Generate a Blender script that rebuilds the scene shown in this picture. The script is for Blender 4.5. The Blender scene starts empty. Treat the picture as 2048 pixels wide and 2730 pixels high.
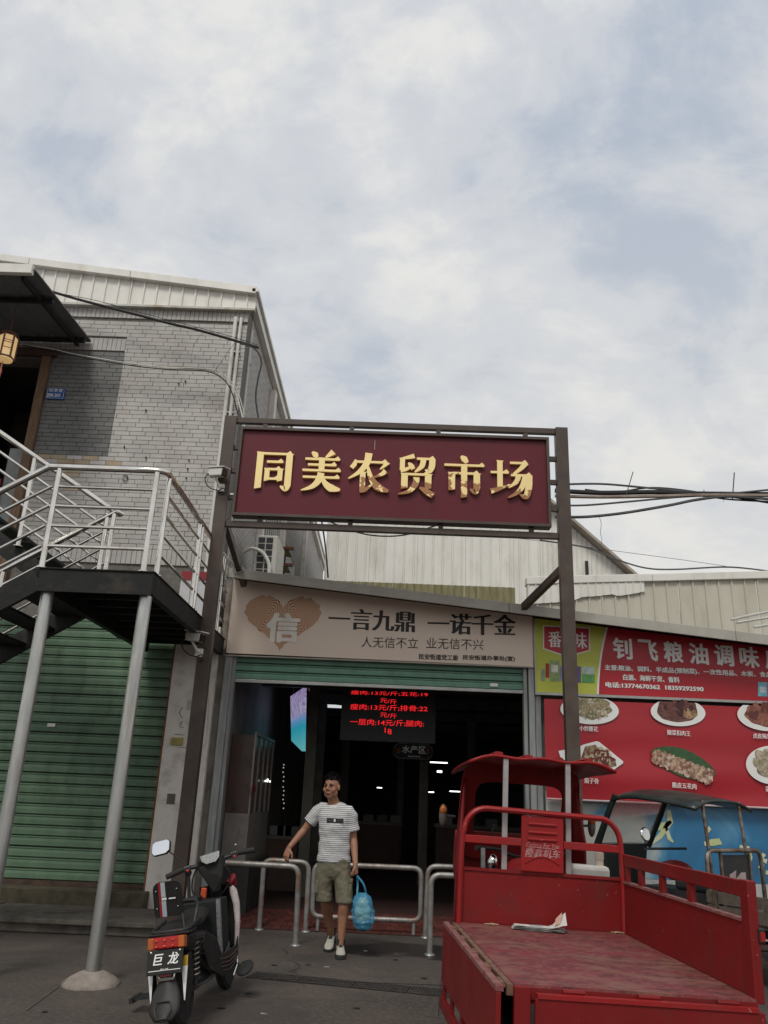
import bpy, math, random
from mathutils import Vector, Matrix, noise as mnoise
PI = math.pi
rad = math.radians
random.seed(7)
sc = bpy.context.scene
COL = sc.collection

# ------------------------------------------------------------------ camera
EYE = Vector((0.0, 0.0, 1.5))
cam_data = bpy.data.cameras.new('camera')
cam = bpy.data.objects.new('camera', cam_data)
COL.objects.link(cam)
cr = Vector((0.99921, 0.000886, 0.03968)); cd = Vector((0.03714, 0.33173, -0.94264)); cf = Vector((-0.0140, 0.94337, 0.33143))
cam.matrix_world = Matrix(((cr.x, -cd.x, -cf.x, EYE.x), (cr.y, -cd.y, -cf.y, EYE.y), (cr.z, -cd.z, -cf.z, EYE.z), (0, 0, 0, 1)))
cam_data.sensor_width = 36
cam_data.lens = 36 * 2130 / 2730
cam_data.clip_end = 2000
sc.camera = cam
sc.view_settings.view_transform = 'Standard'
sc.view_settings.look = 'None'
sc.view_settings.exposure = 0.12
sc.view_settings.gamma = 1.0
sc.view_settings.use_curve_mapping = False

# ------------------------------------------------------------------ sky and sun
SUN_EL, SUN_AZ = rad(52), rad(196)      # compass bearing of the veiled sun (0 = +Y), behind the camera
w = bpy.data.worlds.new('World'); sc.world = w; w.use_nodes = True
nt = w.node_tree; N = nt.nodes; L = nt.links
for n in list(N): N.remove(n)
def wn(t, **k):
    n = N.new(t)
    for a, b in k.items(): setattr(n, a, b)
    return n
def wmath(op, a, b=None, c=None):
    n = wn('ShaderNodeMath', operation=op)
    for i, x in enumerate((a, b, c)):
        if x is None: continue
        if isinstance(x, (int, float)): n.inputs[i].default_value = x
        else: L.new(x, n.inputs[i])
    return n.outputs[0]
sky = wn('ShaderNodeTexSky', sky_type='NISHITA')
sky.sun_disc = False; sky.sun_elevation = SUN_EL; sky.sun_rotation = SUN_AZ
sky.air_density = 1.0; sky.dust_density = 2.0; sky.altitude = 20
tc = wn('ShaderNodeTexCoord'); sep = wn('ShaderNodeSeparateXYZ'); L.new(tc.outputs['Generated'], sep.inputs[0])
zz = wmath('ADD', wmath('MAXIMUM', sep.outputs[2], 0.0), 0.55)
comb = wn('ShaderNodeCombineXYZ')
L.new(wmath('DIVIDE', sep.outputs[0], zz), comb.inputs[0]); L.new(wmath('DIVIDE', sep.outputs[1], zz), comb.inputs[1])
def wnoise(scale, detail, rough, dist, off):
    mp = wn('ShaderNodeMapping'); mp.inputs['Location'].default_value = off
    mp.inputs['Rotation'].default_value = (0, 0, rad(35)); mp.inputs['Scale'].default_value = (1.0, 1.35, 1)
    L.new(comb.outputs[0], mp.inputs[0])
    n = wn('ShaderNodeTexNoise'); n.inputs['Scale'].default_value = scale; n.inputs['Detail'].default_value = detail
    n.inputs['Roughness'].default_value = rough; n.inputs['Distortion'].default_value = dist
    L.new(mp.outputs[0], n.inputs['Vector']); return n.outputs['Fac']
big = wnoise(2.1, 5, 0.5, 0.7, (9.3, 4.1, 0)); mid = wnoise(5.2, 8, 0.58, 0.6, (0.4, 5.2, 0)); fine = wnoise(19, 7, 0.62, 0.4, (7.4, 2.2, 0))
dens = wmath('ADD', wmath('ADD', wmath('MULTIPLY', big, 0.46), wmath('MULTIPLY', mid, 0.39)), wmath('MULTIPLY', fine, 0.15))
ramp = wn('ShaderNodeValToRGB'); ramp.color_ramp.interpolation = 'EASE'
ramp.color_ramp.elements[0].position = 0.38; ramp.color_ramp.elements[0].color = (4.45, 5.0, 5.85, 1)
ramp.color_ramp.elements[1].position = 0.60; ramp.color_ramp.elements[1].color = (7.35, 7.3, 7.15, 1)
e = ramp.color_ramp.elements.new(0.49); e.color = (5.75, 6.0, 6.4, 1)
L.new(dens, ramp.inputs[0])
thin = wn('ShaderNodeMapRange'); thin.inputs[1].default_value = 0.38; thin.inputs[2].default_value = 0.50
thin.inputs[3].default_value = 0.90; thin.inputs[4].default_value = 1.0; L.new(dens, thin.inputs[0])
# clouds lie nearer to white towards the horizon, as in any cloud layer seen at a slant
hz = wn('ShaderNodeMapRange'); hz.inputs[1].default_value = 0.75; hz.inputs[2].default_value = 0.1
hz.inputs[3].default_value = 0.0; hz.inputs[4].default_value = 0.6; L.new(sep.outputs[2], hz.inputs[0])
mixh = wn('ShaderNodeMix', data_type='RGBA'); L.new(hz.outputs[0], mixh.inputs['Factor'])
L.new(ramp.outputs[0], mixh.inputs['A']); mixh.inputs['B'].default_value = (6.85, 6.75, 6.45, 1)
mixs = wn('ShaderNodeMix', data_type='RGBA'); L.new(thin.outputs[0], mixs.inputs['Factor'])
L.new(sky.outputs[0], mixs.inputs['A']); L.new(mixh.outputs['Result'], mixs.inputs['B'])
bg = wn('ShaderNodeBackground'); bg.inputs['Strength'].default_value = 0.1; L.new(mixs.outputs['Result'], bg.inputs[0])
out = wn('ShaderNodeOutputWorld'); L.new(bg.outputs[0], out.inputs[0])

sun_data = bpy.data.lights.new('sun', 'SUN'); sun_data.energy = 1.5; sun_data.angle = rad(18); sun_data.color = (1.0, 0.96, 0.89)
sun = bpy.data.objects.new('sun', sun_data); COL.objects.link(sun)
sdir = Vector((math.sin(SUN_AZ) * math.cos(SUN_EL), math.cos(SUN_AZ) * math.cos(SUN_EL), math.sin(SUN_EL)))
sun.rotation_euler = (-sdir).to_track_quat('-Z', 'Y').to_euler(); sun.location = sdir * 60

# ------------------------------------------------------------------ pixel helpers (photo pixels 2048 x 2730 -> direction; distance from a known plane)
def ray(u, v): return cr * (u - 1024) + cd * (v - 1365) + cf * 2130
def onY(u, v, y): r = ray(u, v); return EYE + r * ((y - EYE.y) / r.y)
def onX(u, v, x): r = ray(u, v); return EYE + r * ((x - EYE.x) / r.x)
def onZ(u, v, z): r = ray(u, v); return EYE + r * ((z - EYE.z) / r.z)

# ------------------------------------------------------------------ materials
MATS = {}
def mat(name, col, col2=None, rough=0.6, metal=0.0, scale=6.0, stretch=(1, 1, 1), lo=0.35, hi=0.65, bump=0.0, bscale=40.0,
        rvar=0.12, rnd=0.0, emit=None, estr=0.0, alpha=None, trans=0.0, ior=1.45, spec=0.5, dirt=None, dirt_amt=0.0, dscale=2.5, coat=0.0, detail=7, world=False, chips=None, cscale=34.0):
    if name in MATS: return MATS[name]
    m = bpy.data.materials.new(name); m.use_nodes = True; MATS[name] = m
    T = m.node_tree; nodes = T.nodes; lk = T.links; b = nodes['Principled BSDF']
    col = tuple(col); col2 = tuple(col2) if col2 else tuple(min(1, c * 0.78) for c in col)
    tcn = nodes.new('ShaderNodeTexCoord'); mp = nodes.new('ShaderNodeMapping'); mp.inputs['Scale'].default_value = stretch
    oi = nodes.new('ShaderNodeObjectInfo')
    addv = nodes.new('ShaderNodeVectorMath'); addv.operation = 'ADD'
    sc_ = nodes.new('ShaderNodeVectorMath'); sc_.operation = 'SCALE'; sc_.inputs[0].default_value = (13.1, 7.7, 5.3)
    lk.new(oi.outputs['Random'], sc_.inputs['Scale'])
    if world: lk.new(nodes.new('ShaderNodeNewGeometry').outputs['Position'], mp.inputs[0])      # grime that runs on from piece to piece
    else: lk.new(tcn.outputs['Object'], addv.inputs[0]); lk.new(sc_.outputs[0], addv.inputs[1]); lk.new(addv.outputs[0], mp.inputs[0])
    n1 = nodes.new('ShaderNodeTexNoise'); n1.inputs['Scale'].default_value = scale; n1.inputs['Detail'].default_value = detail; n1.inputs['Roughness'].default_value = 0.6
    lk.new(mp.outputs[0], n1.inputs['Vector'])
    r = nodes.new('ShaderNodeMapRange'); r.inputs[1].default_value = lo; r.inputs[2].default_value = hi; lk.new(n1.outputs['Fac'], r.inputs[0])
    mx = nodes.new('ShaderNodeMix'); mx.data_type = 'RGBA'; lk.new(r.outputs[0], mx.inputs['Factor'])
    mx.inputs['A'].default_value = (*col, 1); mx.inputs['B'].default_value = (*col2, 1)
    c_out = mx.outputs['Result']
    if dirt is not None:
        n2 = nodes.new('ShaderNodeTexNoise'); n2.inputs['Scale'].default_value = dscale; n2.inputs['Detail'].default_value = 9; n2.inputs['Roughness'].default_value = 0.68
        lk.new(mp.outputs[0], n2.inputs['Vector'])
        r2 = nodes.new('ShaderNodeMapRange'); r2.inputs[1].default_value = 0.50; r2.inputs[2].default_value = 0.68
        r2.inputs[3].default_value = 0; r2.inputs[4].default_value = dirt_amt; lk.new(n2.outputs['Fac'], r2.inputs[0])
        m2 = nodes.new('ShaderNodeMix'); m2.data_type = 'RGBA'; lk.new(r2.outputs[0], m2.inputs['Factor']); lk.new(c_out, m2.inputs['A']); m2.inputs['B'].default_value = (*dirt, 1)
        c_out = m2.outputs['Result']
    if chips is not None:      # chipped paint and scratches
        n5 = nodes.new('ShaderNodeTexNoise'); n5.inputs['Scale'].default_value = cscale; n5.inputs['Detail'].default_value = 3; n5.inputs['Roughness'].default_value = 0.7; n5.inputs['Distortion'].default_value = 1.2
        lk.new(mp.outputs[0], n5.inputs['Vector'])
        r5 = nodes.new('ShaderNodeMapRange'); r5.inputs[1].default_value = 0.685; r5.inputs[2].default_value = 0.72; r5.inputs[4].default_value = 0.85; lk.new(n5.outputs['Fac'], r5.inputs[0])
        m5 = nodes.new('ShaderNodeMix'); m5.data_type = 'RGBA'; lk.new(r5.outputs[0], m5.inputs['Factor']); lk.new(c_out, m5.inputs['A']); m5.inputs['B'].default_value = (*chips, 1)
        c_out = m5.outputs['Result']
    if rnd:
        hs = nodes.new('ShaderNodeHueSaturation'); mr = nodes.new('ShaderNodeMapRange'); mr.inputs[3].default_value = 1 - rnd; mr.inputs[4].default_value = 1 + rnd
        lk.new(oi.outputs['Random'], mr.inputs[0]); lk.new(mr.outputs[0], hs.inputs['Value']); lk.new(c_out, hs.inputs['Color']); c_out = hs.outputs[0]
    lk.new(c_out, b.inputs['Base Color'])
    rr = nodes.new('ShaderNodeMapRange'); rr.inputs[3].default_value = max(0.02, rough - rvar); rr.inputs[4].default_value = min(1, rough + rvar)
    lk.new(n1.outputs['Fac'], rr.inputs[0]); lk.new(rr.outputs[0], b.inputs['Roughness'])
    b.inputs['Metallic'].default_value = metal; b.inputs['IOR'].default_value = ior; b.inputs['Specular IOR Level'].default_value = spec
    b.inputs['Transmission Weight'].default_value = trans; b.inputs['Coat Weight'].default_value = coat
    if alpha is not None: b.inputs['Alpha'].default_value = alpha
    if bump:
        n3 = nodes.new('ShaderNodeTexNoise'); n3.inputs['Scale'].default_value = bscale; n3.inputs['Detail'].default_value = 5; lk.new(mp.outputs[0], n3.inputs['Vector'])
        bp = nodes.new('ShaderNodeBump'); bp.inputs['Strength'].default_value = min(1, bump); bp.inputs['Distance'].default_value = 0.01
        lk.new(n3.outputs['Fac'], bp.inputs['Height']); lk.new(bp.outputs[0], b.inputs['Normal'])
    if emit is not None:
        b.inputs['Emission Color'].default_value = (*emit, 1); b.inputs['Emission Strength'].default_value = estr
    return m

# ------------------------------------------------------------------ mesh helpers
ORG = {}
class B:
    def __init__(s): s.v = []; s.f = []
    def add(s, vs, fs):
        k = len(s.v); s.v += [Vector(a) for a in vs]; s.f += [tuple(i + k for i in f) for f in fs]; return s
    def box(s, x0, x1, y0, y1, z0, z1):
        return s.add([(x0, y0, z0), (x1, y0, z0), (x1, y1, z0), (x0, y1, z0), (x0, y0, z1), (x1, y0, z1), (x1, y1, z1), (x0, y1, z1)],
                     [(0, 3, 2, 1), (4, 5, 6, 7), (0, 1, 5, 4), (1, 2, 6, 5), (2, 3, 7, 6), (3, 0, 4, 7)])
    def obox(s, c, size, rot=None):
        c = Vector(c); R = rot.to_3x3() if rot is not None else Matrix.Identity(3); a, b_, d = (x / 2 for x in size)
        vs = [c + R @ Vector(p) for p in ((-a, -b_, -d), (a, -b_, -d), (a, b_, -d), (-a, b_, -d), (-a, -b_, d), (a, -b_, d), (a, b_, d), (-a, b_, d))]
        return s.add(vs, [(0, 3, 2, 1), (4, 5, 6, 7), (0, 1, 5, 4), (1, 2, 6, 5), (2, 3, 7, 6), (3, 0, 4, 7)])
    def beam(s, p, q, wd, ht, up=(0, 0, 1)):
        p = Vector(p); q = Vector(q); d = (q - p).normalized(); up = Vector(up)
        if abs(d.dot(up)) > 0.99: up = Vector((0, 1, 0))
        sx = d.cross(up).normalized(); sz = sx.cross(d).normalized(); vs = []
        for e_ in (p, q):
            for a, b_ in ((-1, -1), (1, -1), (1, 1), (-1, 1)): vs.append(e_ + sx * a * wd / 2 + sz * b_ * ht / 2)
        return s.add(vs, [(3, 2, 1, 0), (4, 5, 6, 7), (0, 1, 5, 4), (1, 2, 6, 5), (2, 3, 7, 6), (3, 0, 4, 7)])
    def tube(s, pts, r, n=8, caps=True, closed=False, flat=1.0, ref=None):
        pts = [Vector(p) for p in pts]; m = len(pts); rs = r if isinstance(r, (list, tuple)) else [r] * m
        tg = []
        for i in range(m):
            a = pts[(i - 1) % m] if (i > 0 or closed) else pts[i]; b_ = pts[(i + 1) % m] if (i < m - 1 or closed) else pts[i]
            tg.append((b_ - a).normalized())
        u = Vector(ref) if ref else Vector((0, 0, 1))
        if abs(tg[0].dot(u)) > 0.95: u = Vector((1, 0, 0)) if not ref else Vector((0, 1, 0))
        u = (u - tg[0] * u.dot(tg[0])).normalized(); vs = []
        for i in range(m):
            u = (u - tg[i] * u.dot(tg[i])).normalized(); v_ = tg[i].cross(u)
            ri = rs[i]; ra, rb = ri if isinstance(ri, (tuple, list)) else (ri, ri * flat)
            for k in range(n):
                a = 2 * PI * k / n; vs.append(pts[i] + u * math.cos(a) * ra + v_ * math.sin(a) * rb)
        fs = []
        for i in range(m if closed else m - 1):
            j = (i + 1) % m
            for k in range(n): fs.append((i * n + k, i * n + (k + 1) % n, j * n + (k + 1) % n, j * n + k))
        if caps and not closed: fs += [tuple(range(n - 1, -1, -1)), tuple((m - 1) * n + k for k in range(n))]
        return s.add(vs, fs)
    def prism(s, poly, off):
        poly = [Vector(p) for p in poly]; off = Vector(off); n = len(poly)
        nrm = Vector((0, 0, 0))
        for i in range(n): nrm += poly[i].cross(poly[(i + 1) % n])
        if nrm.dot(off) < 0: poly.reverse()
        return s.add(poly + [p + off for p in poly], [tuple(range(n - 1, -1, -1)), tuple(range(n, 2 * n))] + [(i, (i + 1) % n, n + (i + 1) % n, n + i) for i in range(n)])
    def lathe(s, prof, c=(0, 0, 0), n=16, axis=None):
        c = Vector(c); R = axis.to_3x3() if axis is not None else Matrix.Identity(3); vs = []; fs = []
        for r_, z_ in prof:
            for k in range(n): a = 2 * PI * k / n; vs.append(c + R @ Vector((r_ * math.cos(a), r_ * math.sin(a), z_)))
        for i in range(len(prof) - 1):
            for k in range(n): fs.append((i * n + k, i * n + (k + 1) % n, (i + 1) * n + (k + 1) % n, (i + 1) * n + k))
        fs += [tuple(range(n - 1, -1, -1)), tuple((len(prof) - 1) * n + k for k in range(n))]
        return s.add(vs, fs)
    def ball(s, c, rx, ry=None, rz=None, nu=14, nv=9, rot=None, fn=None):
        ry = rx if ry is None else ry; rz = rx if rz is None else rz; c = Vector(c); R = rot.to_3x3() if rot is not None else Matrix.Identity(3)
        vs = []
        for j in range(1, nv):
            t = PI * j / nv
            for k in range(nu):
                a = 2 * PI * k / nu; p = Vector((math.sin(t) * math.cos(a), math.sin(t) * math.sin(a), math.cos(t)))
                if fn: p = fn(p)
                vs.append(c + R @ Vector((p.x * rx, p.y * ry, p.z * rz)))
        top = Vector((0, 0, 1)); bot = Vector((0, 0, -1))
        if fn: top = fn(top); bot = fn(bot)
        vs.append(c + R @ Vector((top.x * rx, top.y * ry, top.z * rz))); vs.append(c + R @ Vector((bot.x * rx, bot.y * ry, bot.z * rz)))
        fs = []; T_ = len(vs) - 2
        for j in range(nv - 2):
            for k in range(nu): fs.append((j * nu + k, (j + 1) * nu + k, (j + 1) * nu + (k + 1) % nu, j * nu + (k + 1) % nu))
        for k in range(nu): fs.append((T_, k, (k + 1) % nu)); fs.append((T_ + 1, (nv - 2) * nu + (k + 1) % nu, (nv - 2) * nu + k))
        return s.add(vs, fs)
    def grid(s, fn, nu, nv, flip=False):
        vs = [fn(i / nu, j / nv) for j in range(nv + 1) for i in range(nu + 1)]; q = nu + 1
        fs = [((j * q + i), (j * q + i + 1), ((j + 1) * q + i + 1), ((j + 1) * q + i)) for j in range(nv) for i in range(nu)]
        if flip: fs = [f[::-1] for f in fs]
        return s.add(vs, fs)
    def mesh(s, me, M4=None):
        M4 = M4 or Matrix.Identity(4); return s.add([M4 @ v.co for v in me.vertices], [tuple(p.vertices) for p in me.polygons])
    def data(s, name, material=None, smooth=False, angle=35):
        xs = [v.x for v in s.v]; ys = [v.y for v in s.v]; zs = [v.z for v in s.v]
        c = Vector(((min(xs) + max(xs)) / 2, (min(ys) + max(ys)) / 2, (min(zs) + max(zs)) / 2))
        me = bpy.data.meshes.new(name); me.from_pydata([v - c for v in s.v], [], s.f); me.update()
        if material: me.materials.append(material)
        if smooth:
            me.polygons.foreach_set('use_smooth', [True] * len(me.polygons)); me.set_sharp_from_angle(angle=rad(angle))
        return me, c
    def build(s, name, material, parent=None, smooth=False, bevel=0.0, kind=None, angle=35, label=None):
        me, c = s.data(name, material, smooth, angle)
        o = bpy.data.objects.new(name, me); COL.objects.link(o); place(o, c, parent)
        if bevel:
            md = o.modifiers.new('edge', 'BEVEL'); md.width = bevel; md.segments = 2; md.limit_method = 'ANGLE'; md.angle_limit = rad(40)
        if kind: o['kind'] = kind
        if label: o['label'] = label
        return o
def place(o, c, parent):
    c = Vector(c); ORG[o.name] = c
    if parent is not None: o.parent = parent; o.location = c - ORG[parent.name]
    else: o.location = c
def piece(me, c, name, parent, rot=None):
    o = bpy.data.objects.new(name, me); COL.objects.link(o); place(o, c, parent)
    if rot: o.rotation_euler = rot
    return o
def tag(o, label, cat, group=None):
    o['label'] = label; o['category'] = cat
    if group: o['group'] = group
    return o
def thing(name, label, cat, loc=(0, 0, 0), group=None, local=False, rot=None):
    o = bpy.data.objects.new(name, None); COL.objects.link(o); o.empty_display_size = 0.1; o.location = loc
    if rot: o.rotation_euler = rot
    ORG[o.name] = Vector((0, 0, 0)) if local else Vector(loc)
    return tag(o, label, cat, group)
def structure(o): o['kind'] = 'structure'; return o

def glyphs(s, size=1.0, bold=0.0, boldy=0.0, spacing=1.0, sx=1.0, shear=0.0):
    """flat outline mesh of a line of writing, centred, in the XZ plane facing -Y; bold strokes by stacking shifted copies"""
    c = bpy.data.curves.new('glyphs', 'FONT'); c.body = s; c.size = 1; c.space_character = spacing; c.align_x = 'CENTER'; c.align_y = 'CENTER'; c.resolution_u = 3; c.shear = shear
    o = bpy.data.objects.new('glyphs', c); COL.objects.link(o)
    me = bpy.data.meshes.new_from_object(o.evaluated_get(bpy.context.evaluated_depsgraph_get()))
    bpy.data.objects.remove(o); bpy.data.curves.remove(c)
    b = B(); sh = [(0, 0)]
    if bold: sh += [(-bold, 0), (bold, 0)]
    if boldy: sh += [(0, -boldy), (0, boldy)]
    if bold and boldy: sh += [(-bold * .75, -boldy * .75), (bold * .75, boldy * .75), (-bold * .75, boldy * .75), (bold * .75, -boldy * .75)]
    for i, (dx, dy) in enumerate(sh):
        b.add([((v.co.x + dx) * size * sx, -i * 0.0004, (v.co.y + dy) * size) for v in me.vertices], [tuple(p.vertices) for p in me.polygons])
    bpy.data.meshes.remove(me); return b
def writing(s, size, at, material, parent, name='lettering', rot=None, **k):
    b = glyphs(s, size, **k); M4 = Matrix.Translation(Vector(at)) @ (rot.to_4x4() if rot is not None else Matrix.Identity(4))
    b.v = [M4 @ v for v in b.v]
    return b.build(name, material, parent)
# ------------------------------------------------------------------ shared materials
M_BLACK = mat('black_paint', (0.016, 0.016, 0.017), (0.028, 0.027, 0.026), rough=0.5, scale=9, bump=0.1)
M_STEEL = mat('stainless', (0.80, 0.78, 0.74), (0.68, 0.64, 0.58), rough=0.14, rvar=.06, metal=1.0, scale=7, stretch=(1, 1, 1), dirt=(0.25, 0.16, 0.09), dirt_amt=0.25, dscale=5)
M_GALV = mat('galvanised', (0.40, 0.42, 0.42), (0.27, 0.28, 0.28), rough=0.48, metal=0.7, scale=14, bump=0.08, bscale=60, dirt=(0.20, 0.12, 0.07), dirt_amt=0.5, dscale=4)
M_POLE = mat('painted_pole', (0.56, 0.56, 0.53), (0.40, 0.41, 0.39), rough=0.34, metal=0.8, scale=5, stretch=(3, 3, .5), dirt=(0.22, 0.15, 0.09), dirt_amt=0.45, dscale=3)
M_RUST = mat('rusted_pipe', (0.24, 0.21, 0.19), (0.15, 0.10, 0.07), rough=0.6, metal=0.55, scale=10, bump=0.15, bscale=70)
M_WHITEPL = mat('white_plastic', (0.68, 0.67, 0.62), (0.58, 0.56, 0.50), rough=0.45, scale=5)
M_BROWNMET = mat('brown_metal', (0.078, 0.053, 0.040), (0.058, 0.039, 0.030), rough=0.42, scale=6, dirt=(0.14, 0.12, 0.10), dirt_amt=0.3, bump=0.04)
M_SHEETW = mat('white_sheet', (0.82, 0.80, 0.74), (0.73, 0.71, 0.65), rough=0.4, scale=2.2, stretch=(1, 1, .35), world=True, dirt=(0.40, 0.36, 0.28), dirt_amt=0.35, dscale=2.5)
M_SHEETB = mat('beige_sheet', (0.60, 0.57, 0.47), (0.51, 0.48, 0.39), rough=0.45, scale=2.0, stretch=(1, 1, .35), world=True, dirt=(0.33, 0.27, 0.18), dirt_amt=0.35, dscale=2.2)
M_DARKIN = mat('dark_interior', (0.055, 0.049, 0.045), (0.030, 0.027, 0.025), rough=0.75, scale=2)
M_CONC = mat('old_concrete', (0.150, 0.130, 0.108), (0.092, 0.080, 0.066), rough=0.85, scale=9, bump=0.5, bscale=45, dirt=(0.045, 0.042, 0.034), dirt_amt=0.75, dscale=3)
M_PALECONC = mat('pale_concrete', (0.31, 0.265, 0.23), (0.22, 0.185, 0.155), rough=0.9, scale=11, bump=0.5, bscale=50, dirt=(0.09, 0.075, 0.06), dirt_amt=0.6, dscale=5)
M_WPILLAR = mat('pillar_paint', (0.74, 0.69, 0.63), (0.66, 0.61, 0.55), rough=0.7, scale=3, dirt=(0.34, 0.29, 0.24), dirt_amt=0.45, dscale=6, bump=0.08)
M_RUBBER = mat('rubber', (0.014, 0.014, 0.014), (0.024, 0.023, 0.022), rough=0.75, scale=20)
M_CABLE = mat('black_cable', (0.012, 0.012, 0.012), (0.02, 0.02, 0.02), rough=0.6)
M_GREYCABLE = mat('grey_cable', (0.10, 0.10, 0.098), (0.07, 0.07, 0.07), rough=0.6)
M_PRINTW = mat('white_print', (0.80, 0.79, 0.76), (0.76, 0.75, 0.72), rough=0.55, rvar=0.02)
M_PRINTK = mat('black_print', (0.022, 0.018, 0.016), (0.03, 0.026, 0.022), rough=0.55, rvar=0.02)
M_CHROME = mat('chrome', (0.72, 0.71, 0.69), (0.6, 0.59, 0.57), rough=0.14, metal=1.0, rvar=0.05)

# ------------------------------------------------------------------ ground
def ground_material():
    m = bpy.data.materials.new('street_concrete'); m.use_nodes = True; T = m.node_tree; nd = T.nodes; lk = T.links; b = nd['Principled BSDF']
    tcn = nd.new('ShaderNodeTexCoord')
    def noise(s, d=8, r=0.6, dist=0.0, st=(1, 1, 1)):
        mp = nd.new('ShaderNodeMapping'); mp.inputs['Scale'].default_value = st; lk.new(tcn.outputs['Object'], mp.inputs[0])
        n = nd.new('ShaderNodeTexNoise'); n.inputs['Scale'].default_value = s; n.inputs['Detail'].default_value = d; n.inputs['Roughness'].default_value = r; n.inputs['Distortion'].default_value = dist
        lk.new(mp.outputs[0], n.inputs['Vector']); return n.outputs['Fac']
    def rng(x, a, b_, c=0.0, d=1.0):
        n = nd.new('ShaderNodeMapRange'); lk.new(x, n.inputs[0])
        for i, q in enumerate((a, b_, c, d)): n.inputs[i + 1].default_value = q
        return n.outputs[0]
    def mix(f, a, c):
        n = nd.new('ShaderNodeMix'); n.data_type = 'RGBA'; lk.new(f, n.inputs['Factor'])
        if isinstance(a, tuple): n.inputs['A'].default_value = (*a, 1)
        else: lk.new(a, n.inputs['A'])
        if isinstance(c, tuple): n.inputs['B'].default_value = (*c, 1)
        else: lk.new(c, n.inputs['B'])
        return n.outputs['Result']
    c = mix(rng(noise(1.1), 0.35, 0.65), (0.088, 0.069, 0.057), (0.052, 0.042, 0.035))
    c = mix(rng(noise(26, 6, 0.7), 0.45, 0.75), c, (0.125, 0.103, 0.088))
    c = mix(rng(noise(0.8, 9, 0.7, 0.8), 0.50, 0.62, 0, 0.7), c, (0.045, 0.040, 0.035))
    c = mix(rng(noise(4.3, 9, 0.75, 0.3), 0.62, 0.72, 0, 0.5), c, (0.155, 0.135, 0.118))
    vo = nd.new('ShaderNodeTexVoronoi'); vo.feature = 'DISTANCE_TO_EDGE'; vo.inputs['Scale'].default_value = 0.42
    wv = nd.new('ShaderNodeMapping'); lk.new(tcn.outputs['Object'], wv.inputs[0])
    dn = nd.new('ShaderNodeTexNoise'); dn.inputs['Scale'].default_value = 2.5; dn.inputs['Detail'].default_value = 6; lk.new(tcn.outputs['Object'], dn.inputs['Vector'])
    av = nd.new('ShaderNodeVectorMath'); av.operation = 'MULTIPLY_ADD'; lk.new(dn.outputs['Color'], av.inputs[0]); av.inputs[1].default_value = (0.5, 0.5, 0); lk.new(wv.outputs[0], av.inputs[2])
    lk.new(av.outputs[0], vo.inputs['Vector'])
    crack = rng(vo.outputs['Distance'], 0.0, 0.006, 1.0, 0.0)
    cm = nd.new('ShaderNodeMath'); cm.operation = 'MULTIPLY'; lk.new(crack, cm.inputs[0]); lk.new(rng(noise(0.45, 3), 0.50, 0.58), cm.inputs[1]); crack = cm.outputs[0]
    c = mix(crack, c, (0.02, 0.018, 0.016))
    # puddle left by the fish stalls, to the right of the doorway
    vd = nd.new('ShaderNodeVectorMath'); vd.operation = 'MULTIPLY_ADD'; lk.new(dn.outputs['Color'], vd.inputs[0]); vd.inputs[1].default_value = (1.1, 1.1, 0); lk.new(tcn.outputs['Object'], vd.inputs[2])
    mp2 = nd.new('ShaderNodeMapping'); mp2.inputs['Location'].default_value = (-0.93, -9.72, 0); mp2.vector_type = 'POINT'; lk.new(vd.outputs[0], mp2.inputs[0])
    mp3 = nd.new('ShaderNodeVectorMath'); mp3.operation = 'MULTIPLY'; mp3.inputs[1].default_value = (0.75, 1.3, 0); lk.new(mp2.outputs[0], mp3.inputs[0])
    ln = nd.new('ShaderNodeVectorMath'); ln.operation = 'LENGTH'; lk.new(mp3.outputs[0], ln.inputs[0])
    wet = rng(ln.outputs['Value'], 0.62, 0.5, 0.0, 1.0)
    c = mix(wet, c, (0.028, 0.025, 0.023))
    lk.new(c, b.inputs['Base Color'])
    ro = nd.new('ShaderNodeMix'); ro.data_type = 'FLOAT'; lk.new(wet, ro.inputs['Factor']); ro.inputs['A'].default_value = 0.82; ro.inputs['B'].default_value = 0.38; lk.new(ro.outputs['Result'], b.inputs['Roughness'])
    bp = nd.new('ShaderNodeBump'); bp.inputs['Strength'].default_value = 0.35; bp.inputs['Distance'].default_value = 0.012
    hsum = nd.new('ShaderNodeMath'); hsum.operation = 'MULTIPLY_ADD'; lk.new(crack, hsum.inputs[0]); hsum.inputs[1].default_value = -0.8; lk.new(noise(70, 6, 0.7), hsum.inputs[2])
    lk.new(hsum.outputs[0], bp.inputs['Height']); lk.new(bp.outputs[0], b.inputs['Normal'])
    return m
M_GROUND = ground_material()
g = B(); g.box(-300, 300, -300, 300, -0.3, 0.0)
gr = g.build('ground', M_GROUND); gr.location = (0, 0, 0)
for v in gr.data.vertices: v.co.z += -0.15
structure(gr)

# expansion joints sawn into the street concrete
for (u0, v0, u1, v1) in ((146, 2700, 60, 2770), (1177, 2655, 1168, 2780), (640, 2668, 1190, 2688)):
    a = onZ(u0, v0, 0); b_ = onZ(u1, v1, 0); B().beam(a + Vector((0, 0, -.0005)), b_ + Vector((0, 0, -.0005)), .007, .003).build('expansion_joint', mat('joint_dirt', (.022, .019, .017), rough=.95), gr)
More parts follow.
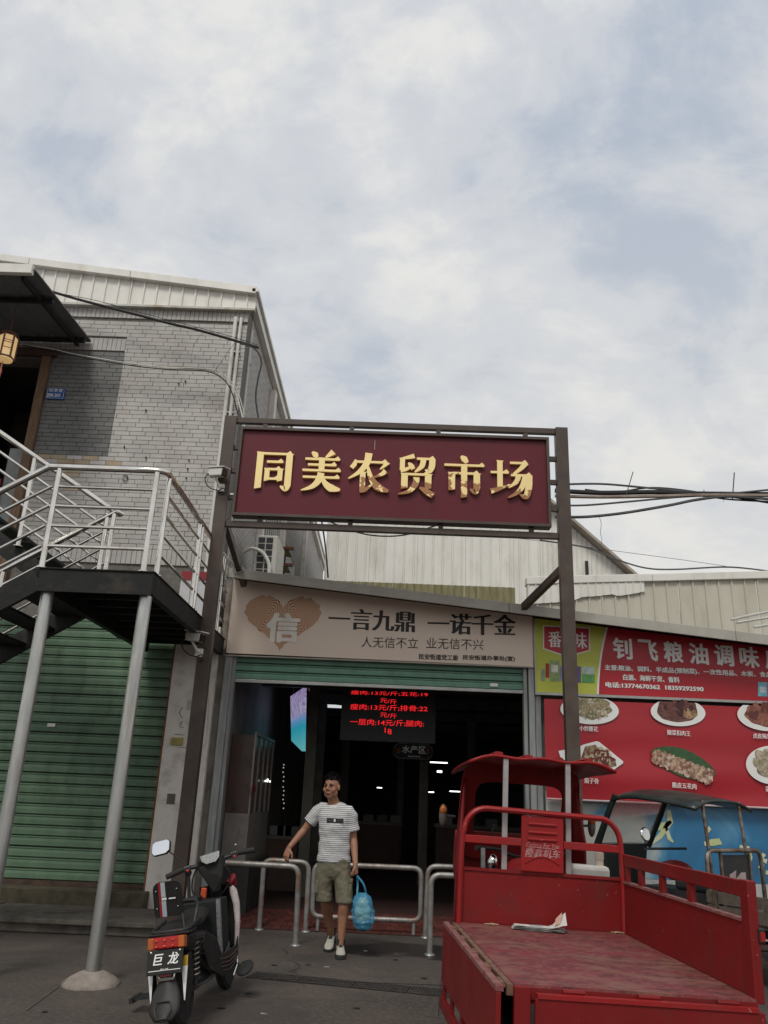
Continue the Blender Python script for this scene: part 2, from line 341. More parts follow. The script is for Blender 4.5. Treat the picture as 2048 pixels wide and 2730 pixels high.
# raised pavement along the shuttered shop
pv = structure(B().box(-9.0, -2.20, 9.18, 10.33, 0.004, 0.10).build('pavement', M_CONC, bevel=0.012))
xx = -9.0
for wd in (1.9, 2.15, 0.65, 2.12):        # cover slabs lying unevenly on the drain wall
    dz = random.uniform(-0.008, 0.012)
    B().box(xx + 0.01, xx + wd - 0.012, 9.12 + random.uniform(-.015, .015), 10.14, 0.102 + dz, 0.150 + dz).build('slab', M_CONC, pv, bevel=0.010)
    xx += wd
B().box(-9.0, -2.72, 10.16, 10.46, 0.10, 0.30).build('sill', mat('mossy_sill', (0.10, 0.085, 0.055), (0.055, 0.048, 0.030), rough=0.9, scale=8, bump=0.5), pv, bevel=0.01)

# brick-paved market floor
M_PAVER = mat('red_paver', (0.135, 0.036, 0.026), (0.085, 0.026, 0.020), rough=0.62, scale=12, rnd=0.25, bump=0.2)
fl = structure(B().box(-2.0, 9.0, 10.02, 26, 0.003, 0.012).build('market_floor', mat('paver_bed', (0.035, 0.018, 0.015), (0.06, 0.022, 0.017), rough=0.8, scale=14)))
pb, _c = B().box(-0.049, 0.049, -0.099, 0.099, -0.012, 0.012).data('paver', M_PAVER)
for j in range(7):
    for i in range(38):
        piece(pb, (-1.9 + i * 0.104 + (0.05 if j % 2 else 0), 10.13 + j * 0.204, 0.016 + random.uniform(-.002, .002)), 'paver', fl)

# ------------------------------------------------------------------ brick building on the left
WY = 10.5
bl = thing('brick_building', 'two-storey grey brick building with corrugated metal eaves band beside the market entrance', 'building', (-5.2, WY, 0))
M_MORTAR = mat('mortar', (0.19, 0.175, 0.155), (0.13, 0.12, 0.11), rough=0.9, scale=20)
M_BRICK = mat('grey_brick', (0.52, 0.50, 0.47), (0.44, 0.42, 0.395), rough=0.72, scale=3, world=True, rnd=0.06, bump=0.08, bscale=90, dirt=(0.34, 0.30, 0.255), dirt_amt=0.5, dscale=1.3)
M_BRICKG = mat('painted_brick', (0.185, 0.185, 0.178), (0.150, 0.150, 0.145), rough=0.66, scale=5, rnd=0.08, bump=0.06)
M_BRICKY = mat('stained_brick', (0.50, 0.42, 0.30), (0.44, 0.33, 0.21), rough=0.75, scale=6, rnd=0.15)
DX0, DX1, DZ0, DZ1 = -6.6, -5.32, 4.75, 7.42    # upper door opening
wall = B()
wall.box(-9, DX0, WY + 0.008, WY + 0.3, 0.1, 8.42); wall.box(DX1, -2.342, WY + 0.008, WY + 0.3, 3.46, 8.42)
wall.box(DX0, DX1, WY + 0.008, WY + 0.3, DZ1, 8.42); wall.box(DX0, DX1, WY + 0.008, WY + 0.3, 3.46, DZ0)
fw = wall.build('front_wall', M_MORTAR, bl)
BL, BH, GP = 0.228, 0.0675, 0.007
protos = {}
def brick_mesh(ln, ht, key, m):
    k = (round(ln, 3), round(ht, 3), key)
    if k not in protos: protos[k] = B().box(-ln / 2, ln / 2, -0.011, 0.011, -ht / 2, ht / 2).data('brick', m)[0]
    return protos[k]
rest = {'n': B(), 'g': B(), 'y': B()}
mm = {'n': M_BRICK, 'g': M_BRICKG, 'y': M_BRICKY}
single = 0
def in_door(a, b_, z): return b_ > DX0 - 0.12 and a < DX1 + 0.12 and DZ0 - 0.05 < z < DZ1 + 0.08
def lay(a, b_, z, ht):
    global single
    a += GP / 2; b_ -= GP / 2
    if b_ - a < 0.008: return
    cx = (a + b_) / 2
    key = 'n'
    if -5.3 < cx < -4.13 and 5.84 < z < 7.56: key = 'g'
    elif -5.3 < cx < -4.0 and 5.76 < z < 5.84 and random.random() < 0.75: key = 'y'
    elif 5.3 < z < 5.7 and cx < -4.3 and random.random() < 0.12: key = 'y'
    y = WY - 0.003 + random.uniform(-.0018, .0018)
    if single < 300 and -5.0 < cx < -2.45 and 5.15 < z < 7.0:
        single += 1; piece(brick_mesh(b_ - a, ht, key, mm[key]), (cx, y, z), 'brick', fw)
    else: rest[key].box(a, b_, y - 0.011, y + 0.011, z - ht / 2, z + ht / 2)
z = 4.30
row = 0
def soldier(z0, z1, x0, x1):
    n = int((x1 - x0) / 0.0685); s_ = (x1 - x0) / n
    for i in range(n): lay(x0 + i * s_, x0 + (i + 1) * s_, (z0 + z1) / 2, z1 - z0 - GP)
soldier(4.30, 4.52, -9, -2.342); z = 4.52
while z + BH < 8.14:
    off = (0.0, 0.5, 0.3, 0.8)[row % 4] * BL; x = -9 - BL + off; zc = z + BH / 2
    while x < -2.342:
        a, b_ = max(x, -9), min(x + BL, -2.342); x += BL
        if b_ <= a: continue
        if in_door(a, b_, zc):
            if a < DX1 + 0.12 < b_ and zc < DZ1 + .05: lay(DX1 + 0.12, b_, zc, BH - GP)
            continue
        if 7.575 < zc < 7.80 and a < -4.14:
            if b_ <= -4.14: continue
            a = -4.14
        if 5.84 < zc < 7.56 and a < -4.13 < b_: lay(a, -4.13 + GP, zc, BH - GP); lay(-4.13, b_, zc, BH - GP); continue
        lay(a, b_, zc, BH - GP)
    z += BH; row += 1
soldier(7.585, 7.795, -9, -4.14); soldier(8.155, 8.36, -9, -2.342)
for k, b_ in rest.items():
    if b_.v: b_.build('brickwork', mm[k], fw, kind='stuff')
# bolts and holes left in the brickwork
hb = B()
for u, v in ((477, 1023), (495, 1017), (390, 1094), (390, 1220), (504, 1227), (501, 1250), (497, 1275), (332, 1193)):
    p = onY(u, v, WY - 0.02); hb.lathe([(0.011, 0), (0.013, 0.01), (0.006, 0.03)], p, 8, Matrix.Rotation(PI / 2, 3, 'X'))
hb.build('wall_plug', M_BLACK, fw)
B().tube([onY(u, v, WY - 0.03) for u, v in ((327, 1270), (334, 1266), (341, 1272), (340, 1280), (333, 1283), (327, 1278))], 0.007, 6).build('hook', M_CABLE, fw, smooth=True)
# doorway
din = B(); din.box(DX0, DX1, WY + 1.9, WY + 1.95, DZ0, DZ1); din.box(DX0 - .05, DX0, WY + .3, WY + 1.95, DZ0, DZ1); din.box(DX1, DX1 + .05, WY + .3, WY + 1.95, DZ0, DZ1)
din.box(DX0, DX1, WY + .3, WY + 1.95, DZ1, DZ1 + .05); din.box(DX0, DX1, WY + .3, WY + 1.95, DZ0 - .05, DZ0)
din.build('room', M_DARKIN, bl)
M_WOOD = mat('weathered_wood', (0.21, 0.135, 0.08), (0.12, 0.065, 0.035), rough=0.75, scale=9, stretch=(6, 6, .5), bump=0.3, bscale=30)
dfm = B().box(DX1 - 0.01, DX1 + 0.115, WY - 0.07, WY + 0.10, 3.9, DZ1 + 0.01)
door = dfm.build('door_frame', M_WOOD, bl, bevel=0.006)
B().box(DX0, DX1 + 0.2, WY - 0.085, WY + 0.09, DZ1 + 0.013, DZ1 + 0.13).build('lintel', mat('dark_lintel', (0.10, 0.055, 0.045), rough=0.7), bl, bevel=0.005)
B().box(DX1 - 0.36, DX1 - 0.02, WY + 0.25, WY + 0.27, 4.85, 6.05).build('door_panel', mat('pale_panel', (0.33, 0.35, 0.34), rough=0.5), bl)
B().box(DX1 - 0.62, DX1 - 0.37, WY + 0.20, WY + 0.23, 5.2, 5.55).build('red_poster', mat('poster_red', (0.30, 0.02, 0.03), rough=0.5), bl)
lb = onY(52, 995, WY + 0.9)
B().box(lb.x - .05, lb.x + .05, lb.y - .02, lb.y + .02, lb.z - .02, lb.z + .02).build('door_light', mat('amber_glow', (0.8, 0.3, 0.05), emit=(1.0, 0.42, 0.08), estr=5.0), bl)
# eaves band of ribbed sheet, one object per sheet
def ztop(x): return 9.14 - 0.1095 * (x + 6.26)
def ribbed(x0, x1, zb, zt, y, pitch=0.2, dep=0.022, rib=0.05):
    """ribbed wall sheet facing -Y; zb, zt functions of x"""
    prof = []; x = math.floor(x0 / pitch) * pitch
    while x < x1 + pitch:
        for f, d in ((0, 0), (0.010, dep), (rib - 0.010, dep), (rib, 0)): prof.append((x + f, d))
        x += pitch
    pts = [(px, d) for px, d in prof if x0 < px < x1]
    pts = [(x0, 0)] + pts + [(x1, 0)]
    b = B(); vs = []; fs = []
    for px, d in pts: vs += [(px, y - d, zb(px)), (px, y - d, zt(px))]
    for i in range(len(pts) - 1): fs.append((2 * i, 2 * i + 2, 2 * i + 3, 2 * i + 1))
    return b.add(vs, fs)
eb = B(); 
xs = [-9.0, -7.4, -5.8, -4.2, -2.24]
for a, b_ in zip(xs, xs[1:]):
    ribbed(a, b_ - 0.004, lambda x: 8.355, lambda x: ztop(x) - 0.03, 10.45, 0.2, 0.024, 0.04).build('eaves_sheet', M_SHEETW, bl)
    pr_ = [(a, 10.36, ztop(a) - .11), (b_ - .006, 10.36, ztop(b_) - .11), (b_ - .006, 10.36, ztop(b_) + .015), (a, 10.36, ztop(a) + .015)]
    B().prism(pr_, (0, 0.12, 0)).build('roof_trim', M_SHEETW, bl, bevel=0.006)
B().box(-9, -2.24, 10.405, 10.487, 8.318, 8.353).build('drip_trim', mat('stained_trim', (0.55, 0.54, 0.50), (0.42, 0.38, 0.31), rough=0.5, scale=3, dirt=(0.25, 0.13, 0.06), dirt_amt=0.6, dscale=4), bl)
B().prism([(-9, 10.485, ztop(-9) - 0.03), (-2.24, 10.485, ztop(-2.24) - .03), (-2.24, 10.485, ztop(-2.24) + .01), (-9, 10.485, ztop(-9) + .01)], (0, 15, 0)).build('roof', M_SHEETW, bl)
# side wall along the alley
def brick_side_material():
    m = bpy.data.materials.new('side_brick'); m.use_nodes = True; T = m.node_tree; nd = T.nodes; lk = T.links; b = nd['Principled BSDF']
    tcn = nd.new('ShaderNodeTexCoord'); mp = nd.new('ShaderNodeMapping'); mp.inputs['Rotation'].default_value = (rad(90), 0, rad(90)); lk.new(tcn.outputs['Object'], mp.inputs[0])
    sw = nd.new('ShaderNodeSeparateXYZ'); cb = nd.new('ShaderNodeCombineXYZ'); lk.new(tcn.outputs['Object'], sw.inputs[0]); lk.new(sw.outputs[1], cb.inputs[0]); lk.new(sw.outputs[2], cb.inputs[1])
    t = nd.new('ShaderNodeTexBrick'); lk.new(cb.outputs[0], t.inputs['Vector']); t.inputs['Scale'].default_value = 1; t.inputs['Brick Width'].default_value = 0.23; t.inputs['Row Height'].default_value = 0.0675
    t.inputs['Mortar Size'].default_value = 0.006; t.inputs['Color1'].default_value = (0.44, 0.415, 0.385, 1); t.inputs['Color2'].default_value = (0.38, 0.355, 0.33, 1); t.inputs['Mortar'].default_value = (0.12, 0.11, 0.10, 1)
    lk.new(t.outputs[0], b.inputs['Base Color']); b.inputs['Roughness'].default_value = 0.75; return m
B().box(-2.70, -2.34, 10.81, 26, 0.1, 8.45).build('side_wall', brick_side_material(), bl)
B().box(-2.335, -2.245, 10.49, 26, 8.455, 8.60).build('side_eaves', M_SHEETW, bl)
B().box(-2.30, -2.205, 10.36, 26, 8.622, 8.675).build('side_trim', M_SHEETW, bl)
for y0 in (12.9, 15.5, 19.5):
    B().box(-2.337, -2.24, y0, y0 + .22, 4.1, 8.3).build('pilaster', M_WPILLAR, bl)
for y0 in (13.6, 16.5):
    wn_ = B().box(-2.336, -2.31, y0, y0 + 1.5, 5.0, 6.4).build('window', mat('dark_glass', (0.03, 0.033, 0.036), rough=0.15), bl)
    fb = B()
    for k in range(7): fb.box(-2.305, -2.285, y0 + k * .245, y0 + k * .245 + .02, 4.95, 6.45)
    for zb_ in (4.95, 5.7, 6.43): fb.box(-2.307, -2.283, y0, y0 + 1.49, zb_, zb_ + .02)
    fb.build('window_bars', M_WHITEPL, wn_)
# lower storey: pillar, header, infill
B().box(-9, -2.79, 10.53, 10.8, 3.40, 3.46).build('header', M_DARKIN, bl)
B().box(-2.78, -2.22, 10.34, 10.80, 0.10, 3.46).build('pillar', M_WPILLAR, bl, bevel=0.008)
B().box(-2.219, -2.13, 10.44, 10.75, 0.005, 4.10).build('return_wall', mat('brown_wall', (0.30, 0.265, 0.23), (0.21, 0.18, 0.15), rough=0.75, scale=4, dirt=(0.09, 0.07, 0.05), dirt_amt=0.7), bl)
nb = B().box(-2.83, -2.44, 10.38, 10.40, 3.52, 4.2).build('notice_panel', mat('notice_white', (0.62, 0.62, 0.62), (0.54, 0.54, 0.55), rough=0.4), bl)
B().box(-2.83, -2.44, 10.372, 10.378, 4.08, 4.2).build('red_band', mat('poster_red', (0.30, 0.02, 0.03)), nb)

# roller shutter of the left shop, every slat a part
M_GREEN = mat('green_slat', (0.138, 0.222, 0.140), (0.092, 0.158, 0.098), rough=0.42, scale=2.2, stretch=(1.5, 1, .7), rnd=0.07, dirt=(0.050, 0.075, 0.045), dirt_amt=0.6, dscale=2.6, bump=0.05, world=True)
rs = thing('roller_shutter', 'closed dark green roller shutter of the shop under the steel landing', 'shutter', (-5.8, 10.47, 0.3))
SP = 0.121
def slat_mesh(x0, x1, m, name='slat', sp=SP):
    hw = (x1 - x0) / 2; pr = [(0.0, -sp / 2 + .004), (-0.016, -sp / 2 + .012), (-0.019, 0), (-0.016, sp / 2 - .034), (-0.004, sp / 2 - .028), (-0.013, sp / 2 - .020), (-0.013, sp / 2 - .011), (0.0, sp / 2 - .004)]
    b = B(); vs = [(-hw, y, z_) for y, z_ in pr] + [(hw, y, z_) for y, z_ in pr]; n = len(pr)
    b.add(vs, [(i, n + i, n + i + 1, i + 1) for i in range(n - 1)]); return b.data(name, m)[0]
sm = slat_mesh(-8.6, -2.79, M_GREEN)
for k in range(26): piece(sm, (-5.695, 10.45 + random.uniform(-.004, .004), 0.42 + k * SP + random.uniform(-.002, .002)), 'slat', rs, rot=(random.uniform(-.07, .05), random.uniform(-.0006, .0006), 0))
B().box(-8.6, -2.80, 10.43, 10.47, 0.302, 0.358).build('bottom_bar', mat('rotten_bar', (0.10, 0.065, 0.045), (0.05, 0.035, 0.027), rough=0.85, scale=8, bump=0.4), rs)
B().box(-8.6, -2.80, 10.475, 10.485, 0.30, 3.5).build('backing', M_BLACK, rs)
B().box(-2.815, -2.785, 10.40, 10.50, 0.302, 3.40).build('guide_rail', mat('orange_primer', (0.30, 0.10, 0.03), (0.16, 0.07, 0.04), rough=0.7, scale=5), rs)
p = onY(137, 1933, 10.42); B().box(p.x - .05, p.x + .05, 10.418, 10.424, p.z - .02, p.z + .02).build('sticker', M_PRINTW, rs)
for u, v, s_ in ((469, 2130, .05), (473, 1983, .04)):
    pass

# ------------------------------------------------------------------ market hall: front wall, roof edge, interior shell
mk = thing('market_building', 'low market building with a sloping sheet-metal roof edge and wide dark entrance', 'building', (1.5, 10.5, 0))
def zr(x): return 4.14 - 0.0885 * (x + 2.03)
RX0, RX1 = -2.10, 7.2
M_FASCIA = mat('fascia', (0.42, 0.40, 0.35), (0.35, 0.33, 0.285), rough=0.5, scale=2, dirt=(0.2, 0.17, 0.13), dirt_amt=0.35)
xsf = [RX0, 1.48, 4.3, RX1]
for a, b_ in zip(xsf, xsf[1:]):
    B().prism([(a, 9.90, zr(a) - .125), (b_ - .005, 9.90, zr(b_) - .125), (b_ - .005, 9.90, zr(b_)), (a, 9.90, zr(a))], (0, 0.03, 0)).build('fascia', M_FASCIA, mk, bevel=0.004)
B().prism([(RX0, 9.931, zr(RX0) - .034), (RX1, 9.931, zr(RX1) - .034), (RX1, 9.931, zr(RX1) - .006), (RX0, 9.931, zr(RX0) - .006)], (0, 16, 0)).build('roof', mat('roof_sheet', (0.10, 0.095, 0.09), rough=0.6), mk)  # sheet coloured darker to stand in for the shade under the overhang
# facade strips
fc = B()
fc.prism([(-2.12, 10.50, 3.10), (1.90, 10.50, 3.10), (1.90, 10.50, zr(1.9) - .04), (-2.12, 10.50, zr(-2.12) - .04)], (0, 0.12, 0))
fc.build('front_lintel', M_DARKIN, mk)
B().prism([(1.95, 10.62, 0.01), (7.2, 10.62, 0.01), (7.2, 10.62, zr(7.2) - .04), (1.95, 10.62, zr(1.95) - .04)], (0, 0.15, 0)).build('shop_wall', mat('shop_wall', (0.33, 0.32, 0.30), rough=0.7), mk)
M_JAMB = mat('zinc_jamb', (0.36, 0.37, 0.36), (0.25, 0.26, 0.255), rough=0.5, metal=0.45, scale=8, stretch=(4, 4, .4), dirt=(0.16, 0.12, 0.09), dirt_amt=0.5)
B().box(-2.125, -2.03, 10.36, 10.50, 0.005, 3.10).build('door_jamb', M_JAMB, mk, bevel=0.006)
B().box(-2.03, -1.985, 10.40, 10.50, 0.005, 3.10).build('shutter_guide', M_JAMB, mk, bevel=0.004)
for x0, x1, y0 in ((1.725, 1.775, 10.40), (1.785, 1.86, 10.36), (1.87, 1.945, 10.40)):
    B().box(x0, x1, y0, 10.52, 0.005, 3.10 if x1 < 1.9 else 2.78).build('door_jamb', M_JAMB, mk, bevel=0.006)
# rolled-up shutter
M_GREEN2 = mat('mint_slat', (0.15, 0.30, 0.215), (0.12, 0.25, 0.18), rough=0.45, scale=4, world=True, rnd=0.05, dirt=(0.05, 0.085, 0.06), dirt_amt=0.4)
ru = thing('roller_shutter', 'half-raised mint green roller shutter above the market entrance', 'shutter', (-0.13, 10.45, 2.77))
sm2 = slat_mesh(-1.985, 1.725, M_GREEN2, sp=0.105)
for k in range(4): piece(sm2, (-0.13, 10.45, 2.865 + k * 0.105), 'slat', ru)
B().box(-1.985, 1.725, 10.425, 10.475, 2.770, 2.812).build('bottom_bar', mat('bar_alu', (0.42, 0.42, 0.40), rough=0.4, metal=0.6), ru, bevel=0.004)
B().box(1.30, 1.40, 10.424, 10.429, 2.845, 2.885).build('sticker', M_PRINTW, ru)
B().box(-1.985, 1.725, 10.474, 10.482, 2.82, 3.2).build('backing', M_BLACK, ru)

# interior of the hall
ih = thing('market_interior', 'dark market hall interior with beams and columns seen through the entrance', 'interior', (1.5, 18, 0))
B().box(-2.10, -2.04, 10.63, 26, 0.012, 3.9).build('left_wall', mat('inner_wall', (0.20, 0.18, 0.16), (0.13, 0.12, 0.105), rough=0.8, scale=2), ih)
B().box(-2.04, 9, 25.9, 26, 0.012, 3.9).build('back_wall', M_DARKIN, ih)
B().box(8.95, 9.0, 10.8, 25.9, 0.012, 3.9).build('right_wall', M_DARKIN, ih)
M_BEAM = mat('inner_beam', (0.10, 0.09, 0.08), (0.06, 0.055, 0.05), rough=0.7)
for y0 in (12.8, 15.2, 17.8, 20.6, 23.5): B().box(-2.0, 8.9, y0, y0 + .12, 3.02, 3.2).build('beam', M_BEAM, ih)
for x0, y0 in ((-1.25, 12.9), (-1.3, 15.3), (-0.95, 17.9), (0.62, 15.3), (1.75, 17.9), (0.3, 20.7), (3.4, 15.3)):
    B().box(x0, x0 + .16, y0, y0 + .16, 0.013, 3.02).build('column', mat('inner_column', (0.13, 0.115, 0.09), (0.08, 0.07, 0.055), rough=0.6, scale=3), ih)
M_TUBE = mat('tube_glow', (0.9, 0.9, 0.9), emit=(0.93, 0.97, 1.0), estr=3.0)
for i, (u, v, d, ln, s_) in enumerate(((1170, 2033, 16.5, .34, .02), (1172, 2057, 15.5, .09, .035), (1012, 2100, 20, .12, .02), (1150, 2112, 19, .12, .02), (1213, 2110, 18, .22, .02))):
    c = onY(u, v, d); t_ = tag(B().box(c.x - ln / 2, c.x + ln / 2, d - .02, d + .02, c.z - s_ / 2, c.z + s_ / 2).build('tube_lamp', M_TUBE),
        ('long white tube lamp glowing under the hall roof', 'square white lamp glowing below the long tube lamp', 'small white lamp deep in the hall, leftmost of three low ones', 'small white lamp deep in the hall between two others', 'short white tube lamp low in the hall beside the red cargo tricycle', 'tiny white lamp beyond the columns behind the man', 'tiny dim lamp near the red price display', 'small dim tube lamp beside the hanging zone sign')[i], 'lamp', 'lit lamps inside the market')
# stalls in the gloom
for i, (x0, x1, y0, h, lb_) in enumerate(((-0.6, 0.4, 18.5, .9, 'dark stall counter standing behind the walking man'), (1.0, 3.2, 17.0, .95, 'dark stall counter with pale boxes below the zone sign'), (-1.95, -1.3, 13.5, .8, 'dark wooden table against the inner left wall'))):
    st = thing('stall_counter', lb_, 'stall', ((x0 + x1) / 2, y0, 0.012))
    B().box(x0, x1, y0, y0 + .7, h - .05, h).build('counter_top', mat('stall_top', (0.20, 0.16, 0.13), rough=0.5), st)
    B().box(x0 + .04, x1 - .04, y0 + .04, y0 + .66, 0.014, h - .052).build('body', mat('stall_body', (0.14, 0.085, 0.065), rough=0.7), st)
    for k in range(3):
        xk = x0 + .15 + k * (x1 - x0 - .4) / 2
        B().box(xk, xk + .22, y0 + .1, y0 + .35, h + .002, h + .14).build('produce_box', mat('stall_box', (0.22, 0.21, 0.19), rough=0.6, rnd=.3), st)

# ------------------------------------------------------------------ halls behind
wh = thing('white_hall', 'white ribbed-metal gabled hall rising behind the market roof', 'building', (1.8, 16, 0))
def zg(x): return 7.6 if x < 3.05 else 7.6 - 0.913 * (x - 3.05)
xs = [-1.42, -0.5, 0.5, 1.5, 2.5, 3.05]
for a, b_ in zip(xs, xs[1:]): ribbed(a, b_ - .004, lambda x: 4.2, lambda x: zg(x) - .02, 16.0, 0.2, 0.028, 0.045).build('wall_sheet', M_SHEETW, wh)
xs = [3.05, 4.05, 5.05, 6.2]
for a, b_ in zip(xs, xs[1:]): ribbed(a, b_ - .004, lambda x: 4.2, lambda x: max(4.3, zg(x) - .02), 16.03, 0.1, 0.018, 0.03).build('wall_sheet', M_SHEETW, wh)
for (xa, za), (xb, zb) in (((-1.5, 7.6), (3.05, 7.6)), ((3.05, 7.6), (6.4, 7.6 - .913 * 3.35))):
    B().prism([(xa, 15.75, za), (xb, 15.75, zb), (xb, 15.75, zb + .07), (xa, 15.75, za + .07)], (0, 10, 0)).build('roof', mat('hall_roof', (0.42, 0.37, 0.31), (0.33, 0.28, 0.23), rough=0.6), wh)
B().box(-1.42, -1.36, 16.03, 26, 4.2, 7.6).build('side_wall', M_SHEETW, wh)
bv = onY(1567, 1508, 15.9)
B().box(bv.x - .03, bv.x + .03, 15.96, 16.0, bv.z - .16, bv.z + .12).build('vent', M_BLACK, wh)
# mossy lower strip of fibre sheets, in front of the hall
ms = thing('moss_stained_screen', 'low olive-stained ribbed screen between the white hall and the market roof', 'screen', (0.5, 13, 4.1))
def zms(x): return onY(850 + (x + 1.0) * 180, 1553 + (x + 1.0) * 8, 13.0).z
M_MOSS = mat('mossy_sheet', (0.28, 0.25, 0.13), (0.19, 0.18, 0.09), rough=0.8, scale=5, stretch=(3, 1, .6), dirt=(0.40, 0.36, 0.26), dirt_amt=0.6, dscale=6)
zt_ = onY(1250, 1562, 13.0).z
for a, b_ in ((-1.3, 0.0), (0.0, 1.2), (1.2, 2.05)): ribbed(a, b_ - .004, lambda x: 3.7, lambda x: zt_, 13.0, 0.115, 0.02, 0.03).build('screen_sheet', M_MOSS, ms)

bh = thing('beige_annex', 'cream ribbed-metal annex wall with a pale ridge cap to the right of the gate', 'building', (5, 12, 0))
def zc_(x): return 4.69 + 0.0655 * (x - 2.04)
xs = [2.06, 3.2, 4.4, 5.6, 6.8, 8.5]
for a, b_ in zip(xs, xs[1:]): ribbed(a, b_ - .004, lambda x: 3.2, lambda x: zc_(x) - .04, 12.0, 0.2, 0.025, 0.04).build('wall_sheet', M_SHEETB, bh)
for a, b_ in ((2.06, 4.0), (4.0, 6.2), (6.2, 8.5)):
    B().prism([(a, 11.94, zc_(a) - .085), (b_ - .004, 11.94, zc_(b_) - .085), (b_ - .004, 11.94, zc_(b_) + .035), (a, 11.94, zc_(a) + .035)], (0, 0.2, 0)).build('ridge_cap', M_SHEETW, bh, bevel=0.01)
# overlapping patch sheets with a stepped lower edge
def zedge(x):
    u = 1400 + (x - 2.04) * 184
    for (u0, v0), (u1, v1) in zip(PE, PE[1:]):
        if u0 <= u <= u1: return onY(u, v0 + (v1 - v0) * (u - u0) / (u1 - u0), 11.965).z
    return onY(u, PE[-1][1] if u > PE[-1][0] else PE[0][1], 11.965).z
PE = [(1380, 1612), (1528, 1604), (1560, 1592), (1600, 1590), (1644, 1585), (1646, 1591), (1690, 1586), (1736, 1578)]
for a, b_ in ((2.07, 2.75), (2.75, 3.36), (3.36, 3.87)): ribbed(a, b_ - .003, zedge, lambda x: zc_(x) - .09, 11.962, 0.115, 0.02, 0.03).build('patch_sheet', M_SHEETW, bh)
pl = thing('pipe_rack', 'white plastic pipes lying over the eaves of the cream annex', 'pipes', (4.9, 11.2, 3.7))
for (u0, v0, u1, v1) in ((1950, 1652, 2045, 1632), (1965, 1660, 2048, 1648), (2010, 1672, 2048, 1668)):
    B().tube([onY(u0, v0, 10.9), onY((u0 + u1) / 2, (v0 + v1) / 2 - 1, 10.9), onY(u1 + 40, v1 - 8, 10.9)], 0.018, 8).build('pipe', M_WHITEPL, pl, smooth=True)

# ------------------------------------------------------------------ gate sign
GY = 9.4
gs = thing('gate_sign', 'brown steel gate frame carrying the maroon market name board with gold characters', 'gate sign', (-0.05, GY, 0))
PX = (-2.17, 2.10)
for x in PX:
    B().box(x - .078, x + .078, GY - .06, GY + .06, -.0555, 6.03).build('post', M_BROWNMET, gs, bevel=0.006)
B().box(PX[0] + .079, PX[1] - .079, GY - .035, GY + .035, 5.945, 6.02).build('top_beam', M_BROWNMET, gs, bevel=0.004)
B().box(PX[0] + .079, PX[1] - .079, GY - .035, GY + .035, 4.53, 4.605).build('lower_beam', M_BROWNMET, gs, bevel=0.004)
SX0, SX1, SZ0, SZ1 = -2.02, 1.925, 4.66, 5.862
for k in range(4):
    x = -1.72 + k * 1.12
    B().box(x - .028, x + .028, GY - .03, GY + .03, SZ1 + .002, 5.943).build('spacer', M_BROWNMET, gs)
    B().box(x + .05 - .028, x + .05 + .028, GY - .03, GY + .03, 4.607, SZ0 - .002).build('spacer', M_BROWNMET, gs)
for z_ in (5.60, 5.28, 4.92):
    B().box(PX[0] + .079, SX0 - .002, GY - .028, GY + .028, z_ - .028, z_ + .028).build('spacer', M_BROWNMET, gs)
    B().box(SX1 + .002, PX[1] - .079, GY - .028, GY + .028, z_ - .028, z_ + .028).build('spacer', M_BROWNMET, gs)
fr = B(); fr.box(SX0, SX1, GY - .10, GY + .06, SZ1 - .035, SZ1); fr.box(SX0, SX1, GY - .10, GY + .06, SZ0, SZ0 + .035); fr.box(SX0, SX0 + .035, GY - .10, GY + .06, SZ0 + .036, SZ1 - .036); fr.box(SX1 - .035, SX1, GY - .10, GY + .06, SZ0 + .036, SZ1 - .036)
fr.build('board_frame', M_BROWNMET, gs)
M_MAROON = mat('maroon_board', (0.125, 0.013, 0.021), (0.104, 0.012, 0.019), rough=0.38, rvar=.06, scale=1.5, dirt=(0.13, 0.026, 0.032), dirt_amt=0.4, dscale=3, spec=.35)
B().box(SX0 + .036, SX1 - .036, GY - .055, GY + .045, SZ0 + .036, SZ1 - .036).build('board', M_MAROON, gs)
B().box(-0.2935, -0.2905, GY - .0565, GY - .0555, 5.62, 5.75).build('scratch', M_PRINTW, gs)
def brace(p, q):
    B().beam(p, q, 0.07, 0.09).build('brace', M_BROWNMET, gs)
brace((2.06, GY + .06, 4.16), (1.72, 10.32, 3.86)); brace((-2.12, GY + .06, 4.62), (-2.02, 10.6, 4.10))

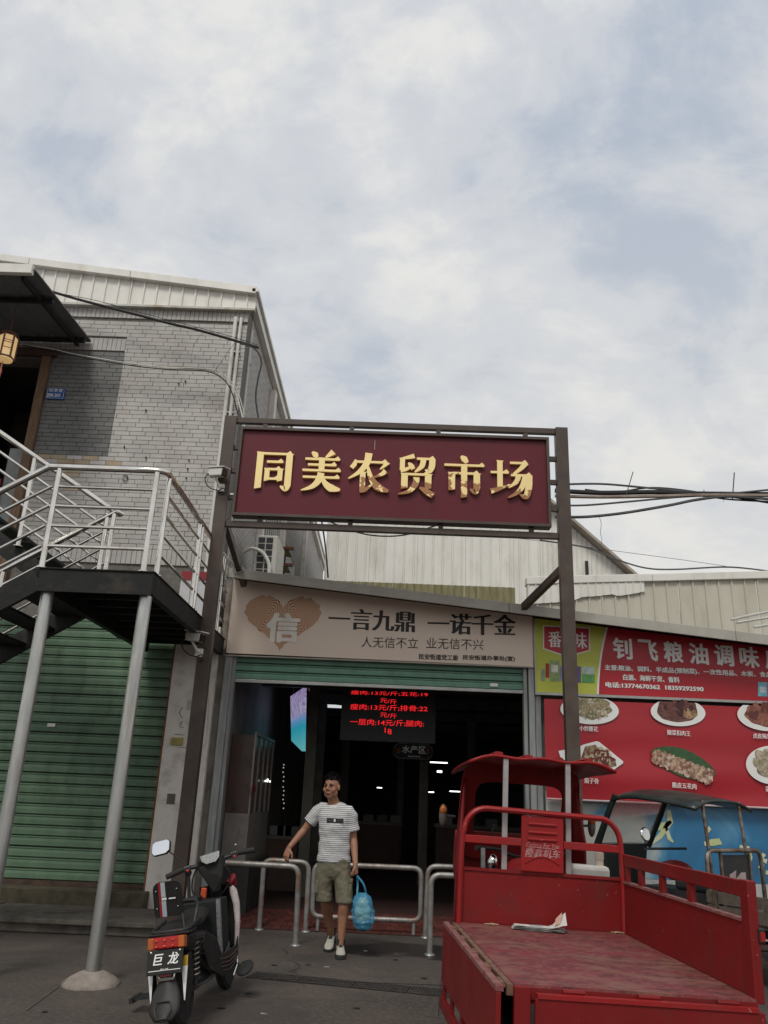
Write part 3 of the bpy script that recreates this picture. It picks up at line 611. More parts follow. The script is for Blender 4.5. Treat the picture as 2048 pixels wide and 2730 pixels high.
# the six heavy Song-style characters, drawn stroke by stroke
def H_(x0, x1, y, t=.06): return [[(x0, y - t / 2), (x1, y - t / 2), (x1 + .015, y + t * .2), (x1 - .045, y + t / 2 + .055), (x1 - .115, y + t / 2), (x0, y + t / 2)]]
def V_(x, y0, y1, wd=.155): return [[(x - wd / 2, y0 - .02), (x + wd / 2, y0 + .015), (x + wd / 2, y1 - .005), (x + wd / 2 + .03, y1 + .018), (x - wd / 2 - .015, y1 + .03), (x - wd / 2, y1 - .02)]]
def S_(pts, ws):
    ws = [q * 1.15 for q in ws]; pts = [Vector((a, b_)) for a, b_ in pts]; fine = []; fw_ = []
    n = len(pts)
    for i in range(n - 1):
        p0 = pts[max(0, i - 1)]; p1 = pts[i]; p2 = pts[i + 1]; p3 = pts[min(n - 1, i + 2)]
        for k in range(5):
            t = k / 5; fine.append(0.5 * ((2 * p1) + (p2 - p0) * t + (2 * p0 - 5 * p1 + 4 * p2 - p3) * t * t + (3 * p1 - p0 - 3 * p2 + p3) * t ** 3)); fw_.append(ws[i] * (1 - t) + ws[i + 1] * t)
    fine.append(pts[-1]); fw_.append(ws[-1]); lft = []; rgt = []
    for i, p in enumerate(fine):
        d = (fine[min(i + 1, len(fine) - 1)] - fine[max(i - 1, 0)]).normalized(); nn = Vector((-d.y, d.x)); lft.append(p + nn * fw_[i] / 2); rgt.append(p - nn * fw_[i] / 2)
    quads = []
    for i in range(len(fine) - 1): quads.append([tuple(lft[i]), tuple(rgt[i]), tuple(rgt[i + 1]), tuple(lft[i + 1])])
    return [('strip', lft, rgt)]
GL = {
 'tong': V_(.15, .0, .93) + H_(.16, .90, .915) + V_(.85, .06, .90) + S_([(.85, .09), (.80, .0), (.68, .07)], [.13, .12, .03]) + H_(.32, .70, .70) + V_(.345, .2, .50, .12) + V_(.655, .2, .50, .12) + H_(.35, .66, .50) + H_(.35, .64, .25),
 'mei': S_([(.25, 1.0), (.33, .93), (.38, .86)], [.04, .13, .05]) + S_([(.76, 1.02), (.67, .94), (.58, .86)], [.14, .09, .03]) + H_(.10, .92, .815) + H_(.17, .84, .665) + H_(.05, .95, .515) + V_(.5, .5, .83, .14) + H_(.07, .93, .335) + S_([(.5, .45), (.45, .25), (.30, .08), (.05, -.02)], [.14, .14, .10, .02]) + S_([(.52, .34), (.62, .17), (.76, .06), (.97, .02)], [.05, .12, .17, .05]),
 'nong': S_([(.17, .84), (.15, .72), (.08, .62)], [.03, .10, .09]) + H_(.16, .92, .785) + S_([(.93, .80), (.86, .70), (.76, .60)], [.13, .07, .02]) + S_([(.48, 1.02), (.44, .76), (.28, .52), (.02, .33)], [.15, .14, .10, .02]) + V_(.36, .05, .50, .13) + S_([(.30, .02), (.42, .05), (.60, .20)], [.09, .09, .02]) + S_([(.90, .56), (.80, .47), (.62, .38)], [.13, .08, .02]) + S_([(.47, .66), (.55, .38), (.72, .14), (.98, .03)], [.05, .11, .17, .06]),
 'mao': S_([(.44, .99), (.30, .95), (.10, .90)], [.11, .08, .03]) + V_(.16, .62, .90, .12) + S_([(.12, .60), (.25, .63), (.44, .74)], [.10, .08, .02]) + S_([(.30, .80), (.36, .74), (.42, .64)], [.03, .10, .09]) + H_(.50, .92, .92) + S_([(.87, .92), (.86, .72), (.80, .60), (.70, .63)], [.13, .13, .11, .02]) + S_([(.66, .91), (.62, .72), (.46, .56)], [.12, .11, .03]) + V_(.22, .13, .50) + V_(.78, .13, .50) + H_(.23, .78, .50) + S_([(.5, .42), (.48, .24), (.34, .06), (.08, -.03)], [.13, .13, .09, .02]) + S_([(.58, .16), (.72, .08), (.90, -.04)], [.04, .12, .13]),
 'shi': S_([(.42, 1.03), (.50, .96), (.57, .86)], [.04, .14, .07]) + H_(.03, .97, .79) + V_(.21, .14, .57) + H_(.22, .84, .575) + V_(.80, .18, .56) + S_([(.80, .20), (.76, .10), (.64, .17)], [.13, .12, .03]) + V_(.5, -.05, .79, .145),
 'chang': H_(.0, .42, .64) + V_(.22, .22, .93, .13) + S_([(.0, .14), (.18, .20), (.46, .33)], [.12, .09, .02]) + H_(.46, .86, .90) + S_([(.84, .92), (.72, .76), (.54, .60)], [.13, .09, .05]) + H_(.48, .95, .575) + S_([(.91, .58), (.89, .25), (.82, .02), (.68, .08)], [.13, .14, .12, .02]) + S_([(.66, .57), (.60, .40), (.42, .24)], [.11, .10, .02]) + S_([(.82, .57), (.74, .28), (.60, .10), (.40, -.02)], [.11, .11, .08, .02]),
}
def gold_material():
    m = bpy.data.materials.new('worn_gold'); m.use_nodes = True; T = m.node_tree; nd = T.nodes; lk = T.links; b = nd['Principled BSDF']
    tcn = nd.new('ShaderNodeTexCoord'); oi = nd.new('ShaderNodeObjectInfo')
    ad = nd.new('ShaderNodeVectorMath'); ad.operation = 'ADD'; scl = nd.new('ShaderNodeVectorMath'); scl.operation = 'SCALE'; scl.inputs[0].default_value = (9, 5, 3); lk.new(oi.outputs['Random'], scl.inputs['Scale'])
    lk.new(tcn.outputs['Object'], ad.inputs[0]); lk.new(scl.outputs[0], ad.inputs[1])
    n = nd.new('ShaderNodeTexNoise'); n.inputs['Scale'].default_value = 7.5; n.inputs['Detail'].default_value = 5; lk.new(ad.outputs[0], n.inputs['Vector'])
    sp = nd.new('ShaderNodeSeparateXYZ'); lk.new(tcn.outputs['Object'], sp.inputs[0])
    ma = nd.new('ShaderNodeMath'); ma.operation = 'MULTIPLY_ADD'; lk.new(sp.outputs[2], ma.inputs[0]); ma.inputs[1].default_value = -0.75; lk.new(n.outputs['Fac'], ma.inputs[2])
    mr = nd.new('ShaderNodeMapRange'); mr.inputs[1].default_value = 0.60; mr.inputs[2].default_value = 0.625; lk.new(ma.outputs[0], mr.inputs[0])
    ng = nd.new('ShaderNodeAttribute'); ng.attribute_type = 'OBJECT'; ng.attribute_name = 'wear'
    mu = nd.new('ShaderNodeMath'); mu.operation = 'MULTIPLY'; lk.new(mr.outputs[0], mu.inputs[0]); lk.new(ng.outputs['Fac'], mu.inputs[1])
    mx = nd.new('ShaderNodeMix'); mx.data_type = 'RGBA'; lk.new(mu.outputs[0], mx.inputs['Factor']); mx.inputs['A'].default_value = (0.93, 0.72, 0.33, 1); mx.inputs['B'].default_value = (0.40, 0.19, 0.075, 1); lk.new(mx.outputs['Result'], b.inputs['Base Color'])
    mm_ = nd.new('ShaderNodeMapRange'); mm_.inputs[3].default_value = 0.4; mm_.inputs[4].default_value = 0.1; lk.new(mu.outputs[0], mm_.inputs[0]); lk.new(mm_.outputs[0], b.inputs['Metallic'])
    b.inputs['Roughness'].default_value = 0.36
    bp = nd.new('ShaderNodeBump'); bp.inputs['Strength'].default_value = 0.25; bp.inputs['Distance'].default_value = 0.01; bp.invert = True; lk.new(mu.outputs[0], bp.inputs['Height']); lk.new(bp.outputs[0], b.inputs['Normal'])
    return m
M_GOLD = gold_material()
def character(key, cx, cz, wd, ht, wear):
    b = B(); y0 = GY - .058; d = 0.0
    for st in GL[key]:
        d += 0.0008; yb = y0 + .002 - d; 
        tr = lambda p: Vector((cx + (p[0] - .5) * wd, y0, cz + (p[1] - .46) * ht))
        off = Vector((0, -(0.040 + d), 0))
        if isinstance(st, tuple) and st[0] == 'strip':
            l, r = st[1], st[2]; n = len(l); vs = [tr(p) for p in l] + [tr(p) for p in r]; vs += [v + off for v in vs]; fs = []
            for i in range(n - 1):
                fs += [(i, i + 1, n + i + 1, n + i), (2 * n + i, 3 * n + i, 3 * n + i + 1, 2 * n + i + 1), (i, 2 * n + i, 2 * n + i + 1, i + 1), (n + i, n + i + 1, 3 * n + i + 1, 3 * n + i)]
            fs += [(0, n, 3 * n, 2 * n), (n - 1, 3 * n - 1, 4 * n - 1, 2 * n - 1)]
            b.add(vs, fs)
        else: b.prism([tr(p) for p in st], off)
    o = b.build('character', M_GOLD, gs); o['wear'] = wear; return o
for i, (k, wr) in enumerate((('tong', 0.0), ('mei', 0.0), ('nong', 1.0), ('mao', 1.0), ('shi', 1.0), ('chang', 1.0))):
    character(k, -1.545 + i * 0.598, 5.262 , 0.53, 0.515, wr)

# the gate stands a little nearer than the plane it was measured on: move and shrink it along the sight lines
GK = 9.05 / 9.4
def nearer(o): o.location = EYE + (Vector(o.location) - EYE) * GK; o.scale = (GK, GK, GK)
nearer(gs)
# ------------------------------------------------------------------ cream slogan board
sbd = thing('slogan_board', 'cream sign board with an orange fingerprint heart and black slogan above the market entrance', 'sign board', (-0.13, 10.36, 3.12))
def zbt(x): return zr(x) - .042
M_CREAM = mat('cream_board', (0.78, 0.64, 0.525), (0.76, 0.62, 0.51), rough=0.4, rvar=.05, scale=1.2)
B().prism([(-2.115, 10.34, 3.125), (1.845, 10.34, 3.105), (1.845, 10.34, zbt(1.845)), (-2.115, 10.34, zbt(-2.115))], (0, 0.05, 0)).build('board', M_CREAM, sbd)
ed = B(); ed.box(-2.13, 1.855, 10.333, 10.392, 3.088, 3.104); ed.box(1.8465, 1.86, 10.333, 10.392, 3.105, 3.75)
ed.build('edge_trim', mat('edge_trim', (0.40, 0.34, 0.29), rough=0.4), sbd)
FY = 10.338
def fingerprint_material():
    m = bpy.data.materials.new('fingerprint_print'); m.use_nodes = True; T = m.node_tree; nd = T.nodes; lk = T.links; b = nd['Principled BSDF']
    tcn = nd.new('ShaderNodeTexCoord'); n = nd.new('ShaderNodeTexNoise'); n.inputs['Scale'].default_value = 3.2; n.inputs['Detail'].default_value = 2; lk.new(tcn.outputs['Object'], n.inputs['Vector'])
    def math_(op, *a):
        q = nd.new('ShaderNodeMath'); q.operation = op
        for i, x in enumerate(a):
            if isinstance(x, (int, float)): q.inputs[i].default_value = x
            else: lk.new(x, q.inputs[i])
        return q.outputs[0]
    sp = nd.new('ShaderNodeSeparateXYZ'); lk.new(tcn.outputs['Object'], sp.inputs[0])
    ax = math_('ABSOLUTE', sp.outputs[0])
    dx = math_('SUBTRACT', ax, 0.20); dz = math_('MULTIPLY', math_('SUBTRACT', sp.outputs[2], 0.06), 0.8)
    # ridges lean along each lobe of the heart
    dz2 = math_('ADD', dz, math_('MULTIPLY', dx, 0.9))
    rr_ = math_('SQRT', math_('ADD', math_('MULTIPLY', dx, dx), math_('MULTIPLY', dz2, dz2)))
    ph = math_('ADD', math_('MULTIPLY', rr_, 280.0), math_('MULTIPLY', n.outputs['Fac'], 9.0))
    sn = math_('SINE', ph)
    n2 = nd.new('ShaderNodeTexNoise'); n2.inputs['Scale'].default_value = 55; n2.inputs['Detail'].default_value = 2; lk.new(tcn.outputs['Object'], n2.inputs['Vector'])
    thr = math_('ADD', sn, math_('MULTIPLY', math_('SUBTRACT', n2.outputs['Fac'], 0.5), 2.0))
    mr = nd.new('ShaderNodeMapRange'); mr.inputs[1].default_value = -0.55; mr.inputs[2].default_value = -0.1; lk.new(thr, mr.inputs[0])
    mx = nd.new('ShaderNodeMix'); mx.data_type = 'RGBA'; lk.new(mr.outputs[0], mx.inputs['Factor']); mx.inputs['A'].default_value = (0.70, 0.51, 0.36, 1); mx.inputs['B'].default_value = (0.38, 0.145, 0.038, 1)
    lk.new(mx.outputs['Result'], b.inputs['Base Color']); b.inputs['Roughness'].default_value = 0.4; return m
hp = []
hc = onY(752, 1662, FY)
for k in range(64):
    t = 2 * PI * k / 64; x = 16 * math.sin(t) ** 3; zz_ = 13 * math.cos(t) - 5 * math.cos(2 * t) - 2 * math.cos(3 * t) - math.cos(4 * t)
    jag = 1 + 0.03 * math.sin(37 * t) + 0.02 * math.sin(23 * t + 1)
    hp.append((hc.x + x / 16 * 0.50 * jag, FY - .001, hc.z + (zz_ + 2.5) / 14.5 * 0.365 * jag))
hb_ = B(); cvs = [(hc.x, FY - .001, hc.z + 0.02)] + hp
hb_.add(cvs, [(0, i + 1, (i + 1) % 64 + 1) for i in range(64)])
heart = hb_.build('fingerprint_heart', fingerprint_material(), sbd)
xn = onY(755, 1680, FY)
writing('信', 0.40, (xn.x, FY - .004, xn.z), mat('cream_print', (0.88, 0.82, 0.74), rough=0.4), sbd, name='heart_character', bold=.045, boldy=.03, sx=1.1)
def line_writing(s, ul, ur, v_l, v_r, y, ht_px, material, parent, **k):
    """one line of writing fitted between two photo points on the plane y"""
    a = onY(ul, v_l, y); b_ = onY(ur, v_r, y); g_ = glyphs(s, 1.0, **k); xs_ = [v.x for v in g_.v]; wd = max(xs_) - min(xs_)
    sz = (onY((ul + ur) / 2, (v_l + v_r) / 2 - ht_px / 2, y) - onY((ul + ur) / 2, (v_l + v_r) / 2 + ht_px / 2, y)).z
    zs_ = [v.z for v in g_.v]; hs = sz / (max(zs_) - min(zs_)); c = (a + b_) / 2; mx_ = (max(xs_) + min(xs_)) / 2; mz = (max(zs_) + min(zs_)) / 2; ws = (b_ - a).x / wd
    tl = (b_.z - a.z) / (b_.x - a.x)
    g_.v = [Vector((c.x + (v.x - mx_) * ws, y + v.y, c.z + (v.z - mz) * hs + (v.x - mx_) * ws * tl)) for v in g_.v]
    return g_.build('lettering', material, parent, kind='stuff' if ht_px < 25 and len(s) > 1 else None)
line_writing('一言九鼎', 876, 1107, 1648, 1658, FY - .002, 56, M_PRINTK, sbd, bold=.040)
line_writing('一诺千金', 1140, 1376, 1661, 1667, FY - .002, 56, M_PRINTK, sbd, bold=.040)
line_writing('人无信不立', 964, 1115, 1711, 1715, FY - .002, 29, M_PRINTK, sbd)
line_writing('业无信不兴', 1137, 1289, 1714, 1719, FY - .002, 29, M_PRINTK, sbd)
line_writing('民安街道党工委', 1117, 1222, 1750, 1754, FY - .002, 15, M_PRINTK, sbd, bold=.025, boldy=.015)
line_writing('民安街道办事处(宣)', 1234, 1373, 1753, 1757, FY - .002, 15, M_PRINTK, sbd, bold=.025, boldy=.015)

# ------------------------------------------------------------------ right shop: lit sign, red dish banner, blue poster
rsn = thing('shop_sign', 'red and lime shop sign with white characters under the right roof edge', 'shop sign', (4, 10.34, 2.75))
def zst(x): return zr(x) - .06
SY = 10.33
M_LIME = mat('lime_print', (0.50, 0.52, 0.07), (0.42, 0.46, 0.06), rough=0.4, rvar=.04, scale=1.5)
M_SRED = mat('sign_red', (0.43, 0.016, 0.026), (0.39, 0.015, 0.024), rough=0.38, rvar=.05, scale=1.5)
B().prism([(1.875, SY, 2.785), (2.80, SY, 2.785), (2.80, SY, zst(2.8)), (1.875, SY, zst(1.875))], (0, 0.06, 0)).build('lime_panel', M_LIME, rsn)
B().prism([(2.801, SY, 2.785), (6.9, SY, 2.785), (6.9, SY, zst(6.9)), (2.801, SY, zst(2.801))], (0, 0.06, 0)).build('red_panel', M_SRED, rsn)
# curved white line and red edge where lime meets red
cv = []
for k in range(9):
    t = k / 8; zz_ = 2.787 + (zst(2.72) - .01 - 2.787) * t; cv.append((2.66 + 0.05 * t + .11 * t * t, zz_))
b_ = B(); b_.add([(x, SY - .002, z_) for x, z_ in cv] + [(2.83, SY - .002, z_) for x, z_ in cv], [(i, 9 + i, 10 + i, i + 1) for i in range(8)]); b_.build('red_field', M_SRED, rsn)
b_ = B(); b_.add([(x - .018, SY - .004, z_) for x, z_ in cv] + [(x + .006, SY - .004, z_) for x, z_ in cv], [(i, 9 + i, 10 + i, i + 1) for i in range(8)]); b_.build('white_line', M_PRINTW, rsn)
tr_ = B(); tr_.box(1.86, 6.92, SY - .012, SY + .064, 2.752, 2.783); tr_.box(1.8605, 1.8735, SY - .012, SY + .064, 2.784, 3.72); tr_.build('sign_edge', mat('sign_edge', (0.42, 0.42, 0.40), rough=0.35, metal=0.6), rsn)
def quad_px(pts, y, name, m, parent):
    P_ = [onY(u, v, y) for u, v in pts]; c = B(); c.add(P_, [tuple(range(len(P_)))]); return c.build(name, m, parent)
quad_px([(1448, 1667), (1573, 1673), (1573, 1735), (1512, 1752), (1448, 1730)], SY - .003, 'badge_edge', M_PRINTW, rsn)
quad_px([(1451, 1670), (1570, 1676), (1570, 1733), (1512, 1749), (1451, 1728)], SY - .005, 'badge', M_SRED, rsn)
line_writing('番', 1462, 1497, 1704, 1705, SY - .007, 42, M_PRINTW, rsn, bold=.02)
line_writing('味', 1530, 1565, 1707, 1708, SY - .007, 42, M_PRINTW, rsn, bold=.02)
for k, ch in enumerate('钊飞粮油调味店'): line_writing(ch, 1634 + k * 67.5, 1686 + k * 67.5, 1727 + k * 4.6, 1731 + k * 4.6, SY - .005, 56, M_PRINTW, rsn, bold=.035, boldy=.02)
line_writing('主营:粮油、调料、半成品(预制菜)、一次性用品、木炭、食品', 1612, 2058, 1780, 1800, SY - .005, 17, M_PRINTW, rsn, bold=.04, boldy=.03)
line_writing('白酒、海鲜干货、香料', 1661, 1812, 1805, 1813, SY - .005, 16, M_PRINTW, rsn, bold=.04, boldy=.03)
line_writing('电话:13774670362  18359292590', 1614, 1876, 1825, 1837, SY - .005, 15, M_PRINTW, rsn, bold=.045, boldy=.03)
def prod(u0, v0, u1, v1, c, nm='printed_pack'): quad_px([(u0, v0), (u1, v0 + 1), (u1, v1 + 1), (u0, v1)], SY - .004 - random.uniform(0, .001), nm, mat('print_%d_%d' % (u0, v0), c, tuple(x * .7 for x in c), rough=.45, scale=18), rsn)
for a in ((1443, 1783, 1453, 1815, (.30, .35, .25)), (1455, 1768, 1464, 1806, (.40, .03, .03)), (1466, 1760, 1492, 1816, (.30, .40, .16)), (1493, 1775, 1500, 1814, (.25, .30, .45)), (1537, 1776, 1549, 1819, (.12, .10, .25)), (1552, 1777, 1585, 1797, (.45, .55, .50)), (1552, 1798, 1586, 1820, (.12, .35, .10)), (1470, 1772, 1488, 1792, (.75, .75, .70)), (2021, 1818, 2046, 1856, (.20, .50, .62)), (2026, 1830, 2042, 1846, (.65, .70, .68))): prod(*a)

bn = thing('dish_banner', 'red vinyl banner printed with six white-plated dishes hanging below the shop sign', 'banner', (4, 10.30, 1.52))
BY = 10.30
M_BANNER = mat('banner_red', (0.40, 0.022, 0.032), (0.34, 0.020, 0.028), rough=0.33, rvar=.08, scale=1.0, stretch=(.4, 1, 2))
def bfn(s, t):
    x = 1.965 + s * 4.8; z_ = 2.70 - t * 1.178
    return Vector((x, BY + 0.010 * math.sin(t * 14 + s * 3) * t + 0.012 * mnoise.noise(Vector((x * 1.4, 0, z_ * 2.0))), z_))
B().grid(bfn, 60, 24, flip=True).build('cloth', M_BANNER, bn, smooth=True)
b_ = B(); b_.tube([bfn(k / 30, 1.0) + Vector((0, 0, -.01)) for k in range(31)], 0.012, 8); b_.build('hem_rod', mat('hem', (0.55, 0.45, 0.45), rough=.4), bn, smooth=True)
def disc_px(u, v, ru, rv, y, name, m, sq=2.0, jag=0.0, n=40, tilt=0.045, ph=0.0, clip=None):
    P_ = []
    for k in range(n):
        a = 2 * PI * k / n; ca, sa = math.cos(a), math.sin(a); j = 1 + jag * math.sin(a * 9 + ph) + jag * .7 * math.sin(a * 5 + 2 * ph)
        x = math.copysign(abs(ca) ** (2 / sq), ca) * ru * j; yy = math.copysign(abs(sa) ** (2 / sq), sa) * rv * j + x * tilt
        vv = v + yy
        if clip is not None: vv = max(clip + (u + x - 1570) * tilt, vv)
        P_.append(onY(u + x, vv, y))
    c = B(); c.add(P_, [tuple(range(n - 1, -1, -1))]); return c.build(name, m, bn)
def food(name, a, b_, c_, sc_=30, st=(1, 1, 1), d=(0.05, 0.02, 0.015)): return mat(name, a, b_, rough=.4, scale=sc_, stretch=st, lo=.42, hi=.56, dirt=d, dirt_amt=.75, dscale=sc_ * .7)
CL = 1861
disc_px(1572, 1893, 78, 38, BY - .024, 'plate_print', M_PRINTW, clip=CL); disc_px(1578, 1886, 52, 31, BY - .026, 'food_print', food('noodle', (.42, .36, .22), (.20, .17, .10), 0, 26, (2, 1, 1)), jag=.05, clip=CL)
disc_px(1808, 1899, 73, 37, BY - .024, 'plate_print', M_PRINTW, clip=CL); disc_px(1806, 1892, 53, 32, BY - .026, 'food_print', food('dark_pork', (.10, .035, .03), (.19, .08, .07), 0, 22, (1, 1, 3)), sq=2.6, jag=.02, clip=CL); disc_px(1838, 1902, 21, 14, BY - .028, 'food_print', food('pork_slice', (.45, .30, .16), (.30, .18, .09), 0, 22), jag=.04)
disc_px(2046, 1907, 80, 42, BY - .024, 'plate_print', M_PRINTW, clip=CL); disc_px(2046, 1903, 60, 34, BY - .026, 'food_print', food('tiger_pork', (.20, .06, .04), (.33, .14, .10), 0, 20), jag=.03, clip=CL)
quad_px([(1489, 2002), (1540, 1993), (1556, 1985), (1590, 1976), (1598, 1978), (1662, 2030), (1661, 2035), (1640, 2050), (1634, 2060), (1600, 2066), (1560, 2056), (1530, 2045), (1494, 2018)], BY - .024, 'plate_print', M_PRINTW, bn)
quad_px([(1560, 1990), (1588, 1985), (1604, 2005), (1640, 2022), (1644, 2042), (1608, 2052), (1570, 2045), (1548, 2025)], BY - .026, 'food_print', food('rib', (.17, .05, .04), (.33, .26, .15), 0, 24), bn)
disc_px(1822, 2034, 86, 38, BY - .024, 'leaf_print', mat('leaf_print', (.05, .12, .045), (.03, .075, .03), rough=.35, scale=14), sq=1.7, tilt=.32)
for k in range(9): disc_px(1752 + k * 17, 2018 + k * 6.5, 15, 20 + (k % 3), BY - .026 - k * .0005, 'food_print', food('belly_%d' % (k % 3), ((.50, .35, .24), (.55, .42, .30), (.60, .48, .38))[k % 3], (.25, .11, .07), 0, 18), jag=.05, ph=k, tilt=-.2)
disc_px(2063, 2040, 74, 52, BY - .024, 'plate_print', M_PRINTW)
for k, (a, b__) in enumerate(((2030, 2015), (2052, 2012), (2024, 2036), (2048, 2038), (2035, 2056), (2058, 2060))): disc_px(a, b__, 17, 13, BY - .026 - k * .0005, 'food_print', food('tofu_roll', (.50, .43, .30), (.28, .24, .16), 0, 18), sq=3, tilt=.4, ph=k)
def strips(u, v, ru, rv, n, cols, wl, wt, nm, ang=None, clip=None):
    """printed shreds and slices lying over a dish, one part for each colour"""
    for ci, c in enumerate(cols):
        b = B()
        for k in range(n):
            a = random.uniform(0, 2 * PI); r = math.sqrt(random.random()); x, y = u + math.cos(a) * r * ru, v + math.sin(a) * r * rv
            if clip and y < clip + 5: continue
            t = random.uniform(0, PI) if ang is None else ang + random.uniform(-.25, .25); ca, sa = math.cos(t), math.sin(t); l = wl * random.uniform(.6, 1.2); h = wt * random.uniform(.7, 1.2); P_ = []
            for dx, dy in ((-l, -h), (-l * .3, -h * 1.3), (l, -h * .5), (l, h * .5), (-l * .2, h * 1.1), (-l, h * .6)): P_.append(onY(x + dx * ca - dy * sa, y + dx * sa + dy * ca, BY - .030 - ci * .0006 - k * .00002))
            b.add(P_, [(0, 1, 2, 3, 4, 5)])
        if b.v: b.build('food_shreds', mat(nm + '_%d' % ci, c, tuple(q * .75 for q in c), rough=.4, scale=40), bn, kind='stuff')
strips(1578, 1886, 44, 24, 26, ((.50, .44, .30), (.30, .24, .13), (.62, .56, .42), (.22, .22, .11), (.38, .30, .17)), 12, 2.2, 'shred', clip=CL)
strips(1600, 2020, 34, 22, 18, ((.45, .36, .20), (.20, .05, .03), (.58, .50, .34), (.14, .03, .025)), 11, 2.4, 'rib_shred')
strips(1806, 1888, 44, 22, 9, ((.16, .055, .045), (.07, .022, .02)), 9, 5, 'pork', ang=1.2, clip=CL)
strips(2046, 1900, 48, 26, 8, ((.30, .11, .07), (.14, .04, .03)), 11, 6, 'tiger', clip=CL)
line_writing('小炒腰花', 1545, 1594, 1941, 1944, BY - .026, 14, M_PRINTW, bn, bold=.02)
line_writing('酸菜扣肉王', 1779, 1841, 1952, 1956, BY - .026, 14, M_PRINTW, bn, bold=.02)
line_writing('虎皮梅菜扣肉', 2008, 2080, 1961, 1965, BY - .026, 14, M_PRINTW, bn, bold=.02)
line_writing('扇子骨', 1558, 1596, 2080, 2083, BY - .026, 15, M_PRINTW, bn, bold=.02)
line_writing('脆皮五花肉', 1792, 1857, 2092, 2097, BY - .026, 15, M_PRINTW, bn, bold=.02)
line_writing('蒜', 2041, 2057, 2103, 2104, BY - .026, 15, M_PRINTW, bn, bold=.02)

bp_ = thing('blue_poster', 'blue and white shop poster with brush characters behind the parked tricycles', 'poster', (4, 10.45, 0.3))
def blue_material():
    m = bpy.data.materials.new('blue_poster_print'); m.use_nodes = True; T = m.node_tree; nd = T.nodes; lk = T.links; b = nd['Principled BSDF']
    tcn = nd.new('ShaderNodeTexCoord'); n = nd.new('ShaderNodeTexNoise'); n.inputs['Scale'].default_value = 1.1; n.inputs['Detail'].default_value = 4; n.inputs['Distortion'].default_value = 1.0; lk.new(tcn.outputs['Object'], n.inputs['Vector'])
    sp = nd.new('ShaderNodeSeparateXYZ'); lk.new(tcn.outputs['Object'], sp.inputs[0])
    ad = nd.new('ShaderNodeMath'); ad.operation = 'MULTIPLY_ADD'; lk.new(sp.outputs[0], ad.inputs[0]); ad.inputs[1].default_value = 0.15; lk.new(n.outputs['Fac'], ad.inputs[2])
    r = nd.new('ShaderNodeValToRGB'); lk.new(ad.outputs[0], r.inputs[0]); e_ = r.color_ramp.elements
    e_[0].position = 0.20; e_[0].color = (0.48, 0.47, 0.42, 1); e_[1].position = 0.80; e_[1].color = (0.035, 0.075, 0.12, 1)
    for p_, c_ in ((0.29, (0.42, 0.44, 0.42, 1)), (0.35, (0.10, 0.28, 0.42, 1)), (0.46, (0.03, 0.17, 0.34, 1))): q = e_.new(p_); q.color = c_
    lk.new(r.outputs[0], b.inputs['Base Color']); b.inputs['Roughness'].default_value = 0.3; return m
B().box(1.98, 6.9, 10.44, 10.50, 0.66, 1.60).build('print', blue_material(), bp_)
B().box(1.98, 6.9, 10.42, 10.52, 0.05, 0.655).build('white_base', mat('base_panel', (0.50, 0.50, 0.48), rough=.5), bp_)
M_BRUSH = mat('brush_cream', (0.58, 0.60, 0.46), (0.50, 0.54, 0.25), rough=.4, scale=5, lo=.4, hi=.6)
def brush(pts, name='brush_stroke'):
    y = 10.434; L_ = []; R_ = []
    P_ = [onY(u, v, y) for u, v, _w in pts]
    for i, p_ in enumerate(P_):
        d_ = (P_[min(i + 1, len(P_) - 1)] - P_[max(0, i - 1)]).normalized(); nn = Vector((-d_.z, 0, d_.x)); wd = pts[i][2] * .0056 / 2; L_.append(p_ + nn * wd); R_.append(p_ - nn * wd)
    n = len(P_); c = B(); c.add(L_ + R_, [(i, i + 1, n + i + 1, n + i) for i in range(n - 1)]); c.build(name, M_BRUSH, bp_)
for s_ in ([(1752, 2205, 14), (1775, 2200, 13), (1790, 2190, 6)], [(1783, 2160, 8), (1787, 2190, 13), (1760, 2230, 10), (1733, 2252, 5)], [(1776, 2205, 6), (1785, 2235, 9), (1795, 2245, 4)],
           [(1885, 2208, 14), (1893, 2216, 10)], [(1878, 2250, 8), (1900, 2246, 14), (1921, 2243, 13), (1915, 2236, 5)],
           [(1972, 2256, 5), (1992, 2262, 14), (1999, 2285, 12), (1990, 2320, 8)], [(1968, 2290, 10), (1962, 2320, 9), (1990, 2325, 6)], [(2038, 2276, 8), (2030, 2290, 9), (2045, 2297, 10)], [(2026, 2305, 14), (2034, 2312, 12)], [(2042, 2325, 8), (2056, 2330, 8)]): brush(s_)
# ------------------------------------------------------------------ steel staircase with landing
stc = thing('steel_staircase', 'black steel staircase landing on round poles with stainless railings in front of the brick building', 'staircase', (-2.7, 7.1, 0))
LX0, LX1, LY0, LY1, LZ = -3.20, -2.16, 7.0, 10.36, 3.30
M_STAIRK = mat('stair_black', (0.012, 0.0125, 0.0125), (0.020, 0.020, 0.019), rough=0.6, spec=.3, scale=5, dirt=(0.10, 0.08, 0.055), dirt_amt=0.30, dscale=6, bump=0.06)
B().box(LX0, LX1, LY0, LY0 + .07, LZ - .20, LZ - .006).build('front_beam', M_STAIRK, stc, bevel=.004)
B().box(LX0 - .01, LX1 + .012, LY0 - .014, LY1, LZ - .004, LZ + .006).build('deck_plate', M_STAIRK, stc)
B().box(LX0 - .0, LX1, LY0 - .02, LY0 - .002, LZ - .215, LZ - .19).build('front_flange', M_STAIRK, stc)
for x in (LX0 + .035, LX1 - .035): B().box(x - .035, x + .035, LY0 + .072, LY1, LZ - .20, LZ - .006).build('side_beam', M_STAIRK, stc)
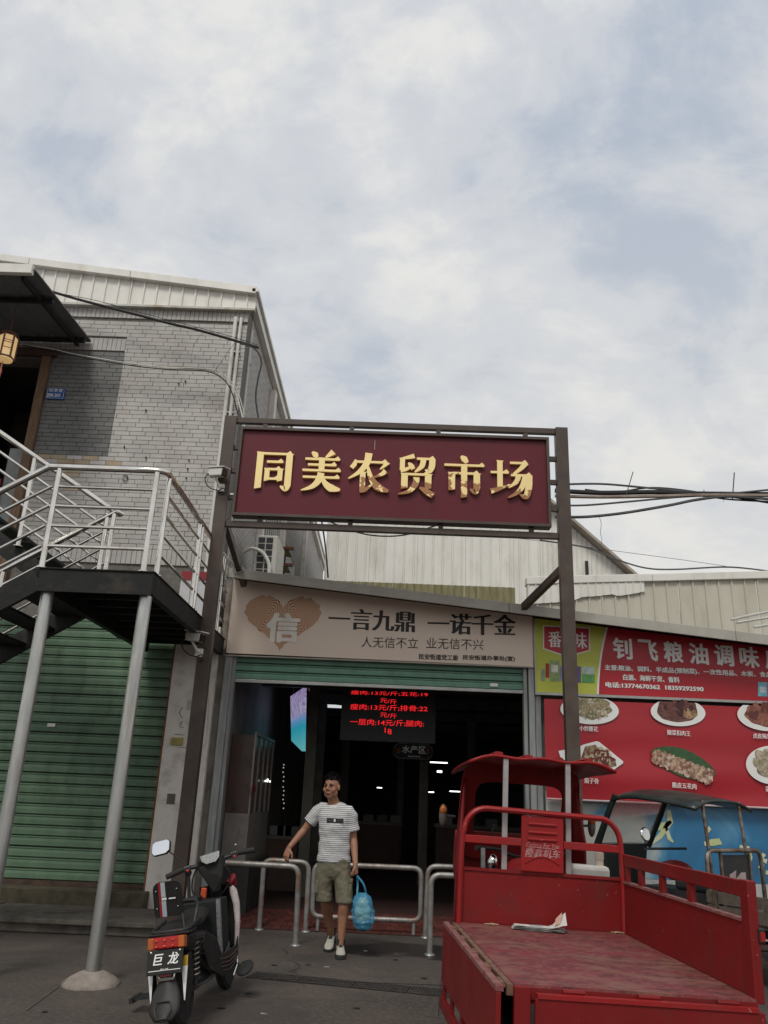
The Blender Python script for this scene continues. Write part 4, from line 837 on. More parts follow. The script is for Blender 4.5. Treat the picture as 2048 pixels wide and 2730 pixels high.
for k in range(9):
    y = LY0 + .42 + k * .36; B().box(LX0 + .072, LX1 - .072, y, y + .05, LZ - .09, LZ - .006).build('joist', M_STAIRK, stc)
SL = 0.64
def flight(x0, z0, sgn, y0, y1, n, nm):
    for y in (y0, y1):
        ln = n * .26; B().beam((x0, y, z0 - .10), (x0 - ln, y, z0 - .10 + sgn * ln * SL), .05, .20, up=(0, 0, 1)).build('stringer', M_STAIRK, stc)
    for k in range(n):
        x = x0 - .14 - k * .26; z_ = z0 + sgn * (k + (1 if sgn > 0 else 1)) * .166
        B().box(x - .15, x + .13, y0 + .026, y1 - .026, z_ - .03, z_).build('tread', M_STAIRK, stc)
flight(LX0, LZ, -1, LY0 + .03, 8.20, 18, 'down'); flight(LX0, LZ, 1, 8.36, 9.50, 10, 'up')
# round supports
def pole(x, y, z0, z1, r, base=True):
    B().lathe([(r, z0), (r, z0 + .5), (r, z1)], (x, y, 0), 24).build('support_pole', M_POLE, stc, smooth=True)
    if base:
        b = B(); n = 28; prof = [(r + .165, 0.001), (r + .162, .018), (r + .125, .045), (r + .07, .075), (r + .035, .092), (r + .004, .098)]
        b.lathe(prof, (x, y, 0), n)
        for v in b.v:
            d = Vector((v.x - x, v.y - y, 0)); k = 1 + .07 * mnoise.noise(Vector((v.x * 5, v.y * 5, 0))); v.x = x + d.x * k; v.y = y + d.y * k
        b.build('footing', M_PALECONC, stc, smooth=True, angle=60)
pole(-2.235, 7.10, 0.10, 3.10, 0.0575); pole(-3.13, 7.10, 0.002, 3.10, 0.0575, False)
pole(-3.16, 10.05, 0.152, 3.10, 0.045, False)
# stainless railings: rails and posts
RR, RT = 0.016, 0.030
def rail(pts, top=False): B().tube(pts, RT if top else RR, 10).build('handrail' if top else 'rail', M_STEEL, stc, smooth=True)
def rpost(x, y, z0, z1): 
    B().tube([(x, y, z0), (x, y, z1)], 0.026, 12).build('rail_post', M_STEEL, stc, smooth=True)
    B().lathe([(.05, 0), (.05, .008), (.03, .012)], (x, y, z0), 12).build('post_flange', M_STEEL, stc, smooth=True)
FYR = LY0 + .03
xL, xR, zT = -3.30, -2.22, 4.30
rail([(xL, FYR, zT), (-2.8, FYR, zT), (xR - .05, FYR, zT), (xR + .01, FYR + .02, zT), (xR + .035, FYR + .07, zT), (xR + .035, FYR + .4, zT), (xR + .035, 10.25, zT)], True)
for k in range(1, 5):
    z_ = zT - k * .195; rail([(-3.22, FYR, z_), (-2.27, FYR, z_)]); rail([(xR + .03, FYR + .16, z_), (xR + .03, 10.3, z_)])
rpost(-3.20, FYR, LZ + .006, zT - .02); rpost(-2.27, FYR, LZ + .006, zT - .02); rpost(xR + .03, FYR + .14, LZ + .006, zT - .02)
for y in (8.55, 8.66, 9.85, 9.95): rpost(xR + .03, y, LZ + .006, zT - .02)
# lower flight, outer and inner railings
for y in (FYR, 8.20):
    x0 = xL if y == FYR else -3.03; z0 = zT if y == FYR else 4.27
    for k in range(5):
        dz = -k * .195; e = (-7.2, y, z0 + dz - (x0 + 7.2) * -SL * -1)
        rail([(x0 - (0.0 if k == 0 else -.06 if y == FYR else .05), y, z0 + dz), (-7.2, y, z0 + dz - (x0 + 7.2) * SL)], k == 0)
    for j in range(1, 4):
        x = x0 - j * 1.1; zb = LZ - (LX0 - x) * SL - .03; rpost(x, y, zb, z0 - (x0 - x) * SL - .02)
rpost(-3.12, 8.20, LZ + .006, 4.24); rpost(-3.05, 8.20, LZ + .006, 4.25)
# upper flight, outer railing
for k in range(5):
    dz = -k * .195; rail([(-3.03 - (.0 if k == 0 else .05), 8.30, 4.27 + dz), (-6.2, 8.30, 4.27 + dz + 3.17 * .62)], k == 0)
rail([(-3.03, 8.20, 4.27), (-2.99, 8.25, 4.262), (-3.03, 8.30, 4.27)], True)
for j in range(1, 3):
    x = -3.03 - j * 1.05; rpost(x, 8.30, LZ + (LX0 - x) * SL, 4.27 + (-3.03 - x) * .62 - .02)

# ------------------------------------------------------------------ awning and lantern over the upper door
aw = thing('awning', 'dark ribbed metal awning with white front gutter over the upstairs door', 'awning', (-5.9, 9.5, 7.5))
AX1 = -4.66
M_AWN = mat('awning_sheet', (0.17, 0.17, 0.175), (0.13, 0.13, 0.135), rough=.55, scale=3)
def awz(y): return 7.70 - (10.46 - y) * 0.085
b_ = B(); pts = []
x = AX1
while x > -7.6:
    pts += [(x, 0), (x - .21, 0), (x - .222, -.018), (x - .248, -.018), (x - .26, 0)]; x -= .27
vs = []; fs = []
for x, d in pts: vs += [(x, 8.55, awz(8.55) + d), (x, 10.46, awz(10.46) + d)]
for i in range(len(pts) - 1): fs.append((2 * i, 2 * i + 1, 2 * i + 3, 2 * i + 2))
b_.add(vs, fs); b_.build('sheet', M_AWN, aw)
B().prism([(AX1 + .004, 8.50, awz(8.5) + .012), (AX1 + .004, 10.46, awz(10.46) + .012), (AX1 + .004, 10.46, awz(10.46) + .03), (AX1 + .004, 8.50, awz(8.5) + .03)], (-3, 0, 0)).build('top_sheet', M_AWN, aw)
for y in (9.15, 10.30): B().box(-7.6, AX1 - .03, y, y + .05, awz(y) - .075, awz(y) - .02).build('purlin', M_BLACK, aw)
B().box(-7.6, AX1 - .02, 8.46, 8.53, awz(8.5) - .055, awz(8.5) + .075).build('gutter', M_SHEETW, aw, bevel=.006)
for x in (-4.85, -6.4): B().beam((x, 8.6, awz(8.6) - .05), (x, 10.46, awz(10.46) - .05), .04, .05).build('rafter', M_BLACK, aw)

ln_ = thing('lantern', 'glowing hexagonal wood-framed lantern with a red tassel under the awning', 'lantern', (-5.19, 9.2, 6.65))
LC = Vector((-5.19, 9.2, 6.83)); M_LFR = mat('lantern_wood', (0.12, 0.05, 0.025), rough=.6)
M_PAPER = mat('lantern_paper', (0.75, 0.58, 0.35), (0.62, 0.44, 0.24), rough=.7, emit=(1.0, 0.62, 0.24), estr=0.32, scale=8)
hx = [(LC.x + .115 * math.cos(PI / 6 + k * PI / 3), LC.y + .115 * math.sin(PI / 6 + k * PI / 3)) for k in range(6)]
for k in range(6):
    a, c = hx[k], hx[(k + 1) % 6]
    B().add([(a[0], a[1], LC.z - .155), (c[0], c[1], LC.z - .155), (c[0], c[1], LC.z + .155), (a[0], a[1], LC.z + .155)], [(0, 1, 2, 3)]).build('paper_pane', M_PAPER, ln_)
    B().box(a[0] - .009, a[0] + .009, a[1] - .009, a[1] + .009, LC.z - .17, LC.z + .17).build('frame_bar', M_LFR, ln_)
    for z_ in (-.16, .16, .07, .04, -.04):
        if abs(z_) < .1 and k % 2: continue
        B().beam((a[0], a[1], LC.z + z_), (c[0], c[1], LC.z + z_), .008 if abs(z_) < .1 else .018, .008 if abs(z_) < .1 else .022).build('frame_bar', M_LFR, ln_)
B().lathe([(.05, 0), (.10, .012), (.105, .03)], (LC.x, LC.y, LC.z - .20), 20).build('base_disc', M_PAPER, ln_, smooth=True)
B().lathe([(.13, 0), (.11, .03), (.03, .06), (.006, .10), (.006, awz(9.2) - LC.z - .17)], (LC.x, LC.y, LC.z + .17), 12).build('cap', M_LFR, ln_, smooth=True)
B().lathe([(.012, -.46), (.02, -.34), (.008, -.30), (.012, -.26), (.004, -.2)], (LC.x - .015, LC.y, LC.z), 8).build('tassel', mat('tassel_red', (.42, .04, .03), (.5, .25, .15), rough=.8), ln_, smooth=True)
# house number plate
hn = thing('house_number_plate', 'small blue house number plate with white characters on the grey painted brick', 'plate', (-5.04, 10.46, 6.82))
B().box(-5.165, -4.905, 10.455, 10.478, 6.735, 6.905).build('plate', mat('plate_blue', (.025, .10, .36), rough=.35), hn)
b_ = B()
for z0, z1, x0, x1 in ((6.745, 6.749, -5.157, -4.913), (6.891, 6.895, -5.157, -4.913), (6.745, 6.895, -5.157, -5.153), (6.745, 6.895, -4.917, -4.913)): b_.box(x0, x1, 10.4535, 10.4545, z0, z1)
b_.build('border', M_PRINTW, hn)
writing('同 美 路', .055, (-5.035, 10.453, 6.866), M_PRINTW, hn, bold=.02)
writing('200-203', .075, (-5.055, 10.453, 6.79), M_PRINTW, hn, bold=.03, sx=.8)

# ------------------------------------------------------------------ cables and conduits
def px_path(pts, y=None): return [onY(u, v, d) for u, v, d in pts]
def smooth_path(P_, m=6):
    out_ = []
    n = len(P_)
    for i in range(n - 1):
        p0, p1, p2, p3 = P_[max(0, i - 1)], P_[i], P_[i + 1], P_[min(n - 1, i + 2)]
        for k in range(m):
            t = k / m; out_.append(0.5 * ((2 * p1) + (p2 - p0) * t + (2 * p0 - 5 * p1 + 4 * p2 - p3) * t * t + (3 * p1 - p0 - 3 * p2 + p3) * t ** 3))
    return out_ + [P_[-1]]
def cable(pts, r, m, label, group=None, name='cable', n=6): return tag(B().tube(smooth_path(px_path(pts)), r, n).build(name, m, smooth=True), label, 'cable', group)
GC = 'cables strung over the market front'
cable([(140, 778, 10.2), (205, 797, 10.2), (300, 822, 10.2), (388, 845, 10.2), (460, 864, 10.2), (525, 879, 10.2), (610, 903, 10.2), (690, 927, 10.2)], .021, M_CABLE, 'thick black cable bundle sagging across the top of the grey brick wall', GC, n=8)
cable([(150, 781, 10.18), (260, 802, 10.18), (380, 835, 10.18), (470, 858, 10.18), (610, 895, 10.18), (688, 920, 10.18)], .005, M_CABLE, 'thin black wire running just above the thick cable bundle', GC)
cable([(640, 915, 10.1), (680, 930, 10.1), (697, 965, 10.1), (688, 1010, 10.1), (682, 1060, 10.1), (690, 1120, 10.1)], .012, M_CABLE, 'black cable loop hanging down the corner of the brick building', GC)
cable([(55, 918, 10.25), (140, 930, 10.25), (203, 945, 10.25), (335, 967, 10.25), (430, 978, 10.25), (540, 985, 10.25), (590, 1000, 10.25), (625, 1040, 10.25), (645, 1105, 10.25), (660, 1180, 10.25)], .010, M_WHITEPL, 'white cable curving down the brick wall beside the gate post', GC)
cable([(60, 920, 10.22), (203, 949, 10.22), (340, 973, 10.22), (440, 984, 10.22), (545, 989, 10.22), (592, 1008, 10.22), (618, 1045, 10.22), (636, 1110, 10.22)], .009, M_CABLE, 'black cable running along the white one on the brick wall', GC)
cable([(430, 980, 10.23), (560, 984, 10.23), (600, 1002, 10.23), (632, 1040, 10.23), (652, 1105, 10.23)], .007, mat('cream_cable', (.62, .58, .46), rough=.5), 'cream cable curving beside the white one on the brick wall', GC)
cable([(626, 913, 10.2), (600, 950, 10.22), (570, 992, 10.24)], .003, M_CABLE, 'thin tie wire between the two cable runs on the brick wall', GC)
cable([(537, 890, 10.2), (520, 915, 10.22), (510, 950, 10.24)], .002, M_CABLE, 'loose wire end dangling from the thick cable bundle', GC)
cond = thing('conduit_pipes', 'white conduit pipes running down the corner of the brick building', 'pipes', (-2.45, 10.45, 4))
for x, y, r in ((-2.52, 10.44, .030), (-2.44, 10.45, .024), (-2.33, 10.78, .022)):
    B().tube([(x, y, 8.2), (x, y, 4.2)], r, 10).build('pipe', M_WHITEPL, cond, smooth=True)
    for z_ in (7.6, 6.6, 5.6): B().box(x - r - .012, x + r + .012, y - .012, y + .052, z_, z_ + .022).build('clip', M_GALV, cond)
B().tube([(-2.28, 10.42, 4.2), (-2.28, 10.42, 2.2)], .014, 8).build('pipe', M_WHITEPL, cond, smooth=True)
B().tube([(-2.36, 10.48, 5.35), (-2.1, 10.48, 5.35)], .026, 8).build('pipe', M_WHITEPL, cond, smooth=True)
b_ = B(); b_.tube(smooth_path([onY(u, v, 10.33) for u, v in ((560, 1840), (556, 1950), (545, 1985), (520, 1993), (480, 1990))]), .010, 8); b_.build('pipe', M_WHITEPL, cond, smooth=True)
jb = onY(472, 1976, 10.32); tag(B().box(jb.x - .075, jb.x + .075, 10.30, 10.338, jb.z - .045, jb.z + .045).build('junction_box', mat('old_yellow', (.42, .33, .10), (.36, .28, .09), rough=.6, scale=9), bevel=.006), 'small yellowed junction box with 21 written on it on the white pillar', 'box')
writing('21', .06, (jb.x - .02, 10.297, jb.z), mat('faded_ink', (.12, .10, .06)), bpy.data.objects['junction_box'], name='number')
pt = thing('paper_scraps', 'scraps of peeled posters on the white shop pillar', 'paper', (-2.6, 10.34, 1))
for u, v, sx_, sz_, c in ((456, 2130, .05, .06, (.16, .14, .12)), (505, 1880, .03, .06, (.5, .48, .44))):
    q = onY(u, v, 10.337); B().box(q.x - sx_, q.x + sx_, 10.334, 10.339, q.z - sz_, q.z + sz_).build('scrap', mat('scrap_%d' % u, c, rough=.9, scale=12), pt)
gf = onY(488, 1925, 10.336)
def scr(pts): return B().tube([onY(u, v, 10.336) for u, v in pts], .003, 4)
for s_ in ([(487, 1885, ), (478, 1900), (486, 1915)], [(476, 1930), (486, 1923), (480, 1938), (490, 1940)], [(466, 1957), (490, 1960)]): scr(s_).build('scribble', M_PRINTK, pt)
yp = onY(560, 1790, 10.47); B().prism([onY(u, v, 10.49) for u, v in ((552, 1775), (578, 1768), (572, 1790), (556, 1802), (550, 1795))], (0, .004, 0)).build('yellow_scrap', mat('sticker_yellow', (.50, .43, .04)), pt)
# overhead bundle on the right
for i, (pts, r, m, lb_) in enumerate((
    ([(1480, 1292, 9.9), (1600, 1290, 9.9), (1720, 1300, 9.9), (1850, 1312, 9.9), (1960, 1326, 9.9), (2110, 1350, 9.9)], .010, M_GREYCABLE, 'grey cable arching highest over the cream annex before sloping down right'),
    ([(1480, 1308, 9.85), (1600, 1314, 9.85), (1750, 1312, 9.85), (1870, 1316, 9.85), (2110, 1318, 9.85)], .022, M_CABLE, 'thick black cable at the middle of the overhead bundle'),
    ([(1480, 1322, 9.8), (1600, 1325, 9.8), (1750, 1323, 9.8), (1900, 1320, 9.8), (2110, 1322, 9.8)], .016, mat('pale_conduit', (.36, .31, .26), (.22, .15, .11), rough=.6, scale=4), 'rust-stained pale conduit in the overhead bundle'),
    ([(1480, 1347, 9.8), (1560, 1347, 9.8), (1680, 1337, 9.8), (1800, 1326, 9.8), (1920, 1318, 9.8), (2110, 1300, 9.8)], .009, M_GREYCABLE, 'grey cable rising to the right along the overhead bundle'),
    ([(1480, 1378, 9.8), (1560, 1378, 9.8), (1660, 1368, 9.8), (1780, 1348, 9.8), (1860, 1332, 9.8), (1950, 1324, 9.8), (2110, 1336, 9.8)], .013, M_GREYCABLE, 'lowest grey cable sagging from the right gate post into the overhead bundle'),
    ([(1560, 1305, 9.9), (1640, 1312, 9.9), (1740, 1300, 9.9), (1860, 1312, 9.9), (1930, 1330, 9.9), (2110, 1340, 9.9)], .008, M_CABLE, 'thin black cable weaving through the overhead bundle'))):
    cable(pts, r * 1.5, m, lb_, GC)
bt = thing('cable_ties', 'upright wire stubs and ties holding the overhead cable bundle', 'ties', (3.6, 9.85, 5.3))
for (a, c_, r) in (((1688, 1258), (1668, 1325), .006), ((1958, 1260), (1953, 1330), .008), ((1877, 1306), (1877, 1333), .006), ((1926, 1310), (1930, 1338), .003)): B().tube([onY(*a, 9.8), onY(*c_, 9.8)], r, 6).build('tie', M_GREYCABLE, bt)
cable([(1597, 1376, 9.8), (1603, 1395, 9.8), (1601, 1420, 9.8), (1605, 1440, 9.8), (1598, 1465, 9.8)], .003, M_GREYCABLE, 'frayed thin wire dangling below the lowest overhead cable', GC)
cable([(1440, 1440, 12), (1565, 1460, 12), (1640, 1490, 12), (1720, 1514, 12), (1800, 1518, 12), (1950, 1512, 12), (2100, 1530, 12)], .013, M_GREYCABLE, 'grey cable swagging in front of the white hall gable to the far right', GC)
cable([(1240, 1420, 12), (1440, 1442, 12), (1620, 1466, 12), (1830, 1494, 12), (1950, 1512, 12)], .004, M_GREYCABLE, 'thin taut wire above the swagging cable by the white hall', GC)
cable([(866, 1384, 11), (930, 1412, 11), (1000, 1428, 11), (1080, 1426, 11), (1165, 1400, 11)], .011, M_CABLE, 'black cable swag hanging just under the maroon name board', GC)
cable([(858, 1390, 15), (868, 1460, 15), (875, 1540, 15)], .016, M_CABLE, 'black cable dropping down the left end of the white hall', GC)
tag(B().tube(smooth_path([onY(u, v, 9.85) for u, v in ((625, 1500), (640, 1508), (648, 1520), (628, 1528), (624, 1512), (645, 1504))]), .012, 6).build('wire_coil', M_GALV, smooth=True), 'coil of grey wire tied at the left end of the market roof edge', 'wire')

# ------------------------------------------------------------------ security cameras on the left gate post
def security_camera(x, z_, lb_):
    t = thing('security_camera', lb_, 'camera', (x, 9.3, z_), 'security cameras on the gate post')
    R = Matrix.Rotation(rad(-32), 3, 'Z') @ Matrix.Rotation(rad(8), 3, 'Y')
    c = Vector((x, 9.24, z_))
    B().obox(c, (.24, .10, .10), R).build('housing', M_WHITEPL, t, bevel=.014)
    B().obox(c + R @ Vector((.01, 0, .062)), (.29, .125, .014), R).build('sun_shield', M_WHITEPL, t, bevel=.004)
    B().obox(c + R @ Vector((.124, 0, -.004)), (.02, .088, .088), R).build('lens_window', mat('cam_glass', (.012, .012, .014), rough=.12), t, bevel=.008)
    B().tube([c + R @ Vector((-.03, 0, -.05)), c + Vector((.02, .03, -.13)), c + Vector((.05, .055, -.16))], [.018, .015, .03], 10).build('bracket', M_WHITEPL, t, smooth=True)
    B().obox(c + Vector((.05, .075, -.17)), (.09, .05, .10)).build('mount', M_WHITEPL, t, bevel=.01)
    B().tube(smooth_path([c + Vector(p_) for p_ in ((-.11, 0, -.01), (-.15, .02, -.08), (-.10, .05, -.17), (.02, .03, -.22), (.10, .0, -.20), (.12, .0, -.26), (.08, .02, -.28))]), .007, 6).build('lead', M_CABLE, t, smooth=True); nearer(t)
security_camera(-2.235, 5.18, 'white security camera high on the gate post beside the name board')
security_camera(-2.27, 3.12, 'white security camera low on the gate post below the slogan board')

# ------------------------------------------------------------------ air conditioner in the alley
ac = thing('air_conditioner', 'cream outdoor air conditioner unit with a black grille on the alley wall', 'air conditioner', (-1.9, 11.9, 4.45))
AX = (-2.06, -1.75); AYY = (11.5, 12.3); AZ = (4.45, 5.10)
M_ACB = mat('ac_cream', (.56, .55, .49), (.48, .47, .42), rough=.45, scale=4)
B().box(AX[0], AX[1], AYY[0], AYY[1], AZ[0], AZ[1]).build('casing', M_ACB, ac, bevel=.015)
for j in range(6):
    for i in range(2):
        B().box(AX[0] + .02 + i * .118, AX[0] + .02 + i * .118 + .10, AYY[0] - .006, AYY[0] - .002, AZ[0] + .03 + j * .10, AZ[0] + .03 + j * .10 + .082).build('grille_cell', M_BLACK, ac)
for y in (11.6, 12.2): B().beam((-2.40, y, AZ[0] - .02), (-1.72, y, AZ[0] - .02), .04, .04).build('bracket', M_GALV, ac)
B().tube(smooth_path([Vector(p_) for p_ in ((-2.25, 11.45, 4.80), (-2.12, 11.42, 4.86), (-1.95, 11.42, 4.80), (-1.84, 11.42, 4.62), (-1.83, 11.42, 4.40))]), .028, 8).build('hose', M_WHITEPL, ac, smooth=True)
ac2 = thing('rusty_bracket', 'rusty shelf bracket with weathered boards on the alley wall beyond the air conditioner', 'bracket', (-2.0, 13, 4.9))
for z_ in (5.45, 5.15):
    B().box(-2.40, -1.75, 13.4, 13.46, z_, z_ + .05).build('arm', mat('rust', (.14, .06, .03), rough=.85), ac2)
    B().box(-2.38, -1.85, 13.47, 14.0, z_ + .03, z_ + .055).build('board', M_MOSS, ac2)

# ------------------------------------------------------------------ signs and fittings inside the hall
led = thing('price_display', 'black LED price display with red glowing text inside the entrance', 'display', (0.02, 12.02, 2.2))
B().box(-0.68, 0.70, 12.0, 12.08, 2.20, 3.02).build('housing', M_BLACK, led)
M_LED = mat('led_red', (.3, .01, .01), emit=(1.0, .02, .025), estr=.95)
for s_, ul, ur, v_, hp_ in (('瘦肉:13元/斤;五花:19', 936, 1141, 1846, 11), ('元/斤', 1014, 1058, 1866, 13), ('瘦肉:13元/斤;排骨:22', 934, 1140, 1884, 16), ('元/斤', 1014, 1058, 1904, 13), ('一层肉:14元/斤;腿肉:', 934, 1130, 1924, 17), ('18', 1026, 1044, 1946, 14)):
    line_writing(s_, ul, ur, v_, v_ + 6, 11.996, hp_, M_LED, led)
ad = thing('advert_screen', 'lit blue and teal advertising panel hanging inside the hall on the left', 'screen', (-1.35, 13.6, 2.1))
def advert_material():
    m = bpy.data.materials.new('advert_print'); m.use_nodes = True; T = m.node_tree; nd = T.nodes; lk = T.links; b = nd['Principled BSDF']
    tcn = nd.new('ShaderNodeTexCoord'); sp = nd.new('ShaderNodeSeparateXYZ'); lk.new(tcn.outputs['Object'], sp.inputs[0])
    n = nd.new('ShaderNodeTexVoronoi'); n.inputs['Scale'].default_value = 18; lk.new(tcn.outputs['Object'], n.inputs['Vector'])
    r = nd.new('ShaderNodeValToRGB'); mr = nd.new('ShaderNodeMapRange'); mr.inputs[1].default_value = -.5; mr.inputs[2].default_value = .5; lk.new(sp.outputs[2], mr.inputs[0]); lk.new(mr.outputs[0], r.inputs[0])
    e_ = r.color_ramp.elements; e_[0].position = 0; e_[0].color = (.12, .42, .42, 1); e_[1].position = 1; e_[1].color = (.03, .05, .40, 1); q = e_.new(.40); q.color = (.02, .28, .38, 1); q = e_.new(.55); q.color = (.12, .25, .5, 1)
    mx = nd.new('ShaderNodeMix'); mx.data_type = 'RGBA'; s2 = nd.new('ShaderNodeMapRange'); s2.inputs[1].default_value = .0; s2.inputs[2].default_value = .12; s2.inputs[3].default_value = 0; s2.inputs[4].default_value = .7; lk.new(sp.outputs[2], s2.inputs[0])
    lk.new(s2.outputs[0], mx.inputs['Factor']); lk.new(r.outputs[0], mx.inputs['A'])
    cr_ = nd.new('ShaderNodeValToRGB'); lk.new(n.outputs['Color'], cr_.inputs[0]); cr_.color_ramp.elements[0].color = (.25, .08, .16, 1); cr_.color_ramp.elements[1].color = (.5, .5, .62, 1); lk.new(cr_.outputs[0], mx.inputs['B'])
    lk.new(mx.outputs['Result'], b.inputs['Base Color']); lk.new(mx.outputs['Result'], b.inputs['Emission Color']); b.inputs['Emission Strength'].default_value = .75; return m
A_ = [onY(786, 1822, 14.2), onY(786, 1975, 14.2), onY(815, 2003, 12.9), onY(818, 1832, 12.9)]
A_[0].z = A_[3].z = 3.02
b_ = B(); b_.prism([A_[0], A_[1], A_[2], A_[3]], (-.06, 0, 0)); b_.build('panel', advert_material(), ad)
B().tube([onY(783, 1820, 14.25), onY(783, 1960, 14.25)], .012, 6).build('frame', M_GALV, ad)
zs = thing('zone_sign', 'dark oval hanging sign reading aquatic zone in the middle of the hall', 'sign', (.47, 15, 2.1))
zc = onY(1101, 2003, 15); P_ = []
for k in range(8):
    sx_ = .36 if k in (0, 3, 4, 7) else .26; pass
oc = [(.36, .06), (.28, .135), (-.28, .135), (-.36, .06), (-.36, -.06), (-.28, -.135), (.28, -.135), (.36, -.06)]
B().prism([(zc.x + a, 15.0, zc.z + c_) for a, c_ in oc], (0, .04, 0)).build('board', mat('zone_dark', (.03, .03, .028), rough=.5), zs)
rim = B(); 
for k in range(8): rim.beam((zc.x + oc[k][0] * .97, 14.995, zc.z + oc[k][1] * .95), (zc.x + oc[(k + 1) % 8][0] * .97, 14.995, zc.z + oc[(k + 1) % 8][1] * .95), .006, .01)
rim.build('rim', mat('zone_rim', (.35, .33, .28), rough=.4), zs)
M_ZT = mat('zone_text', (.55, .54, .48), emit=(.5, .5, .45), estr=.10)
writing('水产区', .145, (zc.x + .02, 14.992, zc.z + .02), M_ZT, zs); writing('Aquatic zone', .04, (zc.x + .02, 14.992, zc.z - .085), M_ZT, zs)
B().lathe([(.045, 0), (.05, .004)], (zc.x - .26, 14.994, zc.z), 14, Matrix.Rotation(PI / 2, 3, 'X')).build('motif', mat('zone_orange', (.35, .14, .04)), zs)
B().box(zc.x + .24, zc.x + .29, 14.99, 14.996, zc.z - .05, zc.z + .07).build('motif', mat('zone_orange', (.35, .14, .04)), zs)
for x in (-.2, .2): B().tube([(zc.x + x, 15.02, zc.z + .13), (zc.x + x, 15.02, 3.05)], .006, 6).build('hanger', M_GALV, zs)
cb = thing('glass_cabinet', 'tall pale cabinet with glazed upper doors just inside the entrance on the left', 'cabinet', (-1.85, 11.6, 0.012))
M_CABW = mat('cabinet_white', (.22, .20, .18), (.17, .155, .14), rough=.55)
B().box(-2.03, -1.72, 10.9, 12.7, .62, 1.18).build('lower_doors', M_CABW, cb)
B().box(-2.03, -1.70, 10.88, 12.72, .58, .615).build('bench_top', mat('bench_green', (.12, .14, .10), rough=.5), cb)
B().box(-2.03, -1.66, 10.9, 12.7, .02, .578).build('base', M_DARKIN, cb)
B().box(-2.03, -1.74, 10.9, 12.7, 1.182, 2.15).build('inside', mat('cab_inside', (.05, .035, .03), (.09, .05, .04), rough=.3, scale=5), cb)
for k in range(5):
    y = 10.9 + k * .445; B().box(-1.738, -1.715, y, y + .03, 1.182, 2.15).build('stile', M_CABW, cb)
B().box(-1.738, -1.712, 10.9, 12.71, 2.152, 2.19).build('cornice', M_CABW, cb)
for y, z_, s_ in ((10.98, 1.45, .11), (11.2, 1.50, .07)): B().ball((-1.72, y, z_), .004, s_, s_, 10, 8).build('glass_print', mat('cab_red', (.25, .03, .02), rough=.2), cb)
for i, y in enumerate((11.9, 12.1, 12.35)):  # small glowing blocks added to imitate reflections in the cabinet glass
    tag(B().box(-1.70, -1.68, y, y + .025, 1.58, 1.605 + .02 * (i % 2)).build('cabinet_glint', mat('glint_glow', (.8, .8, .8), emit=(1, .97, .88), estr=1.8)), 'small glowing block standing in for a reflection in the cabinet glass', 'lamp', 'imitated reflections at the cabinet glass')
sl = B()
for k in range(9):
    pass
st_l = thing('string_lights', 'thin vertical string of tiny white lights hanging behind the man on the left', 'lights', onY(757, 2050, 14))
for k in range(11):
    q = onY(757 - (k % 3), 2036 + k * 12 + random.uniform(-3, 3), 14); B().ball(q, .011, nu=6, nv=4).build('bulb', mat('bulb_glow', (.9, .9, .9), emit=(1, 1, 1), estr=.35), st_l)
q0, q1 = onY(757, 2010, 14), onY(756, 2170, 14); B().tube([q0, q1], .003, 4).build('wire', M_CABLE, st_l)

# ------------------------------------------------------------------ pipe barriers at the entrance
def bar_path(p, r=.10, n=5):
    """round the corners of a polyline"""
    P_ = [Vector(a) for a in p]; o = [P_[0]]
    for i in range(1, len(P_) - 1):
        a = (P_[i - 1] - P_[i]).normalized() * r; c = (P_[i + 1] - P_[i]).normalized() * r
        for k in range(n + 1):
            t = k / n; o.append(P_[i] + a * (1 - t) ** 2 + c * t * t)
    return o + [P_[-1]]
M_RUSTB = mat('barrier_pipe', (.36, .355, .34), (.22, .20, .18), rough=.5, metal=.55, scale=9, dirt=(.22, .10, .05), dirt_amt=.75, dscale=5)
def barrier(p, lb_):
    t = thing('pipe_barrier', lb_, 'barrier', (p[0][0], p[0][1], 0), 'galvanised pipe barriers at the market entrance')
    B().tube(bar_path(p), .029, 12).build('bent_pipe', M_RUSTB, t, smooth=True, angle=50)
    for q in (p[0], p[-1]): B().lathe([(.055, .001), (.05, .012), (.032, .018)], (q[0], q[1], 0), 10).build('collar', M_GALV, t, smooth=True)
barrier([(-1.78, 9.14, 0), (-1.78, 9.14, .745), (-.87, 9.14, .735), (-.85, 9.14, 0)], 'bent pipe barrier standing behind the black scooter')
barrier([(-1.35, 10.0, 0.012), (-1.36, 10.02, .72), (-.84, 10.02, .71), (-.83, 10.0, 0.012)], 'narrow bent pipe barrier behind the hand of the walking man')
barrier([(.505, 8.95, 0), (.505, 8.95, .73), (1.6, 8.95, .73), (1.6, 8.95, 0)], 'bent pipe barrier beside the tricycle cab, standing in front of another')
barrier([(.51, 9.95, 0.012), (.525, 9.93, .735), (1.55, 9.93, .735), (1.55, 9.95, 0.012)], 'bent pipe barrier behind the one beside the tricycle cab')
t = thing('pipe_gate', 'closed pipe loop barrier gate behind the walking man', 'barrier', (-.16, 10.02, 0))
lp = bar_path([(-.16, 10.02, .70), (.455, 10.02, .70), (.455, 10.02, .155), (-.775, 10.02, .155), (-.775, 10.02, .70), (-.16, 10.02, .70)])[:-1]
B().tube(lp, .029, 12, closed=True).build('pipe_loop', M_RUSTB, t, smooth=True, angle=50)
for x in (-.70, .38): B().tube([(x, 10.02, .013), (x, 10.02, .135)], .02, 10).build('foot', M_RUSTB, t, smooth=True)

